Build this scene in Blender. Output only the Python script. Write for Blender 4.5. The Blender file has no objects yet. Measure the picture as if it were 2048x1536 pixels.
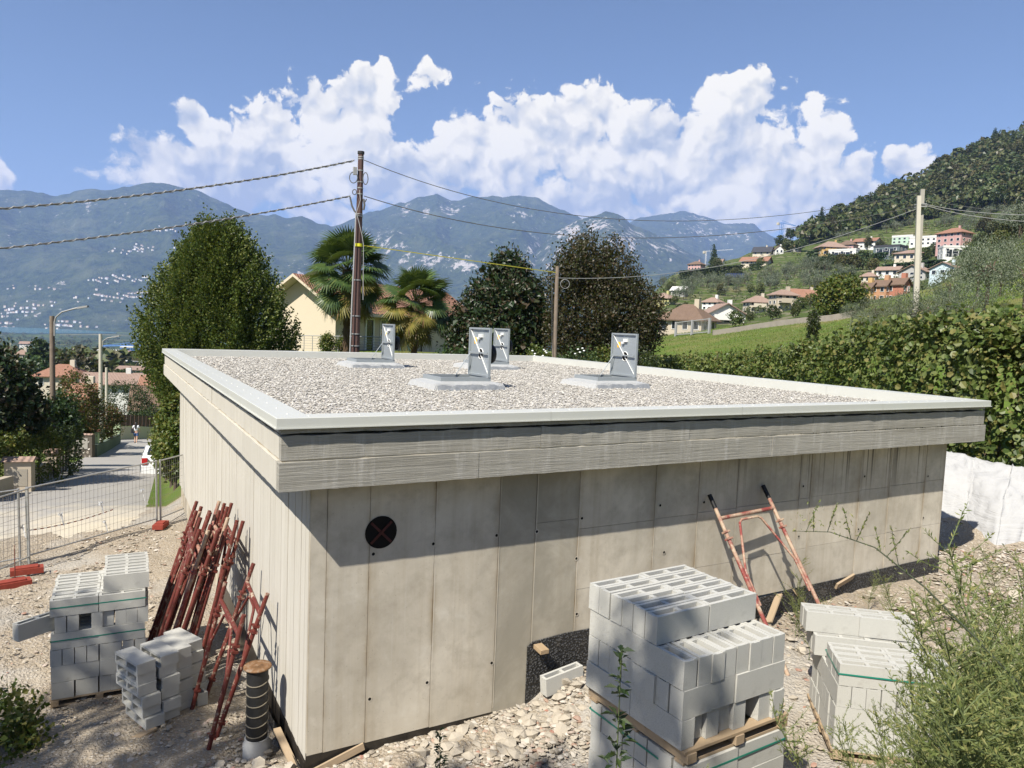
import bpy, bmesh, math, random
import numpy as np
from mathutils import Vector, Matrix
random.seed(7); rng = np.random.default_rng(7)
sc = bpy.context.scene
COL = sc.collection
rad = math.radians
# ------------------------------------------------------------------ camera
F = 1455.686; PITCH, ROLL, YAW = 0.0754, 0.0396, 0.5124       # focal length in pixels of a 2048 px wide picture
CAM = np.array([-1.2427, -6.1449, 4.0128])
_c, _s = math.cos(YAW), math.sin(YAW); _cp, _sp = math.cos(PITCH), math.sin(PITCH)
FW = np.array([_s*_cp, _c*_cp, -_sp]); _r = np.array([_c, -_s, 0.0]); _u = np.cross(_r, FW)
RT = math.cos(ROLL)*_r + math.sin(ROLL)*_u; UP = -math.sin(ROLL)*_r + math.cos(ROLL)*_u
cam = bpy.data.cameras.new('camera'); cam.sensor_width = 36.0; cam.lens = F/2048*36.0
cam.clip_start = 0.05; cam.clip_end = 60000
camo = bpy.data.objects.new('camera', cam); COL.objects.link(camo)
camo.matrix_world = Matrix(((RT[0], UP[0], -FW[0], CAM[0]), (RT[1], UP[1], -FW[1], CAM[1]), (RT[2], UP[2], -FW[2], CAM[2]), (0, 0, 0, 1)))
sc.camera = camo
def ray(x, y): return FW + RT*((x-1024)/F) - UP*((y-768)/F)
def P(x, y, d): return CAM + ray(x, y)*d                      # a point seen at (x, y), d metres in front of the camera
def onz(x, y, z): d = ray(x, y); return CAM + d*((z-CAM[2])/d[2])
def polar(x, y):                                              # world xy -> azimuth from the forward axis, distance
    dx, dy = x-CAM[0], y-CAM[1]
    a = np.arctan2(dx*_c-dy*_s, dx*_s+dy*_c); return a, np.hypot(dx, dy)
def unpolar(a, d):
    return CAM[0]+d*(np.sin(a)*_c+np.cos(a)*_s), CAM[1]+d*(-np.sin(a)*_s+np.cos(a)*_c)
def px_az(x): return math.atan((x-1024)/F)
# ------------------------------------------------------------------ render settings, sun and sky
sc.render.engine = 'CYCLES'
sc.cycles.use_denoising = True
sc.cycles.max_bounces = 7; sc.cycles.diffuse_bounces = 2; sc.cycles.glossy_bounces = 2; sc.cycles.transmission_bounces = 4
sc.cycles.transparent_max_bounces = 6; sc.cycles.volume_bounces = 1; sc.cycles.sample_clamp_indirect = 6
vs = sc.view_settings; vs.view_transform = 'Standard'; vs.look = 'None'; vs.gamma = 1.0; vs.use_curve_mapping = False
vs.exposure = 0.90
SUN_DIR = Vector((-0.57, -0.306, 0.743)).normalized()         # towards the sun, from the corner shadow on the front wall
sun = bpy.data.lights.new('sun', 'SUN'); sun.energy = 5.0; sun.angle = rad(0.53); sun.color = (1.0, 0.94, 0.84)
suno = bpy.data.objects.new('sun', sun); COL.objects.link(suno)
suno.rotation_euler = SUN_DIR.to_track_quat('Z', 'Y').to_euler(); suno.location = (-12, -10, 25)
# ------------------------------------------------------------------ node helpers
class NT:
    def __init__(self, tree): self.t = tree; self.n = tree.nodes; self.l = tree.links
    def node(self, typ, props=None, **ins):
        nd = self.n.new('ShaderNode'+typ)
        for k, v in (props or {}).items(): setattr(nd, k, v)
        for k, v in ins.items():
            k = k.replace('_', ' ') if not k.startswith('i') or not k[1:].isdigit() else int(k[1:])
            self.set(nd.inputs[k], v)
        return nd
    def set(self, sock, v):
        if isinstance(v, bpy.types.NodeSocket): self.l.new(v, sock)
        elif isinstance(v, (tuple, list)) and len(v) == 3 and len(sock.default_value) == 4: sock.default_value = (*v, 1)
        else: sock.default_value = v
    def m(self, op, a, b=0.0, c=0.0, clamp=False):
        nd = self.n.new('ShaderNodeMath'); nd.operation = op; nd.use_clamp = clamp
        self.set(nd.inputs[0], a); self.set(nd.inputs[1], b); self.set(nd.inputs[2], c); return nd.outputs[0]
    def vm(self, op, a, b=(0, 0, 0)):
        nd = self.n.new('ShaderNodeVectorMath'); nd.operation = op
        self.set(nd.inputs[0], a); self.set(nd.inputs[1], b)
        return nd.outputs['Value'] if op in ('DOT_PRODUCT', 'LENGTH', 'DISTANCE') else nd.outputs[0]
    def mix(self, f, a, b, mode='MIX'):
        nd = self.n.new('ShaderNodeMix'); nd.data_type = 'RGBA'; nd.blend_type = mode
        self.set(nd.inputs[0], f); self.set(nd.inputs[6], a); self.set(nd.inputs[7], b); return nd.outputs[2]
    def ramp(self, f, *stops, interp='LINEAR'):
        nd = self.n.new('ShaderNodeValToRGB'); e = nd.color_ramp.elements; nd.color_ramp.interpolation = interp
        while len(e) > len(stops): e.remove(e[-1])
        while len(e) < len(stops): e.new(1.0)
        for k, (p, c) in enumerate(stops):
            e[k].position = p; e[k].color = (*c, 1) if isinstance(c, (tuple, list)) else (c, c, c, 1)
        self.set(nd.inputs[0], f); return nd.outputs[0]
    def noise(self, vec, scale, detail=4, rough=0.55, dist=0.0):
        nd = self.node('TexNoise', Scale=scale, Detail=detail, Roughness=rough, Distortion=dist); self.set(nd.inputs['Vector'], vec); return nd.outputs['Fac']
    def voro(self, vec, scale, out='Distance', feature='F1'):
        nd = self.node('TexVoronoi', {'feature': feature}, Scale=scale); self.set(nd.inputs['Vector'], vec); return nd.outputs[out]
    def scaled(self, vec, s): return self.vm('MULTIPLY', vec, s)
    def sep(self, vec): nd = self.n.new('ShaderNodeSeparateXYZ'); self.set(nd.inputs[0], vec); return nd.outputs
    def comb(self, x, y, z):
        nd = self.n.new('ShaderNodeCombineXYZ'); self.set(nd.inputs[0], x); self.set(nd.inputs[1], y); self.set(nd.inputs[2], z); return nd.outputs[0]
    def coord(self, which='Object'): return self.n.new('ShaderNodeTexCoord').outputs[which]
    def pos(self): return self.n.new('ShaderNodeNewGeometry').outputs['Position']
    def island(self): return self.n.new('ShaderNodeNewGeometry').outputs['Random Per Island']
    def objrand(self): return self.n.new('ShaderNodeObjectInfo').outputs['Random']
    def attr(self, name): nd = self.n.new('ShaderNodeAttribute'); nd.attribute_name = name; return nd.outputs['Fac']
    def bump(self, h, strength=0.3, dist=0.01, normal=None):
        nd = self.node('Bump', Strength=strength, Distance=dist); self.set(nd.inputs['Height'], h)
        if normal is not None: self.set(nd.inputs['Normal'], normal)
        return nd.outputs[0]
def material(name, fn, rough=0.8, spec=0.3, metal=0.0):
    """fn(nt) -> colour, or (colour, normal), or (colour, normal, roughness)"""
    m = bpy.data.materials.new(name); m.use_nodes = True; t = NT(m.node_tree)
    b = m.node_tree.nodes['Principled BSDF']; r = fn(t); r = r if isinstance(r, list) else [r]
    t.set(b.inputs['Base Color'], r[0]); b.inputs['Roughness'].default_value = rough
    b.inputs['Specular IOR Level'].default_value = spec; b.inputs['Metallic'].default_value = metal
    if len(r) > 1 and r[1] is not None: t.set(b.inputs['Normal'], r[1])
    if len(r) > 2: t.set(b.inputs['Roughness'], r[2])
    return m
def flat(name, c, rough=0.7, spec=0.3, metal=0.0, var=0.12, scale=6.0, bump=0.0):
    def fn(t):
        n = t.noise(t.coord(), scale, 5, 0.6)
        a = tuple(max(0, v*(1-var)) for v in c); b = tuple(min(1, v*(1+var)) for v in c)
        col = t.mix(n, a, b)
        return [col, t.bump(n, bump, 0.01)] if bump else col
    return material(name, fn, rough, spec, metal)
def leafmat(name, *stops, rough=0.45, spec=0.35, trans=0.25, objvar=0.0):
    """foliage: colour picked per leaf, some light passing through"""
    m = bpy.data.materials.new(name); m.use_nodes = True; t = NT(m.node_tree); b = m.node_tree.nodes['Principled BSDF']
    k = len(stops); col = t.ramp(t.island(), *[((i+0.5)/k, s) for i, s in enumerate(stops)])
    if objvar:
        h = t.node('HueSaturation'); t.set(h.inputs['Color'], col); r = t.objrand()
        t.set(h.inputs['Hue'], t.m('ADD', 0.5-objvar*0.06, t.m('MULTIPLY', r, objvar*0.12)))
        t.set(h.inputs['Value'], t.m('ADD', 1-objvar*0.5, t.m('MULTIPLY', t.m('FRACT', t.m('MULTIPLY', r, 7.31)), objvar)))
        col = h.outputs[0]
    t.set(b.inputs['Base Color'], col); b.inputs['Roughness'].default_value = rough; b.inputs['Specular IOR Level'].default_value = spec
    tr = t.node('BsdfTranslucent'); t.set(tr.inputs['Color'], t.mix(0.35, col, (0.25, 0.3, 0.02)))
    mx = t.node('MixShader'); mx.inputs[0].default_value = trans; t.l.new(b.outputs[0], mx.inputs[1]); t.l.new(tr.outputs[0], mx.inputs[2])
    t.l.new(mx.outputs[0], m.node_tree.nodes['Material Output'].inputs['Surface'])
    return m
# ------------------------------------------------------------------ world: physical sky and cumulus clouds
world = bpy.data.worlds.new('World'); sc.world = world; world.use_nodes = True
w = NT(world.node_tree); bg = world.node_tree.nodes['Background']
sky = w.node('TexSky', {'sky_type': 'NISHITA', 'sun_disc': False, 'sun_elevation': math.asin(SUN_DIR.z),
                        'sun_rotation': math.atan2(SUN_DIR.x, SUN_DIR.y), 'altitude': 300.0, 'air_density': 1.0, 'dust_density': 0.5, 'ozone_density': 3.0})
SKY_STRENGTH = 0.061
def build_sky():
    d = w.coord('Generated'); s = w.sep(d)
    xr = w.m('SUBTRACT', w.m('MULTIPLY', s[0], _c), w.m('MULTIPLY', s[1], _s))
    yf = w.m('ADD', w.m('MULTIPLY', s[0], _s), w.m('MULTIPLY', s[1], _c))
    az = w.m('ARCTAN2', xr, yf); el = w.m('ARCTAN2', s[2], w.m('SQRT', w.m('ADD', w.m('MULTIPLY', xr, xr), w.m('MULTIPLY', yf, yf))))
    v = w.comb(az, el, 0.0)
    wob = w.node('TexNoise', Scale=9.0, Detail=3.0, Roughness=0.5); w.set(wob.inputs['Vector'], v)
    vv = w.vm('ADD', v, w.vm('MULTIPLY', w.vm('SUBTRACT', wob.outputs['Color'], (0.5, 0.5, 0.5)), (0.07, 0.05, 0.0)))
    blobs = [(300, 325, 75, 70), (382, 238, 30, 45), (450, 290, 85, 62), (560, 275, 115, 72), (640, 225, 80, 70), (735, 205, 72, 75), (765, 150, 22, 42),
             (860, 155, 62, 44, .30), (520, 380, 230, 60), (800, 355, 190, 75), (960, 285, 85, 75), (1060, 255, 120, 78), (1185, 225, 75, 62), (1170, 310, 165, 82),
             (1300, 295, 125, 92), (1480, 225, 98, 72), (1480, 300, 135, 82), (1420, 370, 190, 70), (1580, 350, 125, 80), (1660, 295, 40, 48),
             (1100, 405, 560, 55), (420, 350, 190, 60), (1350, 340, 300, 80), (980, 345, 160, 70), (700, 300, 130, 70), (1715, 345, 44, 38), (1810, 318, 42, 38), (1760, 425, 130, 65), (1560, 430, 210, 52), (1298, 208, 55, 38, .25),
             (1605, 225, 90, 45, .30), (-12, 330, 27, 46), (640, 430, 95, 36), (1950, 420, 130, 80), (-330, 320, 170, 70), (-560, 260, 130, 80), (2380, 330, 220, 80)]
    el_list = []
    for (x, y, rx, ry, *wt) in blobs:
        q = ray(x, y); a, _ = polar(CAM[0]+q[0], CAM[1]+q[1]); e = math.atan2(q[2], math.hypot(q[0], q[1]))
        k = math.cos(a); el_list.append((float(a), e, rx/F*k*k, ry/F*k, wt[0] if wt else 1.0))
    for k in range(8):                                         # the same sort of clouds all the way round
        el_list.append((1.2+k*0.5+random.uniform(-.1, .1), random.uniform(0.12, 0.3), random.uniform(.05, .12), random.uniform(.035, .06), 1.0))
    B = None
    for (a, e, ra, re, wt) in el_list:
        q = w.vm('MULTIPLY', w.vm('SUBTRACT', vv, (a, e, 0)), (1/ra, 1/re, 0))
        g = w.m('SUBTRACT', wt, w.vm('DOT_PRODUCT', q, q))
        B = g if B is None else w.m('SMOOTH_MAX', B, g, 0.35)
    B = w.m('MAXIMUM', B, -3.0)
    def puffs(vec):
        tot = None
        for sc_, am in ((15.0, .50), (34.0, .29), (78.0, .16)):
            nd = w.node('TexVoronoi', {'feature': 'SMOOTH_F1', 'voronoi_dimensions': '2D'}, Scale=sc_, Smoothness=.35); w.set(nd.inputs['Vector'], vec)
            q = w.m('MULTIPLY', w.m('SUBTRACT', .45, nd.outputs['Distance']), am*2.2); tot = q if tot is None else w.m('ADD', tot, q)
        return tot
    wob2 = w.node('TexNoise', Scale=45.0, Detail=4.0, Roughness=0.6); w.set(wob2.inputs['Vector'], v)
    v3 = w.vm('ADD', vv, w.vm('MULTIPLY', w.vm('SUBTRACT', wob2.outputs['Color'], (0.5, 0.5, 0.5)), (0.022, 0.022, 0.0)))
    n1 = puffs(v3); n2 = puffs(w.vm('ADD', v3, (-0.009, 0.013, 0.0))); fine = w.noise(v3, 60.0, 5, 0.6)
    big = w.noise(w.vm('ADD', vv, (3.1, 1.7, 0.0)), 10.0, 3, 0.5)
    dens = w.m('ADD', w.m('ADD', B, w.m('MULTIPLY', n1, 1.15)), w.m('MULTIPLY', w.m('SUBTRACT', fine, 0.5), 1.7))
    soft = w.m('MULTIPLY', w.m('SUBTRACT', .26, el), 3.0, clamp=True)          # ragged, softer bases low down
    cover = w.node('MapRange', {'interpolation_type': 'SMOOTHSTEP'}, i3=0.0, i4=1.0); w.set(cover.inputs[0], dens); w.set(cover.inputs[1], w.m('SUBTRACT', -.02, w.m('MULTIPLY', soft, .3))); w.set(cover.inputs[2], w.m('ADD', .30, w.m('MULTIPLY', soft, 1.1)))
    light = w.m('ADD', w.m('MULTIPLY', w.m('SUBTRACT', n1, n2), 1.05), w.m('MULTIPLY', w.m('SUBTRACT', big, 0.5), 2.6))
    hgt = w.m('ADD', w.m('MULTIPLY', w.m('SUBTRACT', el, 0.21), 2.6), w.m('MULTIPLY', w.m('SUBTRACT', .55, w.m('MINIMUM', B, 1.3)), .35))
    light = w.m('ADD', w.m('ADD', light, hgt), w.m('ADD', .66, w.m('MULTIPLY', w.m('SUBTRACT', fine, .5), .3)), clamp=True)
    ccol = w.ramp(light, (0.0, (0.30, 0.325, 0.355)), (0.35, (0.42, 0.43, 0.42)), (.7, (.57, .545, .47)), (1.0, (0.70, 0.655, 0.54)))
    skyc = w.mix(1.0, sky.outputs[0], (SKY_STRENGTH,)*3, 'MULTIPLY')
    thin = w.m('MULTIPLY', cover.outputs[0], 0.96)
    w.set(bg.inputs['Color'], w.mix(thin, skyc, ccol)); bg.inputs['Strength'].default_value = 1.0
build_sky(); world.cycles.sampling_method = 'MANUAL'; world.cycles.sample_map_resolution = 256
# ------------------------------------------------------------------ mesh helpers
def link(o, parent=None):
    COL.objects.link(o)
    if parent is not None: o.parent = parent
    return o
def tag(o, label=None, cat=None, group=None, kind=None):
    if label: o['label'] = label
    if cat: o['category'] = cat; o['kind'] = 'thing'
    if group: o['group'] = group
    if kind: o['kind'] = kind
    return o
def empty(name, loc=(0, 0, 0), rz=0.0, label=None, cat=None, group=None):
    o = bpy.data.objects.new(name, None); o.empty_display_size = 0.1; o.location = loc; o.rotation_euler = (0, 0, rz)
    COL.objects.link(o); return tag(o, label, cat, group)
def inst(name, me, parent=None, loc=(0, 0, 0), rot=(0, 0, 0), scale=(1, 1, 1)):
    o = bpy.data.objects.new(name, me); link(o, parent); o.location = loc; o.rotation_euler = rot; o.scale = scale; return o
class MB:
    """collects boxes, bars, tubes and sheets into one mesh"""
    def __init__(self): self.v = []; self.f = []; self.mi = []; self.k = 0; self.sm = []
    def add(self, vs, fs, smooth=False):
        o = len(self.v); self.v.extend([tuple(map(float, p)) for p in vs])
        for f in fs: self.f.append(tuple(i+o for i in f)); self.mi.append(self.k); self.sm.append(smooth)
        return self
    def box(self, x0, x1, y0, y1, z0, z1):
        return self.add([(x, y, z) for z in (z0, z1) for y in (y0, y1) for x in (x0, x1)],
                        [(0, 2, 3, 1), (4, 5, 7, 6), (0, 1, 5, 4), (2, 6, 7, 3), (0, 4, 6, 2), (1, 3, 7, 5)])
    def obox(self, c, size, mat3):
        c = Vector(c); vs = []
        for z in (-.5, .5):
            for y in (-.5, .5):
                for x in (-.5, .5): vs.append(c + mat3 @ Vector((x*size[0], y*size[1], z*size[2])))
        return self.add(vs, [(0, 2, 3, 1), (4, 5, 7, 6), (0, 1, 5, 4), (2, 6, 7, 3), (0, 4, 6, 2), (1, 3, 7, 5)])
    def bar(self, a, b, w, h, up=(0, 0, 1)):
        a, b = Vector(a), Vector(b); d = (b-a); L = d.length; d.normalize(); up = Vector(up)
        if abs(d.dot(up)) > .99: up = Vector((0, 1, 0))
        s = d.cross(up).normalized(); u = s.cross(d)
        return self.obox((a+b)/2, (L, w, h), Matrix((d, s, u)).transposed())
    def tube(self, pts, r, n=6, cap=True):
        pts = [Vector(p) for p in pts]; rs = r if isinstance(r, (list, tuple)) else [r]*len(pts); vs = []; fs = []
        t0 = (pts[1]-pts[0]).normalized(); ref = Vector((0, 0, 1)) if abs(t0.z) < .9 else Vector((1, 0, 0)); s = t0.cross(ref).normalized()
        for i, p in enumerate(pts):
            t = (pts[min(i+1, len(pts)-1)]-pts[max(i-1, 0)])
            t = t.normalized() if t.length > 1e-9 else t0
            s = (s - t*s.dot(t)).normalized(); u = t.cross(s)
            for k in range(n):
                a = 2*math.pi*k/n; vs.append(p + (s*math.cos(a)+u*math.sin(a))*rs[i])
        for i in range(len(pts)-1):
            for k in range(n): fs.append((i*n+k, i*n+(k+1) % n, (i+1)*n+(k+1) % n, (i+1)*n+k))
        self.add(vs, fs, n > 4)
        if cap: self.add(vs[:n], [tuple(range(n))[::-1]]); self.add(vs[-n:], [tuple(range(n))])
        return self
    def lathe(self, prof, n=16, c=(0, 0, 0)):
        vs = [(c[0]+r*math.cos(2*math.pi*k/n), c[1]+r*math.sin(2*math.pi*k/n), c[2]+z) for r, z in prof for k in range(n)]
        fs = [(i*n+k, i*n+(k+1) % n, (i+1)*n+(k+1) % n, (i+1)*n+k) for i in range(len(prof)-1) for k in range(n)]
        self.add(vs, fs, True)
        self.add(vs[:n], [tuple(range(n))[::-1]]); return self.add(vs[-n:], [tuple(range(n))])
    def prism(self, poly, h0, h1, ax=2):
        n = len(poly)
        def mk(p, h): return {2: (p[0], p[1], h), 1: (p[0], h, p[1]), 0: (h, p[0], p[1])}[ax]
        vs = [mk(p, h0) for p in poly]+[mk(p, h1) for p in poly]
        return self.add(vs, [tuple(range(n))[::-1], tuple(range(n, 2*n))]+[(i, (i+1) % n, n+(i+1) % n, n+i) for i in range(n)])
    def mesh(self, name, *mats):
        me = bpy.data.meshes.new(name); me.from_pydata(self.v, [], self.f)
        for m in mats: me.materials.append(m)
        if any(self.mi): me.polygons.foreach_set('material_index', self.mi)
        if any(self.sm): me.polygons.foreach_set('use_smooth', self.sm)
        me.validate(); me.update(); return me
    def build(self, name, mats, parent=None, loc=(0, 0, 0), rot=(0, 0, 0)):
        mats = mats if isinstance(mats, (list, tuple)) else [mats]
        return inst(name, self.mesh(name, *mats), parent, loc, rot)
def npmesh(name, V, Fq, mats, smooth=False, mi=None, attrs=None):
    """V (n,3), Fq (m,3 or 4) arrays -> mesh, fast"""
    V = np.asarray(V, np.float32); Fq = np.asarray(Fq, np.int32); k = Fq.shape[1]
    me = bpy.data.meshes.new(name); me.vertices.add(len(V)); me.vertices.foreach_set('co', V.ravel())
    me.loops.add(Fq.size); me.loops.foreach_set('vertex_index', Fq.ravel())
    me.polygons.add(len(Fq)); me.polygons.foreach_set('loop_start', np.arange(0, Fq.size, k, dtype=np.int32))
    try: me.polygons.foreach_set('loop_total', np.full(len(Fq), k, np.int32))
    except Exception: pass
    for m in (mats if isinstance(mats, (list, tuple)) else [mats]): me.materials.append(m)
    if mi is not None: me.polygons.foreach_set('material_index', np.asarray(mi, np.int32))
    me.polygons.foreach_set('use_smooth', np.full(len(Fq), bool(smooth)))
    for an, av in (attrs or {}).items():
        at = me.attributes.new(an, 'FLOAT', 'POINT'); at.data.foreach_set('value', np.asarray(av, np.float32))
    me.update(calc_edges=True); return me
def grid_faces(nu, nv):
    i = np.arange(nu-1)[:, None]*nv+np.arange(nv-1)[None, :]; i = i.ravel()
    return np.stack([i, i+nv, i+nv+1, i+1], 1)
def unit(v): return v/np.maximum(1e-9, np.linalg.norm(v, axis=-1, keepdims=True))
_h = rng.random((256, 256)).astype(np.float32)
def vnoise(x, y):
    xi = np.floor(x).astype(int); yi = np.floor(y).astype(int); fx = x-xi; fy = y-yi; fx = fx*fx*(3-2*fx); fy = fy*fy*(3-2*fy)
    g = lambda a, b: _h[a & 255, b & 255]
    return (g(xi, yi)*(1-fx)+g(xi+1, yi)*fx)*(1-fy)+(g(xi, yi+1)*(1-fx)+g(xi+1, yi+1)*fx)*fy
def fbm(x, y, o=5, g=0.5):
    s = 0; a = 1; t = 0
    for k in range(o): s = s+a*vnoise(x*2**k+k*17.3, y*2**k+k*9.1); t += a; a *= g
    return s/t
# ------------------------------------------------------------------ terrain heights
SITE = np.array([(.4, .3, -.16), (1.5, .2, -.10), (2.5, .25, -.06), (3.4, .2, .24), (5, .2, .30), (6.4, .2, .33), (8.9, .2, .40), (10.3, .2, .42), (11.3, 1, .5),
    (11.5, 5, .8), (11.6, 10, 1.0), (5, 14.5, .9), (1.5, 14.5, -.2), (2.5, -2.4, .10), (1.2, -1.2, -.10), (.2, -.8, -.18), (4.6, -1.6, .22), (6, -2, .35), (8, -1.5, .45), (10, -2, .6), (12, -2, .7),
    (13, 1.5, .85), (.2, 1.3, -.36), (-1.1, 2.1, -.38), (-1.8, 3.6, -.66), (-1.2, 3.6, -.62), (-.5, 5, -.58), (.2, 3, -.46), (.2, 6, -.52), (.1, 9, -.56), (-2.5, 10.2, -.78), (-.2, 12.0, -.70), (-1.5, 7, -.6),
    (-2.1, 2, -.36), (-2.6, 3.5, -.5), (-3.5, 1, -.1), (-5, 3, -.2), (-4, 8, -.6), (-1.5, .3, -.28), (-.4, .2, -.25), (-1.2, -2.2, .3), (-3.5, -2, .5), (.6, -3, .45), (2.4, -4.6, 1.1),
    (-1.24, -5.0, 1.9), (-1.24, -6.2, 2.35), (1, -6.2, 2.2), (4, -4.6, .9), (6, -4.5, .8), (9, -5, .9), (-4, -5, 1.8), (3, -8, 2.4), (-3, -9, 2.6), (8, -9, 2.2), (-8, -2, .8), (-8, 5, .2), (14, -6, 1.2), (17, 2, 1.2), (0, 15, -.95), (-4, 14, -1.1), (-2, 17, -1.1)])
def site_z(x, y):
    x = np.asarray(x, float); y = np.asarray(y, float)
    d2 = (x[..., None]-SITE[:, 0])**2+(y[..., None]-SITE[:, 1])**2+0.04
    w_ = d2**-1.7; return (w_*SITE[:, 2]).sum(-1)/w_.sum(-1)
COLS = [(-1500, [(14, -1), (30, -3), (60, -7), (150, -16), (300, -27), (600, -45), (1200, -70), (2500, -97), (3150, -100.5), (9000, -101)]),
        (-100, [(14, -.55), (18, -1.1), (31.5, -2.9), (58.6, -6.3), (70, -8), (150, -16), (300, -27), (600, -45), (1200, -70), (2500, -97), (3150, -100.5), (9000, -101)]),
        (330, [(14, -.45), (18, -.9), (31.5, -2.9), (58.6, -6.3), (70, -8), (150, -16), (300, -27), (600, -45), (1200, -70), (2500, -97), (3150, -100.5), (9000, -101)]),
        (470, [(16, .2), (30, .6), (45, 1.3), (60, -1), (80, -6), (150, -14), (300, -27), (600, -45), (1200, -70), (2500, -97), (9000, -101)]),
        (650, [(18, .7), (28, 1.2), (40, 2.2), (62, 2.2), (90, -3), (150, -12), (300, -26), (600, -45), (1200, -70), (2500, -97), (9000, -101)]),
        (1000, [(18, .9), (30, 1.8), (50, 2.3), (80, 0), (200, -14), (400, -30), (1200, -70), (2500, -97), (9000, -101)]),
        (1200, [(18, 1.0), (40, 2.0), (60, 3.0), (110, 3.2), (220, 6), (330, 6), (500, -10), (1200, -70), (2500, -97), (9000, -101)]),
        (1330, [(16, 1.2), (45, 2.2), (58, 3.5), (110, 4.6), (150, 6.3), (230, 13.2), (300, 20.5), (360, 30.5), (420, 38), (455, 41), (700, -5), (1500, -70), (2500, -97), (9000, -101)]),
        (1480, [(15, 1.4), (32, 2.3), (58, 4.4), (72, 5.2), (150, 7.0), (250, 13.3), (300, 21), (350, 34), (400, 46), (470, 57), (500, 61), (800, 10), (1500, -60), (3000, -97), (9000, -101)]),
        (1650, [(14, 1.6), (24, 2.4), (50, 5.0), (72, 6.6), (120, 9), (190, 14), (230, 17.5), (300, 35), (350, 44), (385, 50), (450, 68), (520, 86), (560, 95), (900, 40), (1500, -20), (3000, -97), (9000, -101)]),
        (1850, [(13, 1.7), (18, 2.2), (35, 5.0), (50, 6.8), (100, 11), (190, 16), (230, 25.5), (320, 42), (390, 58), (450, 82), (600, 146), (640, 158), (1000, 120), (2000, 0), (9000, -101)]),
        (2048, [(12, 1.6), (17, 2.4), (30, 5.0), (50, 8.5), (100, 19), (200, 38), (320, 63), (450, 106), (600, 176), (680, 212), (1100, 250), (2000, 100), (9000, -101)]),
        (3200, [(12, 1.6), (20, 3), (50, 9), (100, 20), (200, 42), (450, 120), (680, 230), (1100, 330), (2000, 200), (9000, -101)])]
_caz = np.array([px_az(c[0]) for c in COLS])
_back = [(12, 2.4), (50, 6), (200, 30), (600, 120), (2000, 200), (9000, 0)]
_lg = np.linspace(math.log(10), math.log(9000), 500)
_tab = np.array([np.interp(_lg, [math.log(d) for d, z in c[1]], [z for d, z in c[1]]) for c in COLS])
_tb = np.interp(_lg, [math.log(d) for d, z in _back], [z for d, z in _back])
def terrain_z(x, y):
    x = np.asarray(x, float); y = np.asarray(y, float); a, d = polar(x, y)
    dd = np.maximum(d*np.cos(np.clip(a, -.75, .75)), 10.0)
    ui = np.interp(a, _caz, np.arange(len(_caz))); i0 = np.clip(np.floor(ui).astype(int), 0, len(_caz)-2); fu = ui-i0
    li = np.clip((np.log(dd)-_lg[0])/(_lg[1]-_lg[0]), 0, 498.999); j0 = np.floor(li).astype(int); fl = li-j0
    T = lambda i, j: _tab[i, j]*(1-fl)+_tab[i, j+1]*fl
    z = T(i0, j0)*(1-fu)+T(i0+1, j0)*fu
    zb = _tb[j0]*(1-fl)+_tb[j0+1]*fl
    wb = np.clip((np.abs(a)-1.1)/0.7, 0, 1); z = z*(1-wb)+zb*wb
    n = (fbm(x/22+40, y/22+11, 4)-.5)*np.clip(d/60-.6, 0, 1)*np.clip((a+.1)*6, 0.3, 1)*3.0
    z = z + np.where(d < 2400, n, 0)
    k = np.clip((d-17)/6, 0, 1); k = k*k*(3-2*k)
    near = d < 24
    if np.any(near):
        s = np.array(z, copy=True)
        s[near] = site_z(x[near], y[near]) if x.ndim else site_z(x, y)
        z = s*(1-k)+z*k
    return z
def G(x, y): return float(terrain_z(np.array([x]), np.array([y]))[0])
def hit(x, y, d0=6.0, d1=6000.0):
    """where the sight line through (x, y) meets the terrain"""
    ds = np.exp(np.linspace(math.log(d0), math.log(d1), 1500)); q = CAM[None]+ray(x, y)[None]*ds[:, None]
    b = q[:, 2] < terrain_z(q[:, 0], q[:, 1]); i = int(np.argmax(b)) if b.any() else len(ds)-1
    return q[i], float(ds[i])
# ------------------------------------------------------------------ ground materials
def m_site(t):
    p = t.pos(); n = t.noise(p, 0.9, 6, .6); n2 = t.noise(p, 7.0, 6, .65); v = t.voro(p, 26.0); v2 = t.voro(p, 60.0)
    col = t.mix(n, (.27, .215, .15), (.40, .345, .265)); col = t.mix(t.ramp(n2, (.42, 0.0), (.68, 1.0)), col, (.30, .255, .20))
    st = t.voro(p, 26.0, 'Color'); stc = t.mix(t.sep(st)[0], (.28, .245, .20), (.50, .455, .385))
    col = t.mix(t.ramp(v, (.22, 1.0), (.42, 0.0)), col, stc)
    grey = t.ramp(t.noise(p, .55, 3, .5), (.5, 0.0), (.62, 1.0)); col = t.mix(t.m('MULTIPLY', grey, .5), col, (.40, .39, .36))
    h = t.m('ADD', t.m('MULTIPLY', n2, .8), t.m('SUBTRACT', t.m('MULTIPLY', v2, .35), t.m('MULTIPLY', v, .7)))
    return [col, t.bump(h, .9, .035)]
M_SITE = material('site_dirt', m_site, .95, .1)
def m_grass(t):
    p = t.pos(); n = t.noise(p, .25, 5, .6); n2 = t.noise(p, 3.0, 6, .7); n3 = t.noise(p, .06, 3, .5)
    col = t.mix(n2, (.065, .11, .018), (.13, .18, .036)); col = t.mix(t.ramp(n, (.45, 0.0), (.75, 1.0)), col, (.20, .17, .07))
    col = t.mix(t.ramp(n3, (.5, 0.0), (.7, .6)), col, (.075, .11, .025))
    return [col, t.bump(n2, .8, .15)]
M_GRASS = material('meadow_grass', m_grass, .9, .1)
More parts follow.
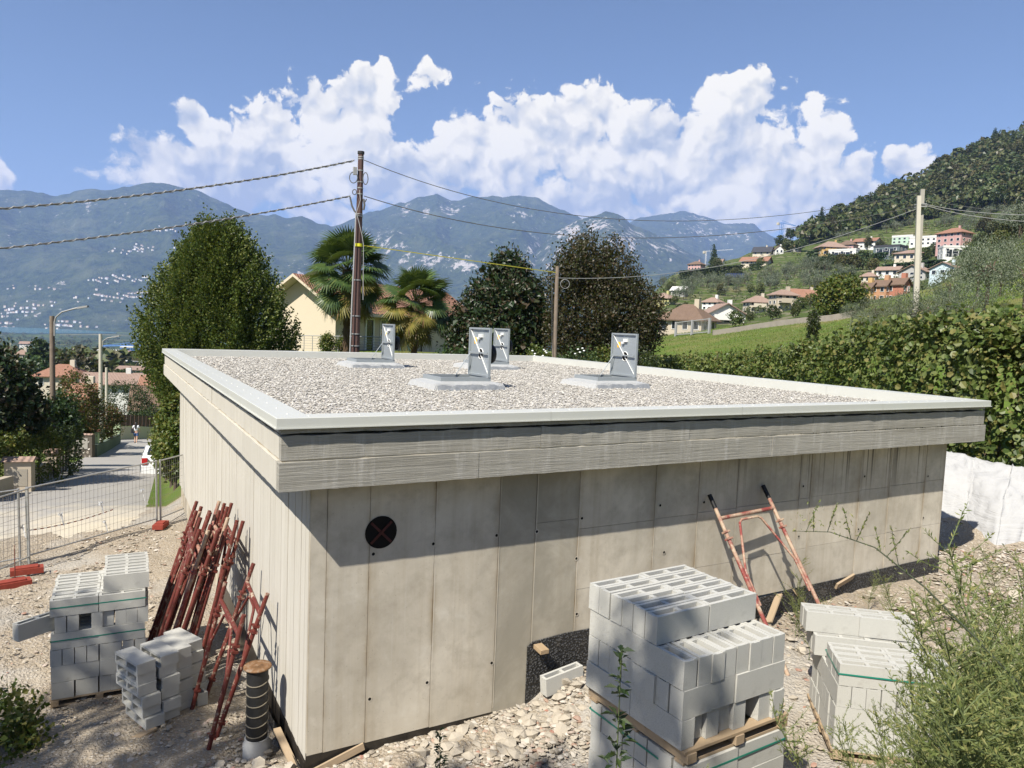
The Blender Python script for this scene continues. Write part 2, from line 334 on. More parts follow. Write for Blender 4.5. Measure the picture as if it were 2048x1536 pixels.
def m_hill(t):
    p = t.pos(); n = t.noise(p, .03, 5, .6); n2 = t.noise(p, .35, 6, .7); terr = t.node('TexWave', {'bands_direction': 'Z'}, Scale=.16, Distortion=6.0, Detail=3.0)
    t.set(terr.inputs['Vector'], p)
    col = t.mix(n2, (.035, .06, .014), (.10, .13, .035)); col = t.mix(t.ramp(n, (.54, 0.0), (.66, .7)), col, (.17, .145, .075))
    col = t.mix(t.ramp(terr.outputs['Fac'], (.88, 0.0), (.96, .6)), col, (.22, .19, .14))
    return [col, t.bump(n2, 1.0, .8)]
M_HILL = material('terraced_hillside', m_hill, .95, .1)
def m_valley(t):
    p = t.pos(); c = t.voro(t.scaled(p, (1, 1, 0)), .009, 'Color'); s = t.sep(c); n = t.noise(p, .05, 5, .65); n2 = t.noise(p, .006, 4, .6)
    col = t.mix(s[0], (.05, .085, .02), (.13, .16, .05)); col = t.mix(t.ramp(s[1], (.7, 0.0), (.8, .7)), col, (.22, .19, .10))
    wood = t.ramp(t.m('ADD', t.m('MULTIPLY', n2, .8), t.m('MULTIPLY', n, .3)), (.48, 0.0), (.56, 1.0))
    col = t.mix(wood, col, t.mix(n, (.018, .035, .012), (.06, .085, .025)))
    return [col, t.bump(n, 1.0, 4.0)]
M_VALLEY = material('valley_fields', m_valley, .95, .1)
def build_ground():
    az = np.concatenate([np.linspace(-math.pi, -.80, 50)[:-1], np.linspace(-.80, .80, 420), np.linspace(.80, math.pi, 50)[1:]])
    dd = np.concatenate([np.linspace(.15, 4.5, 20), np.linspace(4.5, 26, 190)[1:], np.exp(np.linspace(math.log(26), math.log(800), 150))[1:], np.exp(np.linspace(math.log(800), math.log(11000), 45))[1:]])
    A, D = np.meshgrid(az, dd, indexing='ij'); X, Y = unpolar(A, D); Zt = terrain_z(X, Y)
    near = D < 20
    rough = (fbm(X*1.6+5, Y*1.6, 4)-.5)*.12 + (fbm(X*6, Y*6+3, 3)-.5)*.05
    Zt = Zt + np.where(near, rough*np.clip((20-D)/4, 0, 1), 0)
    inb = (X > .5) & (X < 10.1) & (Y > .6) & (Y < 13.0); Zt = np.where(inb, np.minimum(Zt, -.3), Zt)
    V = np.stack([X, Y, Zt], -1).reshape(-1, 3); Fq = grid_faces(len(az), len(dd))
    c = V[Fq].mean(1); a, d = polar(c[:, 0], c[:, 1])
    mi = np.full(len(Fq), 1)
    mi[(d < 15.5) & (a < .45)] = 0; mi[(d < 15.8) & (a >= .40) & (a < .9) & (c[:, 0] > 8)] = 0; mi[(d < 13.5) & (a >= .45) & (a < .9)] = 0; mi[(d > 100) & (a > px_az(1180))] = 2; mi[(d > 85) & (a <= px_az(1180))] = 3; mi[(d > 900)] = 3
    mi[(c[:, 0] > -3.2) & (c[:, 0] < 12) & (c[:, 1] > -3) & (c[:, 1] < 15) & (d < 22)] = 0
    o = inst('ground', npmesh('ground', V, Fq, [M_SITE, M_GRASS, M_HILL, M_VALLEY], True, mi)); tag(o, kind='structure')
build_ground()
# ------------------------------------------------------------------ lake
def m_lake(t):
    n = t.noise(t.scaled(t.pos(), (.02, .02, 0)), 1.0, 4, .6); return [t.mix(n, (.035, .11, .12), (.05, .15, .155)), t.bump(n, .15, 1.0)]
M_LAKE = material('lake_water', m_lake, .25, .5)
def build_lake():
    az = np.linspace(px_az(-1500), px_az(230), 60); dd = np.linspace(3050, 4500, 8); A, D = np.meshgrid(az, dd, indexing='ij')
    tip = np.clip((A-px_az(60))/(px_az(230)-px_az(60)), 0, 1); D = 3150*(1-tip)+(3700)*tip + (D-3050)/1450*(1150*(1-tip)+250*tip)
    D = D/np.cos(A); X, Y = unpolar(A, D)
    inst('lake', npmesh('lake', np.stack([X, Y, np.full_like(X, -98.0)], -1).reshape(-1, 3), grid_faces(60, 8), M_LAKE))['kind'] = 'structure'
build_lake()
# ------------------------------------------------------------------ mountains
def m_mount(t):
    p = t.pos(); n = t.noise(p, .0035, 6, .62); n2 = t.noise(p, .02, 6, .7); n3 = t.noise(t.scaled(p, (1, 1, .3)), .010, 6, .72)
    st = t.noise(t.scaled(p, (1, 1, .16)), .022, 5, .7)
    col = t.mix(t.ramp(n2, (.32, 0.0), (.68, 1.0)), (.012, .026, .010), (.075, .10, .034)); col = t.mix(t.ramp(n, (.52, 0.0), (.66, .75)), col, (.105, .12, .055))
    rk = t.ramp(t.m('ADD', t.m('MULTIPLY', t.attr('rock'), .55), t.m('ADD', t.m('MULTIPLY', t.m('SUBTRACT', n3, .5), 2.6), t.m('MULTIPLY', t.m('SUBTRACT', st, .5), 2.2))), (.50, 0.0), (.68, 1.0))
    rc = t.mix(st, (.22, .20, .18), (.62, .58, .53)); col = t.mix(rk, col, rc)
    return [col, t.bump(t.m('ADD', n3, n2), 1.0, 30.0)]
M_MOUNT = material('mountain_forest', m_mount, .95, .05)
def mountain(name, sky, d_foot, d_ridge, rock=(), amp=.10, seed=0, base=-101.0):
    """a ridge whose crest passes through the given sight lines at its own distance"""
    xs = np.linspace(sky[0][0], sky[-1][0], 360); ys = np.interp(xs, [p[0] for p in sky], [p[1] for p in sky]); nv = 90
    az = np.arctan((xs-1024)/F); ys = ys + (fbm(xs/26+seed, xs*0+seed, 4)-.5)*11
    q = FW[None]+RT[None]*((xs-1024)/F)[:, None]-UP[None]*((ys-768)/F)[:, None]; zr = CAM[2]+q[:, 2]/np.hypot(q[:, 0], q[:, 1])*d_ridge/np.cos(az)
    zr = np.maximum(zr, base+1); t = np.linspace(0, 1.5, nv)
    A, T = np.meshgrid(az, t, indexing='ij'); D = (d_foot+(d_ridge-d_foot)*T)/np.cos(A)
    X, Y = unpolar(A, D); s = np.where(T <= 1, T, 1-(T-1)*1.6); s = np.clip(s, 0, 1)
    rel = (zr[:, None]-base); rid = 1-np.abs(2*fbm(X/900+seed, Y/1700+seed, 5)-1)
    Z = base+rel*(s**1.08) + rel*amp*(rid-.62)*3.4*np.sin(np.pi*np.clip(T, 0, 1))*np.where(T <= 1, 1, 0)
    Z = np.minimum(Z, CAM[2]+(zr[:, None]-CAM[2])*D/(d_ridge/np.cos(A)) - (1-s)*4) if d_foot else Z
    V = np.stack([X, Y, Z], -1); R = np.zeros_like(Z)
    rel3 = V-CAM; zz = rel3@FW; px = 1024+F*(rel3@RT)/zz; py = 768-F*(rel3@UP)/zz
    for (cx, cy, rx, ry, k) in rock: R = np.maximum(R, k*np.exp(-((px-cx)/rx)**2-((py-cy)/ry)**2))
    o = inst(name, npmesh(name, V.reshape(-1, 3), grid_faces(360, nv), M_MOUNT, True, attrs={'rock': R.ravel()})); o['kind'] = 'structure'
    return (az, t, D, Z)
MA = mountain('mountain', [(-800, 360), (-300, 400), (0, 377), (60, 384), (108, 390), (130, 387), (180, 378), (225, 376), (300, 363), (345, 367), (400, 384), (450, 408), (495, 426), (560, 432), (598, 432), (640, 448), (700, 470), (800, 520), (900, 600)],
    4150, 6900, [(18, 480, 9, 22, 1.0), (175, 410, 10, 22, .9), (15, 402, 14, 8, .8), (225, 443, 22, 8, .6), (600, 545, 14, 20, 1.0)], .09, 3)
mountain('mountain', [(480, 640), (540, 560), (600, 500), (655, 454), (700, 436), (731, 424), (770, 413), (800, 402), (823, 392), (861, 387), (891, 398), (941, 392), (971, 390), (1017, 390), (1055, 396), (1093, 411), (1143, 434), (1200, 470), (1300, 540), (1420, 620)],
    4600, 7800, [(812, 420, 16, 15, 1.0), (850, 424, 12, 18, 1.0), (900, 420, 22, 16, 1.1), (1040, 425, 40, 16, .7), (780, 495, 55, 22, .8), (870, 520, 90, 22, 1.0), (760, 470, 60, 20, .6), (930, 530, 60, 20, .9), (1075, 500, 35, 40, .9)], .11, 11)
mountain('mountain', [(960, 640), (1010, 560), (1060, 500), (1100, 462), (1143, 436), (1169, 428), (1196, 421), (1227, 431), (1253, 447), (1300, 470), (1360, 500), (1420, 530), (1480, 575), (1560, 640)],
    3900, 6300, [(1140, 465, 45, 32, 1.1), (1200, 450, 50, 18, 1.0), (1250, 480, 60, 30, 1.0), (1120, 520, 40, 40, 1.0), (1330, 500, 40, 18, .9)], .10, 23)
mountain('mountain', [(1060, 600), (1150, 480), (1220, 455), (1265, 433), (1322, 423), (1340, 422), (1367, 425), (1393, 434), (1439, 449), (1488, 450), (1507, 461), (1544, 482), (1620, 520), (1750, 580), (1900, 640), (2400, 660)],
    5600, 9400, [(1400, 440, 60, 10, .8), (1450, 470, 60, 18, .7), (1345, 495, 25, 14, 1.1), (1400, 465, 60, 18, .7)], .10, 31)
def on_mountain(x, y):
    az, t, D, Z = MA; q = ray(x, y); a, _ = polar(CAM[0]+q[0], CAM[1]+q[1]); i = int(np.argmin(np.abs(az-a)))
    tan = q[2]/math.hypot(q[0], q[1]); vis = (Z[i]-CAM[2])/D[i]; j = int(np.argmax(vis >= tan)); X, Y = unpolar(a, D[i, j])
    return np.array([X, Y, Z[i, j]])
# ------------------------------------------------------------------ the concrete building
BL, BW = 10.718, 13.613; OV = .386; ZT = 3.2; ZS = 2.5675; ZSTEP = 2.831; ZG = 3.03
X1 = BL-.42; Y1 = BW-.4
def m_conc(t):
    p = t.pos(); n = t.noise(p, 1.1, 6, .6); n2 = t.noise(p, 14.0, 5, .65)
    st = t.noise(t.scaled(p, (7, 7, .28)), 1.0, 5, .65); st2 = t.noise(t.scaled(p, (24, 24, .5)), 1.0, 4, .6)
    col = t.mix(t.ramp(n, (.3, 0.0), (.7, 1.0)), (.44, .395, .315), (.64, .585, .48)); col = t.mix(t.ramp(st, (.45, 0.0), (.75, .5)), col, (.36, .30, .21))
    col = t.mix(t.ramp(st2, (.58, 0.0), (.75, .35)), col, (.60, .57, .50)); r = t.objrand(); col = t.mix(t.m('MULTIPLY', r, .30), col, (.30, .285, .24))
    x = t.sep(p)[0]; z = t.sep(p)[2]
    gx = t.m('ABSOLUTE', t.m('SUBTRACT', t.sep(t.coord('Generated'))[0], .5)); edge = t.m('MULTIPLY', t.m('POWER', t.m('MULTIPLY', gx, 2.0), 9.0), t.ramp(t.noise(t.scaled(p, (3, 3, 1.3)), 1.0, 5, .7), (.38, 0.0), (.65, .85)))
    col = t.mix(edge, col, (.24, .175, .095)); mot = t.noise(p, 3.2, 6, .7); blot = t.noise(p, .75, 5, .62, .8); col = t.mix(t.ramp(blot, (.50, 0.0), (.66, .55)), col, (.36, .325, .26)); col = t.mix(t.ramp(mot, (.48, 0.0), (.72, .6)), col, (.30, .265, .205)); col = t.mix(t.ramp(mot, (.25, .5), (.42, 0.0)), col, (.62, .59, .51))
    drip = t.ramp(t.noise(t.scaled(p, (20, 20, .12)), 1.0, 3, .6), (.54, 0.0), (.64, 1.0))
    lowr = t.m('MULTIPLY', t.m('SUBTRACT', z, 1.75), 1.3, clamp=True); rr = t.m('MULTIPLY', t.m('SUBTRACT', x, 4.4), .3, clamp=True)
    col = t.mix(t.m('MULTIPLY', t.m('MULTIPLY', drip, lowr), rr), col, (.085, .075, .06))
    damp = t.m('MULTIPLY', t.ramp(t.noise(p, .8, 4, .6, .4), (.5, 0.0), (.68, .6)), t.m('MULTIPLY', t.m('SUBTRACT', z, .9), .7, clamp=True)); col = t.mix(damp, col, (.23, .215, .175))
    pit = t.voro(p, 21.0); hole = t.ramp(pit, (.035, 1.0), (.085, 0.0)); col = t.mix(t.m('MULTIPLY', hole, .6), col, (.13, .12, .10))
    h = t.m('SUBTRACT', t.m('ADD', t.m('MULTIPLY', n2, .35), t.m('MULTIPLY', st2, .25)), t.m('MULTIPLY', hole, 1.3))
    return [col, t.bump(h, .45, .006)]
M_CONC = material('cast_concrete', m_conc, .85, .2)
def m_damp(t):
    r = m_conc(t); k = t.ramp(t.noise(t.pos(), 1.3, 5, .65, .6), (.35, .15), (.62, .75)); return [t.mix(k, r[0], (.255, .235, .185)), r[1]]
M_CONC_DAMP = material('patchy_concrete', m_damp, .85, .2)
def m_board(t):
    p = t.pos(); n = t.noise(p, 1.4, 5, .6); g = t.noise(t.scaled(p, (60, 60, 1.6)), 1.0, 4, .6); r = t.objrand(); pit = t.voro(p, 13.0)
    col = t.mix(n, (.47, .445, .385), (.58, .555, .495)); col = t.mix(t.m('MULTIPLY', r, .3), col, (.40, .375, .315))
    col = t.mix(t.ramp(g, (.35, .35), (.6, 0.0)), col, (.36, .33, .27)); col = t.mix(t.ramp(pit, (.03, .5), (.06, 0.0)), col, (.2, .18, .15))
    return [col, t.bump(g, .5, .005)]
M_BOARD = material('board_marked_concrete', m_board, .85, .2)
def m_fascia(t):
    p = t.pos(); n = t.noise(p, 1.2, 6, .65); g = t.noise(t.scaled(p, (1.6, 1.6, 55)), 1.0, 5, .7); s = t.noise(t.scaled(p, (9, 9, 1.2)), 1.0, 5, .7); r = t.objrand()
    col = t.mix(n, (.27, .255, .22), (.40, .385, .34)); big = t.noise(t.scaled(p, (.5, .5, 9)), 1.0, 4, .6); col = t.mix(t.ramp(g, (.35, .38), (.6, 0.0)), col, (.20, .185, .155)); col = t.mix(t.ramp(big, (.5, 0.0), (.68, .6)), col, (.21, .195, .16))
    col = t.mix(t.ramp(s, (.52, 0.0), (.72, .6)), col, (.50, .485, .45)); col = t.mix(t.m('MULTIPLY', r, .3), col, (.22, .21, .18))
    return [col, t.bump(t.m('ADD', g, t.m('MULTIPLY', s, .5)), .8, .012)]
M_FASCIA = material('fascia_concrete', m_fascia, .88, .2)
M_CAP = flat('cap_sheet_metal', (.51, .515, .475), .38, .4, 0.0, .05, 2.0)
M_BLACKSHEET = None
def m_dimple(t):
    p = t.pos(); v = t.voro(t.scaled(p, (1, 1, 1)), 38.0); n = t.noise(p, 5, 4, .6)
    col = t.mix(t.ramp(v, (.2, 0.0), (.5, 1.0)), (.10, .10, .10), (.018, .018, .018)); col = t.mix(t.ramp(n, (.55, 0.0), (.75, .5)), col, (.16, .145, .12))
    return [col, t.bump(t.m('SUBTRACT', 1.0, v), .9, .02)]
M_DIMPLE = material('black_dimple_sheet', m_dimple, .45, .4)
M_BITUMEN = flat('bitumen_coating', (.028, .024, .02), .35, .4, 0, .6, 9.0, .5)
M_DARK = flat('dark_void', (.012, .011, .01), .9, .1)
def m_rust(t):
    p = t.coord(); n = t.noise(p, 6, 5, .65); n2 = t.noise(p, 26, 4, .6); r = t.objrand()
    col = t.mix(n, (.085, .018, .013), (.165, .032, .024)); col = t.mix(t.ramp(n2, (.55, 0.0), (.70, .8)), col, (.14, .085, .05)); col = t.mix(t.ramp(t.m('ADD', n, t.m('MULTIPLY', n2, .4)), (.76, 0.0), (.86, .85)), col, (.46, .39, .29))
    col = t.mix(t.m('MULTIPLY', r, .35), col, (.10, .035, .025)); return [col, t.bump(n2, .5, .004)]
M_RED = material('red_oxide_steel', m_rust, .6, .3)
M_WOOD = None
def m_wood(t):
    p = t.coord(); g = t.noise(t.scaled(p, (3, 28, 28)), 1.0, 5, .65); r = t.objrand()
    col = t.mix(g, (.24, .16, .09), (.43, .33, .21)); col = t.mix(t.m('MULTIPLY', r, .4), col, (.40, .33, .25)); return [col, t.bump(g, .4, .004)]
M_WOOD = material('raw_timber', m_wood, .8, .2)
house = empty('flat_roofed_building', (BL/2, BW/2, 0), 0, 'raw concrete flat-roofed building with gravel roof and overhanging fascia', 'building')
def part(mb, name, mat, parent=house, local=True):
    o = mb.build(name, mat, parent)
    if parent is house: o.location = (-BL/2, -BW/2, 0)
    return o
# core and soffit
m = MB(); m.box(OV+.02, X1-.02, OV+.02, Y1-.02, -.6, ZS-.005); core = part(m, 'wall', M_CONC)
m = MB(); m.box(.06, BL-.06, .06, BW-.06, ZS+.004, ZG-.03); part(m, 'roof_slab', M_CONC)
# front wall: formwork panels with recessed joints
edges = [OV, .54, .945, 1.615, 2.335, 2.78, 3.335, 4.42, 5.1, 5.76, 6.93, 7.15, 8.2, 8.9, 9.78, X1]
hrows = {0: [], 1: [], 2: [], 3: [], 4: [], 5: []}
def zbot(x): return np.interp(x, [OV, 2.6, 3.3, 10.3], [-.02, -.05, .62, .66])
for i in range(len(edges)-1):
    a, b = edges[i], edges[i+1]; cuts = [float(zbot((a+b)/2))-.0, ZS-.004]
    if i >= 6: cuts = [float(zbot((a+b)/2)), 1.08+.01*i, 1.83+.012*(i-6), ZS-.004]
    elif i in (5,): cuts = [float(zbot((a+b)/2)), 1.95, ZS-.004]
    for k in range(len(cuts)-1):
        q = random.uniform(-.003, .003); m = MB(); j = .0022
        m.box(a+j, b-j, OV-.012+q, OV+.018, cuts[k]+(j if k else 0), cuts[k+1]-j); part(m, 'concrete_panel', M_CONC_DAMP if i in (4, 5) else M_CONC)
for x in edges[2:-1]:
    m = MB(); m.bar((x+.014, OV-.011, -.0 if x < 3 else .66), (x+.014, OV-.011, ZS-.01), .010, .007, (0, 1, 0)); part(m, 'joint_ridge', M_CONC)
# tie holes
m = MB()
TIES = [(.985, .40), (1.58, .44), (2.31, .50), (3.37, .86), (.985, 1.83), (1.6, 1.86), (2.31, 1.87), (2.80, 1.86), (3.38, 1.95), (3.33, 1.5), (4.6, 1.42), (5.2, 1.98), (5.8, 1.3), (6.98, 1.36), (7.0, 2.05), (8.25, 1.33), (9.82, 1.35), (9.85, 2.0), (8.3, 2.1), (4.5, 2.0)]
for (x, z) in TIES:
    tie = MB(); n = 12; ring = [(x+r_*math.cos(2*math.pi*k/n), OV-.017, z+r_*math.sin(2*math.pi*k/n)) for r_ in (.016, .027) for k in range(n)]
    tie.add(ring, [(k, (k+1) % n, n+(k+1) % n, n+k)[::-1] for k in range(n)]); tie.k = 1
    tie.add([(q[0], OV-.0165, q[2]) for q in ring[:n]], [tuple(range(n))]); part(tie, 'tie_hole', [M_CONC, M_DARK])
# round wall opening, closed behind by two crossed red tubes
hole = MB(); n = 28; cx, cz, R = 1.055, 2.035, .158
hole.add([(cx+R*math.cos(2*math.pi*k/n), OV-.020, cz+R*math.sin(2*math.pi*k/n)) for k in range(n)], [tuple(range(n))]); part(hole, 'pipe_opening', M_DARK)
for s in (1, -1):
    m = MB(); m.bar((cx-.10, OV-.026, cz-.10*s), (cx+.10, OV-.027-.006*(s > 0), cz+.10*s), .024, .010, (0, 1, 0)); part(m, 'cross_bar', flat('shaded_red_bar', (.055, .014, .011), .7))  # red oxide darkened in colour for the shade under the eave
# left wall: sawn boards printed into the concrete
y = OV; k = 0
while y < Y1-.02:
    wd = random.choice((.118, .122, .148, .152, .20)); y2 = min(y+wd, Y1); q = random.uniform(-.004, .004)
    m = MB(); m.box(OV-.010+q, OV+.018, y+.002, y2-.002, -.06-.012*min(y, 5), ZS-.004); part(m, 'board', M_BOARD); y = y2
# fascia courses: front and left are seen, back and right close the ring
def course(z0, z1, off, nm, cuts, roughn):
    for side in range(4):
        Ls = BL if side in (0, 2) else BW; c = [off]+[q for q in cuts if q < Ls-.6]+[Ls-off]
        if side in (1, 3): c[0] = off+.10; c[-1] = Ls-off-.10
        for a, b in zip(c[:-1], c[1:]):
            q = random.uniform(0, .003)*roughn; m = MB(); n = max(2, int((b-a)/.12)); up = [z1-.004-(random.random()*.007*roughn) for _ in range(n+1)]; lo = [z0+(random.random()*.004*roughn) for _ in range(n+1)]
            vs = []; xs = [a+.002+(b-a-.004)*k_/n for k_ in range(n+1)]
            for k_, xx in enumerate(xs):
                dq = off+q+random.uniform(-.002, .002)*roughn
                for (dd_, zz) in ((dq, lo[k_]), (dq, up[k_]), (off+.10, up[k_]), (off+.10, lo[k_])):
                    vs.append({0: (xx, dd_, zz), 2: (xx, BW-dd_, zz), 1: (dd_, xx, zz), 3: (BL-dd_, xx, zz)}[side])
            fs = [(4*k_+j, 4*k_+4+j, 4*k_+4+(j+1) % 4, 4*k_+(j+1) % 4) for k_ in range(n) for j in range(4)]+[(3, 2, 1, 0), (4*n, 4*n+1, 4*n+2, 4*n+3)]
            if side in (0, 3): fs = [f[::-1] for f in fs]
            m.add(vs, fs); part(m, nm, M_FASCIA if side in (0, 2) else M_BOARD)
course(ZS, ZSTEP-.004, .030, 'fascia_board', [1.9, 3.9, 5.95, 7.9, 9.6], 1.0)
course(ZSTEP, 3.052, .050, 'fascia_board', [2.6, 4.6, 6.7, 9.1], 2.2)
course(3.057, 3.135, .043, 'fascia_board', [3.2, 6.1, 8.4], 2.6)
# metal cap: four lengths a side with standing drip edge
def cap_piece(side, a, b):
    m = MB(); zt = ZT
    prof = [(0, zt-.082), (0, zt-.004), (.004, zt), (.30, zt-.006), (.30, ZG-.02), (.285, ZG-.02), (.285, zt-.02), (.016, zt-.016), (.016, zt-.082)]
    lip = [(-.012, zt-.092), (-.012, zt-.083), (.016, zt-.083), (.016, zt-.092)]
    for pr in (prof, lip):
        n = len(pr); vs = []
        Ls = BL if side in (0, 2) else BW
        for t_ in (a, b):
            for (dd_, zz) in pr:
                xx = t_
                if t_ <= 0: xx = dd_
                if t_ >= Ls: xx = Ls-dd_
                vs.append({0: (xx, dd_, zz), 2: (xx, BW-dd_, zz), 1: (dd_, xx, zz), 3: (BL-dd_, xx, zz)}[side])
        fs = [(j, n+j, n+(j+1) % n, (j+1) % n) for j in range(n)]
        if side in (1, 2): fs = [f[::-1] for f in fs]
        m.add(vs, fs)
    return m
for side in range(4):
    Ls = BL if side in (0, 2) else BW; n = 4 if side in (0, 2) else 5
    for k in range(n):
        a, b = Ls*k/n, Ls*(k+1)/n; part(cap_piece(side, a if k == 0 else a+.0015, b if k == n-1 else b-.0015), 'metal_cap', M_CAP)
rv = MB()
for side in (0, 1, 3):
    Ls = BL if side in (0, 2) else BW
    for k in range(int(Ls/.45)):
        xx = .3+k*.45; c = {0: (xx, .15, ZT-.003), 1: (.15, xx, ZT-.003), 3: (BL-.15, xx, ZT-.003)}[side]; rv.lathe([(.010, 0), (.009, .003), (.003, .005)], 8, c)
o = part(rv, 'cap_fixings', flat('fixing_heads', (.58, .58, .53), .4, .4)); o['kind'] = 'stuff'
# white and dark flashing under the cap on the shaded front
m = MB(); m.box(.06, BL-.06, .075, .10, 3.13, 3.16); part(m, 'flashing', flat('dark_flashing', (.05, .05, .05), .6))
# foundation coating and dimpled sheet along the foot of the walls
m = MB(); m.box(OV-.002, 2.74, OV-.010, OV+.01, -.5, .0); part(m, 'bitumen_foot', M_BITUMEN)
m = MB(); m.box(OV-.016, OV+.01, OV, 6, -.9, -.085); part(m, 'bitumen_foot', M_BITUMEN)
m = MB()
pts = [(2.74, .60), (2.80, .64), (3.2, .665), (3.6, .66), (5.6, .63), (6.0, .60), (7.3, .64), (9.0, .67), (10.0, .68), (X1+.02, .66)]
m.add([(x_, OV-.030, -.4) for x_, z_ in pts]+[(x_, OV-.030, z_) for x_, z_ in pts]+[(x_, OV-.018, z_+.004) for x_, z_ in pts], [(i, i+1, len(pts)+i+1, len(pts)+i) for i in range(len(pts)-1)]+[(len(pts)+i, len(pts)+i+1, 2*len(pts)+i+1, 2*len(pts)+i) for i in range(len(pts)-1)])
m.add([(2.74, OV-.03, -.4), (2.74, OV-.03, .6), (2.74, OV-.004, .6), (2.74, OV-.004, -.4)], [(0, 1, 2, 3)]); part(m, 'dimple_sheet', M_DIMPLE)
m = MB(); ys = [OV-.03, 1.0, 2.0, 2.6]
m.add([(OV-.05, yy, -.8) for yy in ys]+[(OV-.05-.02*i, yy, -.12-.05*i) for i, yy in enumerate(ys)], [(i, i+1, 5+i, 4+i)[::-1] for i in range(3)]); part(m, 'dimple_sheet', M_DIMPLE)
# roof gravel: one bed with every pebble as geometry
def m_gravel(t):
    r = t.island(); col = t.ramp(r, (0.0, (.33, .31, .275)), (.35, (.41, .39, .35)), (.7, (.46, .44, .395)), (.9, (.54, .52, .475)), (1.0, (.39, .34, .285))); return col
M_GRAVEL = material('river_gravel', m_gravel, .85, .2)
def m_gbed(t):
    p = t.pos(); v = t.voro(p, 28.0); c = t.sep(t.voro(p, 28.0, 'Color'))[0]
    return [t.mix(c, (.30, .28, .26), (.58, .56, .53)), t.bump(t.m('SUBTRACT', 1.0, v), .8, .02)]
M_GBED = material('gravel_bed', m_gbed, .9, .2)
OCT = np.array([(1, 0, 0), (0, 1, 0), (-1, 0, 0), (0, -1, 0), (0, 0, 1), (0, 0, -1)], float); OF = np.array([(0, 1, 4), (1, 2, 4), (2, 3, 4), (3, 0, 4), (1, 0, 5), (2, 1, 5), (3, 2, 5), (0, 3, 5)])
def stones(centres, size, flatz=.6, sq=False):
    """irregular stones with ten corners; one array of triangles"""
    n = len(centres)
    base = np.array([(1, .2, .3), (.3, 1, .35), (-.8, .6, .3), (-.9, -.5, .25), (.1, -1, .35), (.8, -.7, .2), (0, .1, .78), (.35, .25, -.7), (-.4, -.3, -.7)])
    tri = np.array([(0, 1, 6), (1, 2, 6), (2, 3, 6), (3, 4, 6), (4, 5, 6), (5, 0, 6), (1, 0, 7), (0, 5, 7), (5, 4, 8), (4, 3, 8), (3, 2, 8), (2, 1, 7), (2, 7, 8), (7, 5, 8)])
    V = base[None]*(1+rng.uniform(-.20, .20, (n, 9, 3))); a = rng.uniform(0, 2*math.pi, n); c, s = np.cos(a)[:, None], np.sin(a)[:, None]
    sz = np.asarray(size).reshape(-1, 1) if np.ndim(size) else np.full((n, 1), size); el = rng.uniform(.65, 1.15, (n, 1))
    x, y, z = V[..., 0]*sz, V[..., 1]*sz*el, V[..., 2]*sz*flatz*rng.uniform(.7, 1.2, (n, 1)); tl = rng.uniform(-.5, .5, (n, 1)); x, z = x*np.cos(tl)-z*np.sin(tl), x*np.sin(tl)+z*np.cos(tl)
    W = np.stack([x*c-y*s, x*s+y*c, z], -1)+np.asarray(centres)[:, None, :]
    return W.reshape(-1, 3), (tri[None]+9*np.arange(n)[:, None, None]).reshape(-1, 3)
m = MB(); m.box(.27, BL-.27, .27, BW-.27, ZG-.04, ZG-.008); part(m, 'gravel_base', M_GBED)
N = 72000; u_ = rng.random(N); yy = .3+(BW-.62)*u_**1.45; xx = .3+(BL-.6)*rng.random(N)
V, Fq = stones(np.stack([xx, yy, ZG-.004+rng.uniform(-.006, .012, N)], -1), rng.uniform(.010, .0185, N)*(1+.55*(yy/BW)), .75)
o = inst('gravel', npmesh('gravel', V, Fq, M_GRAVEL), house, (-BL/2, -BW/2, 0)); o['kind'] = 'stuff'
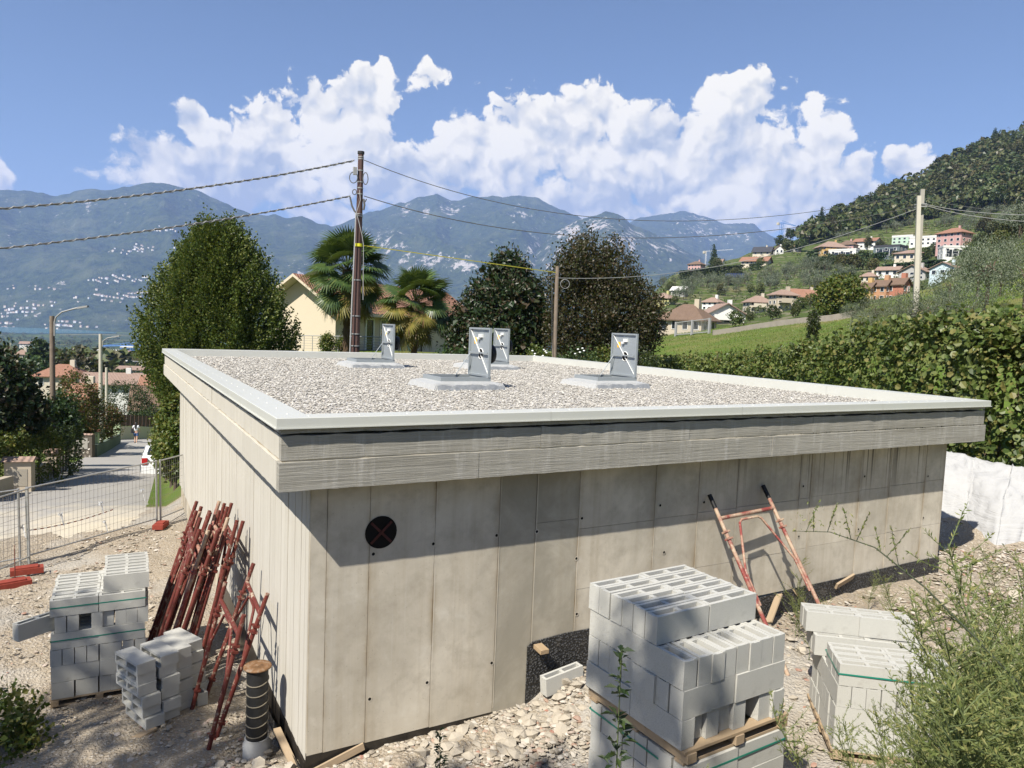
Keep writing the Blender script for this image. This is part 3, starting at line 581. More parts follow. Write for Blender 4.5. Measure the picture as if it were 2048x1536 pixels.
# ------------------------------------------------------------------ roof hatches, lids propped open
M_GALV = flat('galvanised_sheet', (.33, .36, .375), .45, .4, .35, .10, 3.0); M_MEMB = None
def m_memb(t):
    p = t.pos(); w_ = t.noise(t.scaled(p, (30, 30, 8)), 1.0, 5, .7, 1.2); return [t.mix(w_, (.37, .375, .37), (.52, .525, .515)), t.bump(w_, .9, .03)]
M_MEMB = material('white_membrane', m_memb, .4, .4); M_YEL = flat('yellow_sticker', (.75, .42, .02), .5); M_WHITE = flat('white_plastic', (.78, .78, .76), .4); M_RUBBER = flat('black_rubber', (.015, .015, .016), .5)
def hatch(x, y, label, wrap, seed):
    rr = random.Random(seed); HX, HY = .86, .72
    t = empty('roof_hatch', (x, y, ZG), 0, label, 'hatch', 'open roof hatches')
    # membrane kerb: wavy upper edge
    m = MB(); n = 9; ex = .16
    def loop(e, zs): 
        pts = []
        for k in range(n): pts.append((-e+(HX+2*e)*k/(n-1), -e, zs()))
        for k in range(1, n): pts.append((HX+e, -e+(HY+2*e)*k/(n-1), zs()))
        for k in range(1, n): pts.append((HX+e-(HX+2*e)*k/(n-1), HY+e, zs()))
        for k in range(1, n-1): pts.append((-e, HY+e-(HY+2*e)*k/(n-1), zs()))
        return pts
    A = loop(ex+.05, lambda: -.01); Bq = loop(ex, lambda: .088+rr.uniform(-.010, .010)); Cq = loop(-.0, lambda: .125)
    L = len(A); m.add(A+Bq+Cq, [(i+j*L, (i+1) % L+j*L, (i+1) % L+(j+1)*L, i+(j+1)*L) for j in (0, 1) for i in range(L)]); m.build('membrane_kerb', M_MEMB, t)
    m = MB(); xs_ = [-ex+.01+(HX+2*ex-.02)*k/14 for k in range(15)]; zt_ = [.072+rr.uniform(-.02, .016) for _ in xs_]; m.add([(q, -ex-.085+rr.uniform(-.006, .006), -.03) for q in xs_]+[(q, -ex-.036, z_) for q, z_ in zip(xs_, zt_)], [(k, k+1, 16+k, 15+k) for k in range(14)]); m.build('foil_skirt', flat('grey_foil', (.26, .27, .275), .35, .5, .2, .35, 25.0, .6), t)
    m = MB()
    for (a, b, c, d) in ((-.01, HX+.01, -.01, .03), (-.01, HX+.01, HY-.03, HY+.01), (-.01, .03, .03, HY-.03), (HX-.03, HX+.01, .03, HY-.03)): m.box(a, b, c, d, .11, .185)
    m.build('frame', M_GALV, t); m = MB(); m.box(.03, HX-.03, .03, HY-.03, .0, .02); m.build('shaft', M_DARK, t)
    # the lid stands upright on the right-hand edge, inner face to the left
    lid = MB(); zl = .185; lh = .80; xl = HX-.01
    lid.box(xl, xl+.006, -.02, HY+.02, zl, zl+lh)
    for (y0, y1, z0, z1) in ((-.02, .01, zl, zl+lh), (HY-.01, HY+.02, zl, zl+lh), (.01, HY-.01, zl, zl+.03), (.01, HY-.01, zl+lh-.03, zl+lh)): lid.box(xl-.035, xl-.0005, y0, y1, z0, z1)
    lo = lid.build('lid', M_GALV, t)
    rb = MB(); rb.bar((xl-.016, .0, zl+.02), (xl-.016, HY, zl+lh-.02), .007, .020, (1, 0, 0)); rb.build('diagonal_rib', flat('bright_rib', (.62, .63, .62), .4), lo)
    rb = MB(); rb.box(xl-.05, xl-.030, .03, HY-.03, zl+lh*.47, zl+lh*.47+.022); rb.build('cross_rib', M_GALV, lo)
    pr = MB(); pr.tube([(xl-.045, HY-.08, zl+lh*.46), (xl-.30, HY-.04, .17)], .008, 5); pr.build('prop_rod', M_GALV, lo)
    st = MB(); st.box(xl-.004, xl-.001, HY-.22, HY-.13, zl+lh*.66, zl+lh*.79); st.build('warning_sticker', M_YEL, lo)
    lk = MB(); lk.box(xl-.04, xl-.001, HY*.38, HY*.52, zl+lh*.80, zl+lh*.87); lk.box(xl-.05, xl-.001, HY*.50, HY*.58, zl+lh*.76, zl+lh*.80); lk.build('lock', M_WHITE, lo)
    n = 20; cy, cz, R = HY*.47, zl+lh*.46, .088
    hl = MB(); hl.add([(xl-.0025, cy+R*math.cos(2*math.pi*k/n), cz+R*math.sin(2*math.pi*k/n)) for k in range(n)], [tuple(range(n))[::-1]]); hl.build('vent_hole', M_DARK, lo)
    rg = MB(); rg.tube([(xl-.004, cy+R*math.cos(2*math.pi*k/n), cz+R*math.sin(2*math.pi*k/n)) for k in range(n+1)], .007, 5, False); rg.build('vent_ring', M_WHITE, lo)
    vc = MB(); vc.lathe([(.085, 0), (.085, .12), (.15, .12), (.165, .17), (.15, .21), (.09, .22)], 20); vo = vc.build('vent_cap', M_RUBBER, lo, (xl+.006, cy, cz), (0, math.pi/2, 0))
    return t
hatch(6.44, 4.40, 'open grey roof hatch nearest the right edge of the roof, in the front row', 1, 1)
hatch(3.36, 4.30, 'open grey roof hatch in the front row, left of the other front hatch', 1, 2)
hatch(3.60, 9.45, 'open grey roof hatch standing apart in front of the palm trunks', 0, 3)
hatch(6.44, 9.25, 'open grey roof hatch partly hidden behind the lid of a nearer hatch', 1, 4)
# ------------------------------------------------------------------ hollow concrete blocks
def m_block(t):
    p = t.coord(); n = t.noise(p, 3.0, 4, .6); sp = t.noise(p, 150.0, 2, .6); r = t.objrand()
    col = t.mix(n, (.43, .425, .39), (.51, .505, .465)); col = t.mix(t.ramp(sp, (.36, .6), (.46, 0.0)), col, (.33, .325, .295)); col = t.mix(t.m('MULTIPLY', r, .45), col, (.43, .42, .375)); col = t.mix(t.ramp(t.noise(p, 9.0, 5, .65), (.55, 0.0), (.75, .4)), col, (.30, .285, .255))
    pv = t.voro(p, 95.0); pore = t.ramp(pv, (.10, 1.0), (.22, 0.0)); col = t.mix(t.m('MULTIPLY', pore, .35), col, (.26, .255, .23)); return [col, t.bump(t.m('SUBTRACT', sp, pore), .6, .004)]
M_BLOCK = material('aggregate_block', m_block, .92, .15)
BLK = (.494, .117, .196)
def block_mesh(v):
    L, T, H = BLK; m = MB(); wt = .027; r = random.Random(v)
    m.box(0, L, 0, wt, 0, H); m.box(0, L, T-wt, T, 0, H-.001)
    for (a, b) in ((0, .030), (L/2-.017, L/2+.017), (L-.030, L)): m.box(a, b, wt, T-wt, 0, H-.002-r.random()*.004)
    me = m.mesh('hollow_block', M_BLOCK); return me
BLKM = [block_mesh(k) for k in range(3)]
ORD1 = ['first', 'second', 'third', 'fourth', 'fifth', 'sixth', 'seventh', 'eighth']
ORD = ['lowest', 'second', 'third', 'fourth', 'fifth', 'sixth', 'seventh', 'eighth', 'ninth', 'tenth']
def blk(M4, label, group, tilt=0.0):
    o = inst('concrete_block', random.choice(BLKM)); j = Matrix.Rotation(random.uniform(-.014, .014), 4, 'Z')
    o.matrix_world = M4 @ Matrix.Translation((random.uniform(-.007, .007), random.uniform(-.008, .008), 0)) @ j
    return tag(o, label, 'block', group)
RZ = lambda a: Matrix.Rotation(a, 4, 'Z')
def layer_long(base, z, rows, cols=(0, 1), label='', group='', skip=()):
    for r_ in rows:
        for c in cols:
            if (r_, c) in skip: continue
            blk(base @ Matrix.Translation((c*.5, r_*.1245, z)), label+', %s row back, %s' % (ORD1[r_], ('left', 'right')[c]), group)
def layer_short(base, z, cols, rows=(0, 1), label='', group='', skip=(), push={}):
    for c in cols:
        for r_ in rows:
            if (r_, c) in skip: continue
            blk(base @ Matrix.Translation((c*.1245+.119, r_*.5+push.get((r_, c), 0), z)) @ RZ(math.pi/2), label+', %s across, %s' % (ORD1[c], ('front', 'back')[r_]), group)
def pallet(base, z, label):
    e = empty('wooden_pallet', (0, 0, 0), 0, label, 'pallet', 'timber pallets under the blocks'); e.matrix_world = base @ Matrix.Translation((0, 0, z))
    for k in range(6): MB().box(-.02, 1.02, .0+k*.19, .09+k*.19, .085, .105).build('deck_board', M_WOOD, e)
    for k in range(3): MB().box(.0+k*.46, .08+k*.46, -.01, 1.03, .02, .084).build('bearer', M_WOOD, e)
    for k in range(3): MB().box(-.01, 1.01, .02+k*.45, .10+k*.45, .0, .019).build('foot_board', M_WOOD, e)
    return e
M_STRAP = flat('green_strap', (.015, .20, .14), .35, .5)
def strap(base, z, label, e=.003, x1=.998, y1=1.0):
    m = MB(); w_ = .014; t_ = .0015
    m.box(-e-t_, x1+e+t_, -e-t_, -e, z, z+w_); m.box(-e-t_, -e, -e, y1+e, z, z+w_); m.box(x1+e, x1+e+t_, -e, y1+e, z, z+w_); m.box(-e-t_, x1+e+t_, y1+e, y1+e+t_, z, z+w_)
    o = m.build('strap', M_STRAP); o.matrix_world = base; return tag(o, label, 'strap', 'green plastic straps round the blocks')
H = .199
# -- tall double stack in the right foreground
NB = Matrix.Translation((2.05, -2.80, .0)) @ RZ(.05); zb = .225; gp = 'concrete blocks in the tall foreground stack'
LB = 'pale block, tall foreground stack, {} layer from top'
pallet(NB, .115, 'timber pallet on the ground under the tall foreground block stack')
for k in range(4):
    lab = LB.format(ORD[8-k])
    if k % 2 == 0: layer_short(NB, zb+k*H, range(8), (0,), lab, gp); layer_short(NB, zb+k*H, (0,), (1,), lab, gp)
    else: layer_long(NB, zb+k*H, (0,), (0, 1), lab, gp); layer_long(NB, zb+k*H, range(1, 8), (0,), lab, gp)
layer_long(NB, zb+4*H, range(8), (0, 1), LB.format('fifth'), gp); strap(NB, zb+4*H+.115, 'green strap round the lower half of the tall foreground stack')
strap(NB, zb+1.2*H, 'green strap near the foot of the tall foreground stack')
zp = zb+5*H; pallet(NB, zp, 'timber pallet sandwiched inside the tall foreground block stack'); NU = NB @ Matrix.Translation((-.03, .03, 0)); zu = zp+.107
layer_short(NU, zu, range(8), (0, 1), LB.format('fourth'), gp, skip={(1, k) for k in range(1, 8)} | {(0, 5)}, push={(0, 0): 0, (0, 1): .045, (0, 2): .02, (0, 3): .035, (0, 6): .0, (0, 7): -.02})
lab = LB.format('third'); layer_long(NU, zu+H, (0,), (0, 1), lab, gp); layer_long(NU @ Matrix.Translation((-.02, 0, 0)), zu+H, (2, 3), (0,), lab, gp); layer_long(NU, zu+H, (1, 4, 5, 6, 7), (0,), lab, gp)
layer_short(NU, zu+2*H, range(8), (0, 1), LB.format('second'), gp); layer_long(NU @ Matrix.Translation((.0, .02, 0)), zu+3*H, range(2, 8), (0, 1), 'pale open-celled block, tall foreground stack, top layer', gp)
# -- strapped stack on the left
LM = Matrix.Translation((-1.80, 3.62, 0)) @ RZ(-.03); z0 = -.55; gp = 'concrete blocks in the strapped stack on the left'; LB = 'grey block, strapped left stack, {} layer from ground'
pallet(LM, z0-.107, 'timber pallet under the strapped block stack on the left')
for k in range(6):
    lab = LB.format(ORD[k]); off = LM
    if k % 2 == 0:
        sk = {(0, 2)} if k == 4 else set(); b = LM @ Matrix.Translation((.04 if k == 4 else 0, 0, 0))
        layer_short(b, z0+k*H, range(8), (0,), lab, gp, push={(0, 4): .03, (0, 1): .01} if k == 4 else {}, skip=sk); layer_short(b, z0+k*H, (0, 7), (1,), lab, gp)
    elif k == 5: layer_long(LM, z0+k*H, range(8), (0, 1), lab, gp)
    else: layer_long(LM, z0+k*H, (0,), (0, 1), lab, gp); layer_long(LM, z0+k*H, range(1, 8), (0,), lab, gp)
strap(LM, z0+5*H+.10, 'upper green strap round the left block stack'); strap(LM, z0+3*H+.10, 'lower green strap round the left block stack')
layer_long(LM @ Matrix.Translation((.04, .10, 0)), z0+6*H, range(7), (1,), 'grey block, part row on top of strapped left stack', gp)
layer_long(LM @ Matrix.Translation((-.01, .32, 0)), z0+6*H, (0,), (1,), 'grey block, part row on top of strapped left stack', gp, ) if False else None
blk(LM @ Matrix.Translation((-.30, -.10, z0+4*H)) @ RZ(.62), 'single block sticking out sideways from the left side of the strapped stack', 'stray concrete blocks')
# -- loose flat-laid stack in front of it
LS = Matrix.Translation((-1.06, 2.03, 0)) @ RZ(.40); gp = 'flat-laid blocks in the low loose stack'
FL = Matrix.Translation((.196, 0, 0)) @ Matrix.Rotation(-math.pi/2, 4, 'Y')             # block lying on its side
def flatblk(base, x, y, z, lab):
    blk(base @ Matrix.Translation((x+.196, y, z)) @ RZ(math.pi/2) @ Matrix.Rotation(math.pi/2, 4, 'X') @ Matrix.Translation((0, 0, 0)), lab, gp)
for c, (n, dy, zz) in enumerate(((6, 0, -.36), (6, .02, -.37), (6, .13, -.40), (6, .20, -.43))):
    for k in range(n): flatblk(LS @ RZ(random.uniform(-.03, .03)), c*.205+random.uniform(-.012, .012)-.012*k*(c < 1), dy+random.uniform(-.02, .02)+.012*k, zz+k*.119, 'flat-laid block, low loose stack, {} column from left, {} course from ground'.format(ORD1[c], ORD[k]))
blk(Matrix.Translation((-.22, 2.45, -.44)) @ RZ(math.pi/2+.25), 'single grey block on the ground right of the low loose stack', 'stray concrete blocks')
m = MB(); m.bar((-1.0, 1.99, -.375), (-.78, 2.14, -.37), .09, .02); tag(m.build('timber_offcut', M_WOOD), 'flat timber offcut under the low loose block stack', 'board')
# -- third stack behind the weeds
RB = Matrix.Translation((4.50, -2.12, 0)) @ RZ(-.70); z0 = .345; gp = 'concrete blocks in the stack behind the weeds'; LB = 'pale block, stack behind the weeds, {} layer from ground'
pallet(RB, z0-.107, 'timber pallet under the block stack behind the weeds')
layer_long(RB, z0, (0,), (0, 1), LB.format(ORD[0]), gp); layer_long(RB, z0, range(1, 8), (0,), LB.format(ORD[0]), gp)
layer_long(RB @ Matrix.Translation((.0, .0, 0)), z0+H, (0,), (0, 1), LB.format(ORD[1]), gp); layer_long(RB, z0+H, range(1, 8), (0,), LB.format(ORD[1]), gp)
layer_short(RB, z0+2*H, range(8), (0,), LB.format(ORD[2]), gp); layer_short(RB, z0+2*H, (0, 1), (1,), LB.format(ORD[2]), gp)
layer_long(RB, z0+3*H, range(0, 4), (0, 1), LB.format(ORD[3]), gp); strap(RB, z0+3*H+.10, 'green strap round the block stack behind the weeds', y1=.5)
layer_long(RB @ Matrix.Translation((-.08, .62, 0)), z0+3*H, range(0, 3), (0, 1), 'pale block, rear bench of the stack behind the weeds', gp)
layer_long(RB @ Matrix.Translation((-.16, .70, 0)), z0+4*H, range(0, 2), (0, 1), 'pale block, raised back row behind the weeds', gp)
blk(Matrix.Translation((2.86, .12, .12)) @ RZ(.06) @ Matrix.Rotation(-.10, 4, 'Y'), 'single block half buried in rubble against the black sheet', 'stray concrete blocks')
# ------------------------------------------------------------------ scaffold frames
M_BLKTAPE = flat('black_sleeve', (.012, .012, .012), .5); M_FADED = None
def m_faded(t):
    p = t.coord(); n = t.noise(p, 5, 5, .65); n2 = t.noise(p, 30, 4, .6)
    col = t.mix(t.ramp(n, (.42, 0.0), (.60, 1.0)), (.22, .05, .042), (.40, .30, .21)); col = t.mix(t.ramp(n2, (.55, 0.0), (.7, .5)), col, (.52, .47, .38)); return [col, t.bump(n2, .4, .003)]
M_FADED = material('faded_red_steel', m_faded, .6, .3)
def frame_parts(hh, ww=.98):
    P_ = {}
    for s in (-1, 1):
        m = MB(); m.tube([(s*ww/2, 0, 0), (s*ww/2, 0, hh)], .0245, 8); P_.setdefault('leg', []).append(m)
        for (z, l) in ((.22, .05), (hh*.74, .05), (hh*.78, .045)):
            c = MB(); c.box(s*ww/2-.034, s*ww/2+.034, -.034, .034, z-.012, z+.012); c.tube([(s*ww/2+.03, -.045, z), (s*ww/2+.03, .045, z)], .010, 6); P_.setdefault('coupler', []).append(c)
    m = MB(); m.tube([(-ww/2, 0, hh*.86), (ww/2, 0, hh*.86)], .0245, 8); P_['crossbar'] = [m]
    m = MB(); q = [(-ww/2+.045, .0, hh*.36), (-ww/2+.045, 0, hh*.55), (-ww*.20, 0, hh*.815), (-ww*.15, 0, hh*.83), (ww*.15, 0, hh*.83), (ww*.20, 0, hh*.815), (ww/2-.045, 0, hh*.55), (ww/2-.045, 0, hh*.36)]; m.tube(q, .016, 6); P_['brace'] = [m]
    return P_
FP = {}
def scaffold(name, a0, a1, up, hh, mat, label, group, caps=False):
    """a0, a1: feet of the two legs; up: direction of the legs"""
    a0, a1, up = Vector(a0), Vector(a1), Vector(up).normalized(); x = (a1-a0).normalized(); x = (x-up*x.dot(up)).normalized(); y = up.cross(x)
    e = empty(name, (0, 0, 0), 0, label, 'scaffold frame', group); Mx = Matrix((x, y, up)).transposed().to_4x4(); Mx.translation = (a0+a1)/2; e.matrix_world = Mx
    key = (hh, mat.name)
    if key not in FP: FP[key] = {k: [q.mesh(k, mat) for q in v] for k, v in frame_parts(hh).items()}
    for k, v in FP[key].items():
        for me in v: inst(k, me, e)
    if caps:
        for s in (-1, 1): m = MB(); m.tube([(s*.49, 0, hh-.17), (s*.49, 0, hh+.01)], .027, 8); m.build('sleeve', M_BLKTAPE, e)
    return e
gp = 'red scaffold frames leaning on the left wall'
for k in range(11):
    xt = .27-k*.050; jy = random.uniform(-.10, .10)+(.12 if k % 2 else -.06); dz = random.uniform(-.06, .05); tw = random.uniform(-.03, .03); y0 = 3.35+jy; dx = -.44-random.uniform(0, .12)-.012*k
    a0 = (xt+dx, y0+random.uniform(-.05, .05)+.02*k, -.56+dz+.004*k); a1 = (xt+dx+tw, y0+.98, -.60+dz)
    lab = 'rusty red scaffold frame, %s out from the wall in the leaning bundle' % (ORD1+['ninth', 'tenth', 'eleventh'])[k]
    if k == 0: lab = 'red scaffold frame closest to the wall in the leaning bundle'
    if k == 10: lab = 'red scaffold frame farthest from the wall, outermost of the leaning bundle'
    scaffold('scaffold_frame', a0, a1, (-dx, random.uniform(-.02, .02), 1.93), 2.08, M_FADED if k in (3, 8) else M_RED, lab, gp)
scaffold('scaffold_frame', (-.24, 1.62, -.36), (-.24, 2.60, -.42), (.50, -.04, 1.52), 1.62, M_RED, 'red scaffold frame propped alone on the wall behind the black pipe', gp)
scaffold('scaffold_frame', (-.34, 1.42, -.36), (-.40, 2.38, -.42), (.36, -.02, 1.52), 1.46, M_RED, 'shorter red scaffold frame in front of the lone one, behind the black pipe', gp)
tr = Vector((6.217, .335, 2.076)); tl = Vector((5.233, .335, 2.10)); dn = Vector((.12, -1.22, -1.76)); scaffold('scaffold_frame', tl+dn, tr+dn, -dn, 2.15, M_FADED, 'faded red scaffold frame with black sleeves leaning on the front wall', 'scaffold frame on the front wall', True)
# ------------------------------------------------------------------ black standpipe with rusty lid
sp = empty('standpipe', (.09, 1.18, -.38), 0, 'black cord-wrapped pipe with rusty round lid at the building corner', 'pipe')
m = MB(); m.lathe([(.135, 0), (.135, .14), (.118, .17), (.118, .20)], 20); m.build('base_collar', flat('grey_pvc', (.36, .36, .35), .6, .3, 0, .25, 9), sp)
m = MB(); m.lathe([(.105, .18), (.105, .92)], 20); m.build('pipe', flat('black_pipe', (.018, .018, .018), .55, .3, 0, .5, 12, .3), sp)
for k in range(6):
    m = MB(); m.tube([(.108*math.cos(a), .108*math.sin(a), .27+k*.105+.03*math.sin(a+.6)) for a in np.linspace(0, 2*math.pi, 21)], .006, 5, False); m.build('cord', flat('dusty_cord', (.16, .14, .105), .9), sp)
m = MB(); m.lathe([(.128, .92), (.136, .925), (.136, .938), (.12, .942), (.05, .944)], 24)
def m_lid(t): n = t.noise(t.coord(), 14, 5, .7); return [t.ramp(n, (.3, (.07, .04, .02)), (.5, (.19, .10, .045)), (.7, (.26, .22, .17))), t.bump(n, .5, .004)]
m.build('lid', material('rusty_lid', m_lid, .7, .3), sp)
# ------------------------------------------------------------------ loose timbers
def plank(a, b, w_, t_, label, up=(0, 0, 1)):
    m = MB(); L = (Vector(b)-Vector(a)).length; m.box(0, L, -w_/2, w_/2, -t_/2, t_/2); o = m.build('plank', M_WOOD); d = (Vector(b)-Vector(a)).normalized(); u = Vector(up); s = u.cross(d).normalized(); u = d.cross(s)
    Mx = Matrix((d, s, u)).transposed().to_4x4(); Mx.translation = a; o.matrix_world = Mx; return tag(o, label, 'plank', 'loose planks by the walls')
plank((.34, .33, -.20), (.93, .345, -.045), .022, .07, 'pale plank lying along the foot of the front wall by the corner'); plank((.33, .28, -.21), (.27, 1.10, -.10), .07, .022, 'pale plank along the foot of the side wall by the corner')
plank((6.25, .16, .36), (6.62, .33, .62), .02, .10, 'plank propped on the black sheet behind the leaning frame', (0, -1, .3)); plank((7.75, .30, .58), (8.16, .335, .66), .03, .09, 'short plank end sticking out of the black sheet further right', (0, -.4, 1))
plank((2.86, .20, .585), (2.86, .355, .595), .10, .045, 'short timber end poking out above the black sheet near the rubble')
plank((6.98, .05, .36), (6.90, .33, .66), .03, .03, 'thin batten leaning on the black sheet beside the frame leg')
# ------------------------------------------------------------------ rubble
def m_rub(t):
    r = t.island(); p = t.coord(); n = t.noise(p, 16, 5, .65)
    col = t.ramp(r, (0.0, (.22, .19, .15)), (.3, (.33, .285, .22)), (.6, (.41, .365, .295)), (.8, (.50, .465, .41)), (.93, (.34, .24, .18)), (1.0, (.30, .15, .11)))
    return [t.mix(t.ramp(n, (.4, 0.0), (.7, .45)), col, (.38, .34, .28)), t.bump(n, .6, .01)]
M_RUB = material('rubble_stone', m_rub, .92, .15)
def gz(x, y): return terrain_z(x, y)
def scatter(xs, ys, sizes, lift, name, mat, flatz=.65, kind='stuff'):
    z = gz(xs, ys); V, Fq = stones(np.stack([xs, ys, z+sizes*lift], -1), sizes, flatz); o = inst(name, npmesh(name, V, Fq, mat)); o['kind'] = kind; return o
def band(n, pts, w0, w1):
    t_ = rng.random(n)*(len(pts)-1); i = t_.astype(int); f = (t_-i)[:, None]; p = np.array(pts, float); q = p[i]*(1-f)+p[i+1]*f
    return q[:, 0]+rng.normal(0, w0, n), q[:, 1]+rng.normal(0, w1, n)
def outside(x, y): return ~((x > .30) & (x < 10.4) & (y > .34) & (y < 13.4))
def put(n, pts, w0, w1, smin, smax, lift, name, fz=.65, pw=2.2):
    x, y = band(n, pts, w0, w1); k = outside(x, y); x, y = x[k], y[k]; s = smin+(smax-smin)*rng.random(len(x))**pw; return scatter(x, y, s, lift, name, M_RUB, fz)
put(2600, [(.9, .0), (1.6, -.05), (2.4, -.1), (3.2, -.1)], .3, .28, .012, .045, .30, 'rubble'); put(2600, [(.2, -.5), (1.4, -.9), (2.6, -.8), (3.6, -.9)], .7, .6, .010, .035, .3, 'rubble')
put(3600, [(3.5, -.6), (5, -.5), (7, -.8), (9, -.8), (11, -.8)], 1.0, .75, .012, .05, .25, 'rubble', .5, 2.6); put(3000, [(-2.2, 1.6), (-1.0, .6), (0, .3), (-.3, 2.4), (-.2, 4.5)], .6, .6, .008, .035, .3, 'rubble', .6, 3)
put(2300, [(-2.4, 5.5), (-1.2, 6), (-1.6, 8), (-1, 9.5), (-.4, 11)], .7, .8, .010, .045, .3, 'rubble', .6, 3); put(2500, [(10.8, .8), (11.8, .2), (12.4, -.8), (13, -2)], .7, .6, .014, .05, .3, 'rubble', .6, 2)
STONE = [npmesh('stone', *stones(np.zeros((1, 3)), 1.0, .75), M_RUB) for _ in range(6)]
def big_stones(n, pts, w0, w1, s0, s1, lab, grp):
    x, y = band(n, pts, w0, w1); k = outside(x, y)
    for a, b in zip(x[k], y[k]):
        s = random.uniform(s0, s1); o = inst('stone', random.choice(STONE), None, (a, b, G(a, b)+s*.35), (random.uniform(-.4, .4), random.uniform(-.4, .4), random.uniform(0, 6.3)), (s, s*random.uniform(.8, 1.1), s)); tag(o, lab, 'stone', grp)
big_stones(110, [(1.0, -.02), (1.8, -.08), (2.5, -.12), (3.1, -.1)], .28, .22, .032, .085, 'pale angular stone in the rubble heap along the front wall', 'stones heaped along the front wall')
big_stones(26, [(-.5, .9), (.0, .7), (.2, .2), (-.3, .2)], .22, .2, .04, .09, 'grey stone lying near the foot of the black pipe', 'stones around the black pipe')
big_stones(34, [(4, -.3), (6, -.5), (8, -.7), (10.5, -.9)], .6, .5, .05, .10, 'flat pale stone on the gravel strip by the leaning frame', 'stones on the right-hand gravel strip')
# ------------------------------------------------------------------ white geotextile over the bank
def m_geo(t):
    p = t.pos(); wv = t.node('TexWave', {'bands_direction': 'Z'}, Scale=5.0, Distortion=5.0, Detail=3.0, Detail_Scale=1.2); t.set(wv.inputs['Vector'], p); n = t.noise(p, 3, 5, .6)
    col = t.mix(n, (.35, .35, .35), (.42, .42, .415)); f = t.noise(t.scaled(p, (1.2, 1.2, 4.0)), 1.0, 6, .62, 1.0); return [col, t.bump(f, .7, .10)]
def build_geo():
    b = np.array([(11.3, 2.6, .55), (12.2, 1.5, .60), (12.4, 1.1, .62), (12.15, .45, .60), (12.6, .2, .62), (13.2, -.8, .65), (13.8, -2.2, .7)]); tpp = np.array([(12.6, 3.6, 2.02), (13.5, 2.35, 1.96), (13.6, 1.7, 1.86), (13.6, 1.0, 1.78), (13.9, .5, 1.72), (14.6, -.6, 1.75), (15.3, -2.0, 1.8)])
    nu, nv = 90, 36; u = np.linspace(0, 6, nu); i = np.minimum(u.astype(int), 5); f = (u-i)[:, None]; f = f*f*(3-2*f); Bq = b[i]*(1-f)+b[i+1]*f; Tq = tpp[i]*(1-f)+tpp[i+1]*f
    v = np.linspace(-.12, 1.18, nv); V = Bq[:, None]*(1-v)[None, :, None]+Tq[:, None]*v[None, :, None]
    V[..., 2] += .22*np.sin(np.pi*np.clip(v, 0, 1))[None, :]+(fbm(u[:, None]*1.5+v*0, v[None, :]*3+u[:, None]*.3, 4)-.5)*.22
    V[..., 2] += (fbm(u[:, None]*9+v[None, :]*2, v[None, :]*9+u[:, None]*2, 4)-.5)*.13; V[..., 1] += (fbm(u[:, None]*7+4, v[None, :]*6, 4)-.5)*.09; V[..., 2] -= np.clip(v-1, 0, 1)[None, :]*1.6; V[..., 0] += (fbm(u[:, None]*3+9, v[None, :]*2.5, 3)-.5)*.12
    tag(inst('geotextile_sheet', npmesh('geotextile_sheet', V.reshape(-1, 3), grid_faces(nu, nv), material('white_geotextile', m_geo, .75, .2), True)), 'white geotextile sheet covering the earth bank right of the building', 'sheet')
build_geo()
# ------------------------------------------------------------------ vegetation
def leaf_arrays(C, D, Nn, size, asp=.45, fold=.18, six=False):
    """C centres, D leaf directions, Nn rough normals; returns verts and quads"""
    n = len(C); D = unit(D); Nn = unit(Nn-D*(Nn*D).sum(-1, keepdims=True)+1e-6); S = np.cross(D, Nn); sz = np.asarray(size).reshape(-1, 1)*np.ones((n, 1)); wd = sz*asp
    if six:
        V = np.stack([C-D*sz*.5, C-D*sz*.22+S*wd*.85+Nn*sz*fold, C+D*sz*.22+S*wd*.8+Nn*sz*fold, C+D*sz*.5, C+D*sz*.22-S*wd*.8+Nn*sz*fold, C-D*sz*.22-S*wd*.85+Nn*sz*fold], 1)
        Fq = (np.array([(0, 1, 2, 3), (0, 3, 4, 5)])[None]+6*np.arange(n)[:, None, None]).reshape(-1, 4)
    else:
        V = np.stack([C-D*sz*.5, C+S*wd+Nn*sz*fold, C+D*sz*.5, C-S*wd+Nn*sz*fold], 1); Fq = (np.arange(4)[None]+4*np.arange(n)[:, None])
    return V.reshape(-1, 3), Fq
def sph(n): v = rng.normal(size=(n, 3)); return unit(v)
def crown(lobes, ncl, per, rc, size, up=.3, asp=.45, shell=(.72, 1.02), six=False, zstretch=1.0, droop=0.0, low=None, core=.42):
    lobes = np.array(lobes, float); area = (lobes[:, 3]*lobes[:, 5]); pick = rng.choice(len(lobes), ncl, p=area/area.sum()); L = lobes[pick]
    d = sph(ncl); rr = rng.uniform(shell[0], shell[1], (ncl, 1)); cc = L[:, :3]+d*L[:, 3:6]*rr
    keep = np.ones(ncl, bool)
    for q in lobes:
        e = (((cc-q[:3])/q[3:6])**2).sum(-1); keep &= (e > core)
    if low is not None: keep &= cc[:, 2] > low
    cc, d = cc[keep], d[keep]; n = len(cc)
    g = rng.normal(size=(n, per, 3))*rc; g[..., 2] *= zstretch; C = (cc[:, None]+g).reshape(-1, 3); out = np.repeat(d, per, 0)
    D = unit(out*.55+sph(n*per)*.8+np.array([0, 0, up])-np.array([0, 0, droop])); Nn = unit(out*.7+sph(n*per)*.6+np.array([0, 0, .45]))
    s = np.asarray(size); s = rng.uniform(s[0], s[1], len(C)) if s.ndim else s
    return leaf_arrays(C, D, Nn, s, asp, .15, six), cc
M_BARK = flat('bark', (.10, .075, .055), .9, .1, 0, .4, 8.0, .6)
M_L_HORN = leafmat('hornbeam_leaf', (.034, .060, .014), (.058, .092, .019), (.095, .135, .028), (.16, .175, .045), trans=.25)
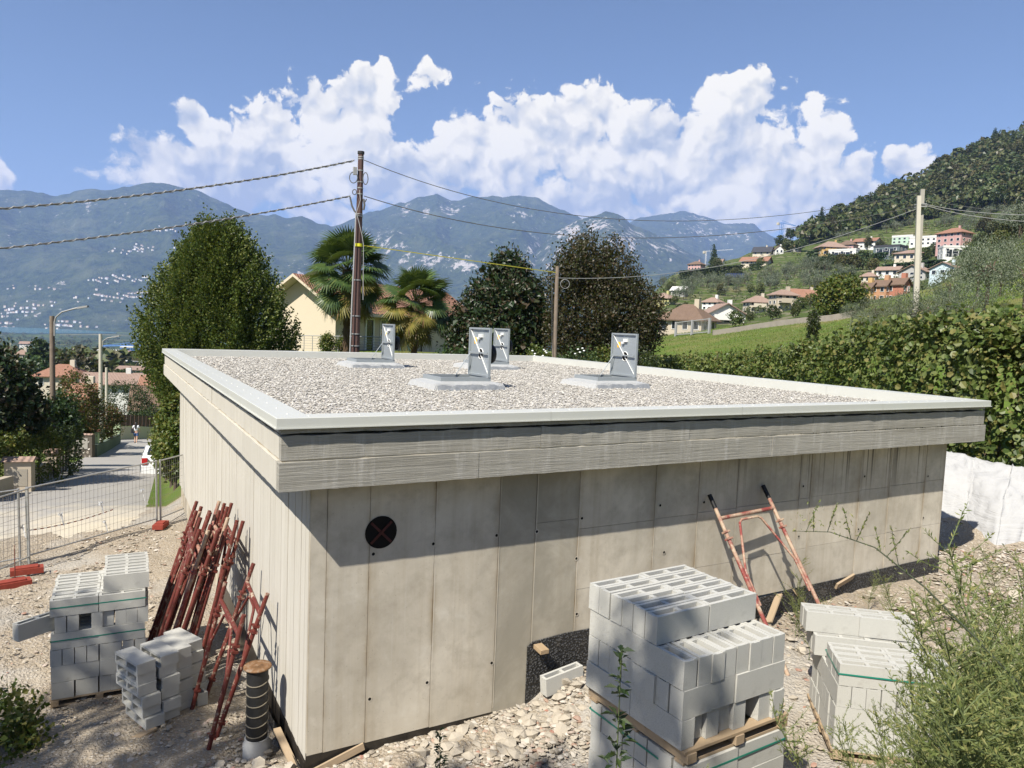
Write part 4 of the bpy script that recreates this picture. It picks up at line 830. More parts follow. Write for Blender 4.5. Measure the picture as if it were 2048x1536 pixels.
M_L_MAGN = leafmat('magnolia_leaf', (.014, .028, .010), (.020, .040, .013), (.028, .050, .016), (.055, .04, .022), rough=.42, spec=.35, trans=.08)
M_L_BEECH = leafmat('copper_leaf', (.025, .026, .012), (.040, .034, .014), (.060, .038, .018), (.045, .055, .018), trans=.2)
M_L_BUSH = leafmat('garden_leaf', (.045, .075, .014), (.07, .105, .02), (.11, .14, .028), (.16, .15, .035), trans=.3)
M_L_AUT = leafmat('turning_leaf', (.045, .07, .016), (.08, .09, .02), (.13, .09, .03), (.12, .05, .03), trans=.25)
M_L_DARK = leafmat('dark_leaf', (.018, .035, .012), (.03, .055, .016), (.05, .075, .02), trans=.2, objvar=.5)
M_L_FOREST = leafmat('forest_leaf', (.042, .062, .018), (.068, .09, .024), (.10, .112, .03), (.085, .082, .03), trans=.2, objvar=.8)
M_L_OLIVE = leafmat('olive_leaf', (.075, .10, .055), (.11, .135, .08), (.15, .175, .115), (.20, .22, .16), trans=.15, objvar=.3)
M_L_KIWI = leafmat('vine_leaf', (.045, .072, .016), (.075, .115, .024), (.12, .16, .04), (.165, .20, .07), (.13, .165, .04), (.20, .185, .06), trans=.32)
M_L_WEED = leafmat('weed_leaf', (.13, .165, .05), (.19, .225, .075), (.25, .28, .10), (.28, .27, .10), trans=.4)
def trunk_mesh(h, r, lobes=(), seed=0):
    rr = random.Random(seed); m = MB(); pts = [(rr.uniform(-.04, .04)*k*h*.2, rr.uniform(-.04, .04)*k*h*.2, h*k/4-.15) for k in range(5)]; m.tube(pts, [r, r*.85, r*.72, r*.6, r*.45], 8)
    for q in list(lobes)[:9]:
        m.tube([pts[2+rr.randint(0, 2)], ((pts[3][0]+q[0])/2, (pts[3][1]+q[1])/2, (pts[3][2]+q[2])/2+.1*h), (q[0], q[1], q[2])], [r*.42, r*.26, r*.10], 6)
    return m
def tree(name, label, loc, lobes, ncl, per, rc, size, mat, r=.14, group=None, cat='tree', th=None, inner=0, **kw):
    (V, Fq), cc = crown(lobes, ncl, per, rc, size, **kw); e = empty(name, loc, 0, label, cat, group)
    inst('crown', npmesh('crown', V, Fq, mat), e)
    if inner: (V, Fq), _ = crown(lobes, inner, 6, rc*1.5, size[1]*1.5, shell=(.25, .72), core=-1.0); inst('inner_foliage', npmesh('inner_foliage', V, Fq, mat), e)
    zt = th or max(q[2] for q in lobes); trunk_mesh(zt, r, lobes, len(label)).build('trunk', M_BARK, e); return e
# -- big hornbeam left of the house
b = P(436, 768, 28.5); gz_ = G(b[0], b[1]); k_ = 28.5/F
def hornbeam():
    e = empty('hornbeam_tree', (b[0], b[1], gz_), 0, 'large dense egg-shaped green tree behind the left roof corner', 'tree'); V_ = []; F_ = []; off = 0
    n = 5200; t = rng.random(n)**.85; a = rng.uniform(0, 2*math.pi, n); H_ = 7.6
    prof = np.interp(t, [0, .12, .3, .5, .7, .85, .95, 1.0], [1.6, 2.3, 2.62, 2.5, 2.0, 1.35, .76, .3])
    lump = 1+.12*np.sin(a*5+t*9)+.08*np.sin(a*11-t*14); rr_ = prof*lump*rng.uniform(.80, 1.02, n)
    C0 = np.stack([rr_*np.cos(a), rr_*np.sin(a), .35+t*H_*.93+.25*rng.normal(size=n)*(t > .5)], -1); out = np.stack([np.cos(a), np.sin(a), .1+0*a], -1)
    per = 16; up = unit(np.array([0, 0, 1.0])+out*rng.uniform(.15, .6, (n, 1))+rng.normal(size=(n, 3))*.15); s = (np.arange(per)/per)[None, :, None]*rng.uniform(.35, .75, (n, 1, 1))
    C = C0[:, None]+up[:, None]*s+rng.normal(size=(n, per, 3))*.045; C = C.reshape(-1, 3); o2 = np.repeat(out, per, 0); u2 = np.repeat(up, per, 0)
    L = leaf_arrays(C, unit(u2*.6+o2*.5+sph(len(C))*.6), unit(o2+sph(len(C))*.7+np.array([0, 0, .5])), rng.uniform(.06, .10, len(C)), .5)
    inst('crown', npmesh('crown', *L, M_L_HORN), e)
    n = 3000; t = rng.random(n); a = rng.uniform(0, 2*math.pi, n); prof = np.interp(t, [0, .12, .3, .5, .7, .85, 1.0], [1.4, 2.0, 2.3, 2.1, 1.5, .9, .2])*rng.uniform(.45, .88, n); C0 = np.stack([prof*np.cos(a), prof*np.sin(a), .3+t*7.0], -1)
    C = (C0[:, None]+rng.normal(size=(n, 6, 3))*.16).reshape(-1, 3); inst('inner_foliage', npmesh('inner_foliage', *leaf_arrays(C, sph(len(C)), sph(len(C)), .15, .5), M_L_HORN), e)
    # long spiky top shoots
    C = []; D = []
    for k in range(95):
        a = random.uniform(0, 6.28); q = random.uniform(0, 1)**.6*1.5; x, y = q*math.cos(a), q*math.sin(a); z0 = 7.35-1.2*q-random.uniform(0, .4); Ls = random.uniform(.4, 1.15)
        for j in range(int(Ls*30)): C.append((x+.06*random.gauss(0, 1), y+.06*random.gauss(0, 1), z0+j/30)); D.append((random.gauss(0, .6), random.gauss(0, .6), .8))
    C = np.array(C); inst('top_shoots', npmesh('top_shoots', *leaf_arrays(C, np.array(D), sph(len(C)), .075, .5), M_L_HORN), e)
    trunk_mesh(5.5, .16, [(0, 0, 5), (1, .5, 4), (-1, .3, 4), (.4, -1, 4)], 3).build('trunk', M_BARK, e)
hornbeam()
def at(x, ybase_px, d, z=None):
    q = P(x, 700, d); return (q[0], q[1], G(q[0], q[1]) if z is None else z)
def zpx(x, y, d): return P(x, y, d)[2]
# -- magnolia, copper beech in the middle
d = 37; l = at(1000, 0, d); top = zpx(1000, 500, d)-l[2]
rl_ = random.Random(5); tree('magnolia_tree', 'glossy dark magnolia tree with pointed top right of the palms', l, [(2.2*math.cos(a)*(1-.1*k), 1.9*math.sin(a), top*(.22+.085*k), .75, .75, .7) for k, a in enumerate([rl_.uniform(0, 6.28) for _ in range(7)])]+[(0, 0, top*.40, 2.5, 2.3, top*.34), (.15, 0, top*.60, 1.9, 1.8, top*.27), (.25, 0, top*.82, .95, .95, top*.18), (-1.4, 0, top*.26, 1.5, 1.5, 1.5), (1.3, .2, top*.27, 1.6, 1.4, 1.6)], 1700, 13, .2, (.17, .25), M_L_MAGN, .15, asp=.26, up=.25, inner=500)
d = 35; l = at(1205, 0, d); top = zpx(1205, 478, d)-l[2]
tree('copper_tree', 'broad dark bronze-leaved tree behind the short wooden pole', l, [(2.3*math.cos(a), 1.8*math.sin(a), top*(.3+.07*k), .8, .8, .9) for k, a in enumerate([rl_.uniform(0, 6.28) for _ in range(8)])]+[(-1.3, 0, top*.93, .35, .35, .7), (.3, .1, top*.90, .4, .4, .7), (-.3, 0, top*.40, 2.6, 2.3, top*.38), (-1.1, 0, top*.70, 1.25, 1.3, top*.29), (.5, .1, top*.68, 1.3, 1.3, top*.28), (1.7, .2, top*.42, 1.5, 1.4, top*.34), (-2.0, 0, top*.5, 1.0, 1.0, 1.4), (.2, 0, top*.25, 2.9, 1.8, 1.6)], 3000, 16, .17, (.08, .13), M_L_BEECH, .15, up=.6, zstretch=1.7, inner=800)
# shrubs and white-flowering bushes at the foot of these trees
for (x, d, w_, h_, mt, lab) in ((1078, 27, .7, .75, M_L_BUSH, 'low flowering bush left of the short wooden pole behind the roof'), (1160, 27.5, 1.0, 1.0, M_L_DARK, 'leafy bush with pale flowers right of the short wooden pole'), (1215, 29, 1.1, .9, M_L_BUSH, 'green bush in front of the bronze-leaved tree'), (905, 30, 1.0, .8, M_L_DARK, 'dark laurel bush at the foot of the magnolia'), (655, 41, .35, 1.0, M_L_BUSH, 'thin climbing plant on the terrace railing'), (692, 42, .5, .9, M_L_BUSH, 'bushy pot plant beside the tall brown pole'), (1270, 33, 1.2, 1.0, M_L_DARK, 'dark shrub right of the bronze-leaved tree'), (1000, 30, .9, .7, M_L_DARK, 'small dark shrub right of the laurel bush')):
    l = at(x, 0, d); zt = max(l[2]+h_, zpx(x, 705, d)+.1 if d < 40 else 0)
    tree('shrub', lab, l, [(0, 0, (zt-l[2])*.55, w_, w_*.8, (zt-l[2])*.5)], 170, 12, .12, (.06, .11), mt, .04, cat='bush', th=.4)
fl = MB()
def flowers(name, label, pts):
    e = empty(name, pts[0], 0, label, 'flowers')
    for q in pts:
        m = MB(); m.lathe([(.005, -.02), (.05, .0), (.035, .03), (.008, .035)], 6); m.build('flower', M_WHITE, e, tuple(np.array(q)-np.array(pts[0])))
flowers('white_flowers', 'cluster of white blossoms beside the short wooden pole', [tuple(P(x, y, 26.3)) for x, y in ((1065, 702), (1070, 708), (1086, 712), (1091, 703), (1093, 706), (1088, 700), (1083, 714), (1069, 712), (1156, 699), (1165, 697), (1168, 702), (1150, 708), (1160, 705))])
# -- fan palms
M_P_G = leafmat('palm_green', (.042, .080, .026), (.07, .115, .032), (.11, .15, .04), rough=.4, trans=.2); M_P_Y = leafmat('palm_yellow', (.13, .13, .03), (.19, .17, .04), (.25, .19, .055), (.19, .12, .05), trans=.25); M_P_B = flat('palm_fibre', (.11, .075, .05), .95, .05, 0, .5, 30, .8)
def fan_mesh(name, mat, n=34, R=.62, seed=0):
    rr = random.Random(seed); V = []; Fq = []
    for k in range(n):
        a = (k/(n-1)-.5)*4.7; Lf = R*(1-.22*abs(k/(n-1)-.5)*2)*rr.uniform(.9, 1.06); c, s = math.cos(a), math.sin(a); w_ = .016; dz = -.10*Lf-rr.uniform(0, .10)*Lf
        p0 = np.array([.03*c, .03*s, 0]); p1 = np.array([Lf*.55*c, Lf*.55*s, .02]); p2 = np.array([Lf*c, Lf*s, dz]); sd = np.array([-s, c, 0])
        i = len(V); V += [p0, p1+sd*w_*1.6, p1-sd*w_*1.6, p2+sd*.004, p2-sd*.004]; Fq += [(i, i+1, i+2, i+2)] if False else []; Fq += [(i+1, i+3, i+4, i+2)]; V += [p0+sd*.004, p0-sd*.004]; Fq += [(i+5, i+1, i+2, i+6)]
    return npmesh(name, np.array(V), np.array(Fq), mat)
FAN = [fan_mesh('frond', M_P_G, seed=k) for k in range(2)]+[fan_mesh('frond', M_P_Y, seed=9+k) for k in range(2)]
def petiole(L): m = MB(); m.tube([(0, 0, 0), (0, 0, L)], [.014, .008], 5); return m.mesh('petiole', M_L_BUSH)
PET = petiole(1.0)
def palm(label, x, d, ytop, seed, nf, sc_=1.0):
    rr = random.Random(seed); l = at(x, 0, d); ht = zpx(x, ytop, d)-l[2]; e = empty('fan_palm', l, 0, label, 'palm', 'fan palms in front of the cream house'); hub = ht-1.12*sc_
    m = MB(); n = 16; m.tube([(0, 0, hub*k/n-.1) for k in range(n+1)], [.15+.05*(k % 2)+.10*(k/n)**3 for k in range(n+1)], 10); m.build('trunk', M_P_B, e)
    C = np.stack([rng.normal(0, .16, 900), rng.normal(0, .16, 900), rng.uniform(.3, hub+.1, 900)], -1); Dd = unit(C*np.array([1, 1, 0])+np.array([0, 0, -.5])+rng.normal(size=C.shape)*.2)
    inst('fibre', npmesh('fibre', *leaf_arrays(C, Dd, sph(900), rng.uniform(.08, .2, 900), .10), M_P_B), e)
    for k in range(nf):
        f = (k+.5)/nf; el = rad(82-132*f+rr.uniform(-12, 12)); a = k*2.399+rr.uniform(-.2, .2); L = sc_*(.55+.35*math.sin(math.pi*min(1, f*1.1)))*rr.uniform(.85, 1.1)
        d_ = Vector((math.cos(a)*math.cos(el), math.sin(a)*math.cos(el), math.sin(el))); p0 = Vector((0, 0, hub+.15-.85*sc_*f)); p1 = p0+d_*L
        old = f > .5 and rr.random() < (.3+.55*(f-.5)/.5); o = inst('frond', FAN[2+rr.randint(0, 1)] if old else FAN[rr.randint(0, 1)], e)
        xax = (d_+Vector((0, 0, -.25-.5*f))).normalized(); z = Vector((-math.sin(a), math.cos(a), 0)).cross(xax).normalized()*-1
        if z.z < 0 and el > 0: z = -z
        y = z.cross(xax); Mx = Matrix((xax, y, z)).transposed().to_4x4() @ Matrix.Rotation(rr.uniform(-.7, .7), 4, 'X'); s = sc_*rr.uniform(.9, 1.15); Mx = Mx @ Matrix.Scale(s, 4); Mx.translation = p1; o.matrix_basis = Mx
        q = inst('petiole', PET, e); q.location = p0; q.rotation_euler = d_.to_track_quat('Z', 'Y').to_euler(); q.scale = (sc_, sc_, L)
    return e
palm('taller fan palm with yellowing skirt directly behind the tall brown pole', 692, 38.5, 462, 1, 74, 1.74)
palm('shorter fan palm with yellow lower fronds between brown pole and magnolia', 828, 36.5, 533, 2, 60, 1.5)
# -- garden trees and hedges along the street on the left
l = at(-2, 0, 25); top = zpx(10, 668, 25)-l[2]
tree('magnolia_tree', 'big dark magnolia cut off by the left picture edge', (l[0]-.9, l[1], l[2]), [(0, 0, top*.60, 1.9, 1.9, top*.38), (.6, .1, top*.50, 1.6, 1.5, top*.27), (-1.6, 0, top*.6, 1.9, 1.8, top*.38), (1.0, .4, top*.42, 1.25, 1.2, top*.20)], 1700, 13, .18, (.15, .24), M_L_MAGN, .14, asp=.3)
for (x, d, ytop, ybot, w_, mt, lab, n) in ((150, 43, 742, 885, 1.35, M_L_AUT, 'tall mixed shrub with reddish leaves beside the first lamp post', 520), (100, 30, 800, 900, .8, M_L_DARK, 'dark bush in shade behind the bright hedge', 380), (190, 49, 800, 880, 1.5, M_L_AUT, 'yellowing garden shrub above the green street wall', 480), (122, 34, 790, 900, .7, M_L_DARK, 'shady shrub left of the stone gate wall', 380), (168, 44, 845, 890, .9, M_L_BUSH, 'leafy bush hanging over the stone gate wall', 260), (216, 58, 838, 880, .9, M_L_AUT, 'small bush over the end of the green street wall', 220), (248, 72, 762, 850, 2.6, M_L_DARK, 'round green tree by the end of the street', 650), (304, 70, 812, 870, 1.2, M_L_DARK, 'blue-green conifer at the end of the street', 300)):
    l = at(x, 0, d); z1 = zpx(x, ytop, d)-l[2]; z0 = max(.1, zpx(x, ybot, d)-l[2]); zc, hh = (z0+z1)/2, (z1-z0)/2; tree('garden_shrub' if n < 600 else 'round_tree', lab, l, [(0, 0, zc, w_, w_*.9, hh), (w_*.45, .1, zc-.2*hh, w_*.6, w_*.7, hh*.7), (-w_*.45, 0, zc-.2*hh, w_*.6, w_*.7, hh*.7)], n, 12, .15, (.10, .17), mt, .08, cat='bush' if n < 600 else 'tree')
for (x, d, ytop, w_, lab) in ((344, 24.5, 792, .44, 'bright green bush beside the parked white car, touching the building'), (334, 28.5, 815, .40, 'light green bush at the kerb left of the parked car'), (352, 22.5, 850, .36, 'low leafy bush at the iron railing by the building')):
    l = at(x, 0, d); top = zpx(x, ytop, d)-l[2]; tree('roadside_bush', lab, l, [(0, 0, top*.62, w_, w_, top*.40), (-w_*.4, .2, top*.5, w_*.7, w_*.8, top*.3), (w_*.5, .1, top*.75, w_*.6, w_*.6, top*.26)], 420, 12, .11, (.09, .14), M_L_BUSH, .06, cat='bush', up=.1)
def hedge(name, label, p0, p1, wdt, hgt, n, size, mat, z=None):
    p0, p1 = np.array(p0), np.array(p1); L = np.linalg.norm(p1-p0); t = rng.random(n)
    C = np.stack([p0[0]+(p1[0]-p0[0])*t, p0[1]+(p1[1]-p0[1])*t], -1); s = unit(np.array([-(p1-p0)[1], (p1-p0)[0]])); base = terrain_z(C[:, 0], C[:, 1]) if z is None else np.full(n, z)
    face = rng.random(n); u = np.where(face < .55, rng.uniform(-1, 1, n), np.sign(rng.uniform(-1, 1, n))*rng.uniform(.85, 1.05, n)); hh = np.where(face < .55, rng.uniform(.85, 1.06, n), rng.uniform(0, 1, n))
    hh = hh*(1+.10*np.sin(t*17)+.06*np.sin(t*41)); C3 = np.stack([C[:, 0]+s[0]*u*wdt/2, C[:, 1]+s[1]*u*wdt/2, base+hh*hgt], -1)+rng.normal(size=(n, 3))*size*.5
    out = np.stack([s[0]*u, s[1]*u, hh*1.2], -1); e = empty(name, (p0[0], p0[1], float(base[0])), 0, label, 'hedge'); C3 -= np.array([p0[0], p0[1], float(base[0])])
    V, Fq = leaf_arrays(C3, unit(out+sph(n)), unit(out+sph(n)*.7), rng.uniform(.7, 1.2, n)*size, .45); inst('foliage', npmesh('foliage', V, Fq, mat), e)
    m = MB()
    for k in range(max(2, int(L/.8))): q = p0+(p1-p0)*(k+.5)/max(2, int(L/.8))-p0; m.tube([(q[0], q[1], -.2), (q[0], q[1], hgt*.6)], .03, 5)
    o = m.build('stems', M_BARK, e); o['kind'] = 'stuff'; return e
q0 = hit(-60, 1000)[0]; q1 = P(100, 950, 23.5); h0 = P(-70, 950, 22.5); hedge('clipped_hedge', 'bright green hedge behind the gate pillar at the left edge', (h0[0], h0[1]), (P(96, 940, 26.5)[0], P(96, 940, 26.5)[1]), 1.2, 1.75, 6200, .10, M_L_BUSH)
h0 = P(104, 940, 28.0); h1 = P(140, 940, 32.5); hedge('clipped_hedge', 'dark shaded hedge between the two gate pillars', (h0[0], h0[1]), (h1[0], h1[1]), 1.0, 1.8, 3200, .10, M_L_DARK)
l = P(30, 1330, 7.4)                         # low green plants at the left edge of the site
tree('ground_plant', 'low green leafy plant at the left picture edge by the blocks', (l[0]-.35, l[1]+.2, G(l[0]-.35, l[1]+.2)), [(0, 0, .22, .55, .5, .26), (.1, -.35, .12, .5, .4, .18)], 260, 11, .07, (.04, .075), M_L_BUSH, .02, cat='plant', th=.2)
# -- kiwi vine row on the right
def vine_row():
    KP = [(1180, 45, 716), (1300, 42, 707), (1400, 36, 703), (1500, 31, 695), (1600, 26.5, 682), (1700, 22.5, 665), (1800, 19.0, 646), (1900, 16.6, 633), (1990, 15.4, 622), (2060, 14.6, 640), (2200, 13.8, 640)]
    base = np.array([P(x, 700, d)[:2] for x, d, y in KP]); tz = np.array([P(x, y, d)[2] for x, d, y in KP]); n = 27000
    t = (rng.random(n)**.8)*(len(KP)-1); i = np.minimum(t.astype(int), len(KP)-2); f = t-i; q = base[i]*(1-f)[:, None]+base[i+1]*f[:, None]; T = tz[i]*(1-f)+tz[i+1]*f
    dirv = unit(base[i+1]-base[i]); s = np.stack([dirv[:, 1], -dirv[:, 0]], -1); s = s*np.where(((CAM[:2]-q)*s).sum(-1) > 0, 1, -1)[:, None]; gz0 = terrain_z(q[:, 0], q[:, 1])
    hh0 = rng.random(n)**.8
    T = T-.22-.25*np.clip(1-t/6, 0, 1)-.15+(.07*np.sin(t*9.0)+(vnoise(t*6, t*0)-.5)*.75)*np.clip(t/6, .25, 1); hgt = np.maximum(T-gz0, .5); topf = rng.random(n) < .40; u = np.where(topf, rng.uniform(-.7, .5, n), rng.uniform(.35, .62, n)); bul = .30*np.sin(t*11)+.9*(vnoise(t*7, hh0*3+t*2)-.5)
    hz = np.where(topf, rng.uniform(.88, 1.04, n), hh0)
    hang = np.where(~topf, 1.0, 0.0); C = np.stack([q[:, 0]+s[:, 0]*(u+bul), q[:, 1]+s[:, 1]*(u+bul), gz0+.05+hz*hgt], -1)+rng.normal(size=(n, 3))*.11
    out = np.stack([s[:, 0]*(1-.7*topf), s[:, 1]*(1-.7*topf), .35+.6*topf], -1); V, Fq = leaf_arrays(C, unit(np.array([0, 0, -.5])+out*.4+sph(n)*.7), unit(out+sph(n)*.55), (.06+.115*rng.random(n)**1.3), .46, .10, True)
    e = empty('vine_row', tuple(base[5])+(float(gz0.mean()),), 0, 'long overgrown row of broad-leaved vines behind the right side of the roof', 'vines'); off = np.array(e.location); inst('foliage', npmesh('foliage', V-off, Fq, M_L_KIWI), e)
    ns = 170; C = []; D = []; st = MB()
    for k in range(ns):
        tt = random.uniform(1.5, len(KP)-1.01); i = int(tt); f = tt-i; q = base[i]*(1-f)+base[i+1]*f; z = tz[i]*(1-f)+tz[i+1]*f-.45; Ls = random.uniform(.25, .95); dv = np.array([random.gauss(0, .35), random.gauss(0, .35), random.uniform(.5, 1)]); p0 = np.array([q[0]+random.uniform(-.5, .5), q[1]+random.uniform(-.5, .5), z]); cur = np.array([random.gauss(0, .3), random.gauss(0, .3), -.35])
        w_ = [p0+dv*Ls*u+cur*Ls*u*u for u in (0, .35, .7, 1)]; st.tube([tuple(p-off) for p in w_], [.008, .006, .004, .002], 4, False)
        for j in range(int(Ls*22)): u = random.random(); p = p0+dv*Ls*u+cur*Ls*u*u; C.append(p+np.array([random.gauss(0, .05) for _ in range(3)])-off); D.append((random.gauss(0, .6), random.gauss(0, .6), random.gauss(-.1, .4)))
    C = np.array(C); V, Fq = leaf_arrays(C, np.array(D), sph(len(C))+np.array([0, 0, .6]), rng.uniform(.05, .14, len(C)), .46, .10, True); inst('shoot_leaves', npmesh('shoot_leaves', V, Fq, M_L_KIWI), e); st.build('shoots', M_BARK, e)['kind'] = 'stuff'
    for k in range(26):
        tt = k/25*(len(KP)-1.01); i = int(tt); f = tt-i; q = base[i]*(1-f)+base[i+1]*f; g = G(*q); m = MB(); h = (tz[i]*(1-f)+tz[i+1]*f)-g
        m.tube([(q[0]-off[0], q[1]-off[1], g-.2-off[2]), (q[0]-off[0]+random.uniform(-.1, .1), q[1]-off[1]+random.uniform(-.1, .1), g+h*.5-off[2]), (q[0]-off[0]+random.uniform(-.2, .2), q[1]-off[1], g+h*.9-off[2])], [.045, .035, .02], 6); m.build('stem', M_BARK, e)
vine_row()
# -- olive trees on the right, mid distance
def olive_mesh(seed, n, per, sz):
    rr = random.Random(seed); lobes = [(0, 0, 2.6, 1.3, 1.3, 1.1)]+[(rr.uniform(-1.2, 1.2), rr.uniform(-1.2, 1.2), rr.uniform(1.7, 3.4), rr.uniform(.6, 1.0), rr.uniform(.6, 1.0), rr.uniform(.6, 1.1)) for _ in range(6)]
    (V, Fq), cc = crown(lobes, n, per, .2, sz, up=.5, asp=.16, zstretch=1.4, shell=(.4, 1.1)); return npmesh('crown', V, Fq, M_L_OLIVE), trunk_mesh(2.6, .13, lobes, seed).mesh('trunk', M_BARK)
ONEAR = [olive_mesh(k, 420, 16, (.12, .2)) for k in range(2)]
def plant_tree(name, label, meshes, loc, s, group, cat='tree'):
    e = empty(name, loc, random.uniform(0, 6.28), label, cat, group); e.scale = (s*random.uniform(.9, 1.15), s*random.uniform(.9, 1.15), s*random.uniform(.9, 1.15)); inst('crown', meshes[0], e)
    if meshes[1]: inst('trunk', meshes[1], e)
    return e
for k, (x, d, ytop, lab) in enumerate(((1745, 38, 598, 'grey-green olive bush left of the concrete pole foot'), (1812, 33, 590, 'grey olive tree in front of the concrete pole'), (1890, 40, 540, 'loose olive tree right of the concrete pole'), (1965, 36, 488, 'tall feathery olive tree near the right picture edge'), (2040, 32, 500, 'olive tree cut by the right picture edge'), (2010, 55, 470, 'darker olive behind the tall feathery one'), (1700, 46, 625, 'small olive shrub at the edge of the meadow'), (1925, 27, 585, 'low olive shrub above the vine row'), (1770, 30, 612, 'spreading olive bush between the meadow and the concrete pole'), (1850, 29, 575, 'olive tree directly right of the concrete pole base'), (1990, 44, 515, 'rounded olive tree above the right end of the vines'), (1722, 34, 640, 'grey olive bush at the right corner of the meadow'), (1945, 48, 500, 'slender olive tree left of the tall feathery one'))):
    l = at(x, 0, d); plant_tree('olive_tree', lab, ONEAR[k % 2], l, max(.35, (zpx(x, ytop, d)-l[2])/3.9), 'olive trees above the vine row')
l = at(1676, 0, 72); top = zpx(1676, 553, 72)-l[2]; tree('leafy_tree', 'full dark green tree standing at the right end of the meadow wall', l, [(0, 0, top*.55, 2.4, 2.2, top*.45), (-.9, 0, top*.4, 1.9, 1.8, top*.36), (.9, 0, top*.38, 1.8, 1.6, top*.34)], 520, 12, .28, (.22, .36), M_L_BUSH, .14)
l = at(1624, 0, 34); plant_tree('cypress_sapling', 'small dark conifer sapling in the meadow', (npmesh('crown', *crown([(0, 0, .9, .22, .22, .9)], 150, 10, .06, (.06, .1), up=1.0)[0], M_L_DARK), trunk_mesh(1.2, .03).mesh('trunk', M_BARK)), l, 1.0, 'saplings in the meadow')
# -- grass tufts in the meadow
def meadow_grass():
    n = 26000; x = rng.uniform(1310, 2040, n); d = rng.uniform(38, 75, n)**1.0; a = np.arctan((x-1024)/F); X, Y = unpolar(a, d/np.cos(a)); z = terrain_z(X, Y); C = np.stack([X, Y, z+.05], -1)
    V, Fq = leaf_arrays(C, unit(np.array([0, 0, 1.0])+sph(n)*.5), sph(n), rng.uniform(.07, .17, n), .13); o = inst('meadow_grass', npmesh('meadow_grass', V, Fq, leafmat('grass_blade', (.10, .15, .025), (.13, .19, .035), (.17, .22, .05), (.20, .20, .07), trans=.3))); tag(o, kind='stuff')
meadow_grass()
# -- woodland on the right-hand hill: single trees, then the mass behind
def forest_mesh(seed, kind):
    rr = random.Random(seed)
    if kind == 'con': lobes = [(0, 0, 2+k*1.35, max(.3, 2.4-k*.28), max(.3, 2.4-k*.28), .8) for k in range(8)]; L = crown(lobes, 230, 5, .35, (.5, .85), up=-.1, asp=.35)[0]; return npmesh('crown', *L, M_L_DARK), trunk_mesh(9, .2).mesh('trunk', M_BARK)
    lobes = [(0, 0, 7, 3.4, 3.4, 3.6)]+[(rr.uniform(-2.8, 2.8), rr.uniform(-2.8, 2.8), rr.uniform(4, 9.5), rr.uniform(1.5, 2.4), rr.uniform(1.5, 2.4), rr.uniform(1.5, 2.4)) for _ in range(6)]
    L = crown(lobes, 250, 6, .5, (.6, 1.05), up=.3, asp=.45)[0]; return npmesh('crown', *L, M_L_FOREST), trunk_mesh(7, .25, lobes[:4], seed).mesh('trunk', M_BARK)
FOR = [forest_mesh(k, 'b') for k in range(4)]; CON = [forest_mesh(k, 'con') for k in range(2)]; OFAR = [olive_mesh(20+k, 110, 6, (.35, .6)) for k in range(3)]
def inpoly(x, y, poly):
    r_ = False; n = len(poly); j = n-1
    for i in range(n):
        if (poly[i][1] > y) != (poly[j][1] > y) and x < (poly[j][0]-poly[i][0])*(y-poly[i][1])/(poly[j][1]-poly[i][1])+poly[i][0]: r_ = not r_
        j = i
    return r_
def sample_poly(poly, n):
    xs = [p[0] for p in poly]; ys = [p[1] for p in poly]; out = []
    while len(out) < n:
        x, y = random.uniform(min(xs), max(xs)), random.uniform(min(ys), max(ys))
        if inpoly(x, y, poly): out.append((x, y))
    return out
FORP = [(1575, 484), (1640, 440), (1720, 412), (1800, 362), (1850, 346), (1950, 285), (2110, 215), (2110, 420), (1950, 425), (1880, 440), (1760, 462), (1680, 474), (1620, 492)]
for (x, y) in sample_poly(FORP, 215):
    q, d = hit(x, y, 90); con = random.random() < .14 or (x < 1760 and random.random() < .3); s = random.uniform(.75, 1.25)
    plant_tree('woodland_tree', 'dark conifer in the wood on the right-hand hill' if con else 'broadleaf tree in the wood on the right-hand hill', random.choice(CON if con else FOR), tuple(q), s, 'conifers in the hillside wood' if con else 'broadleaf trees in the hillside wood')
for (x, y, s) in ((1800, 378, 2.0), (1738, 432, 1.3), (1660, 462, 1.2), (1695, 446, 1.15), (1625, 478, 1.1), (1640, 470, 1.4)):
    q, d = hit(x, y, 90); plant_tree('tall_tree', 'tall tree standing out against the sky on the wooded ridge', random.choice(CON if s < 1.9 else FOR), tuple(q), s, 'trees on the ridge skyline')
OL1 = [(1310, 566), (1500, 556), (1560, 545), (1650, 528), (1720, 560), (1660, 592), (1560, 580), (1450, 594), (1350, 604)]; OL2 = [(1640, 488), (1760, 462), (1880, 438), (2060, 415), (2060, 480), (1950, 470), (1900, 455), (1760, 472)]
for (x, y) in sample_poly(OL1, 120)+sample_poly(OL2, 110):
    q, d = hit(x, y, 90)
    if d > 900: continue
    plant_tree('grove_olive', 'small grey olive tree in the hillside groves among the houses', random.choice(OFAR), tuple(q), random.uniform(.8, 1.35), 'olives in the hillside groves')
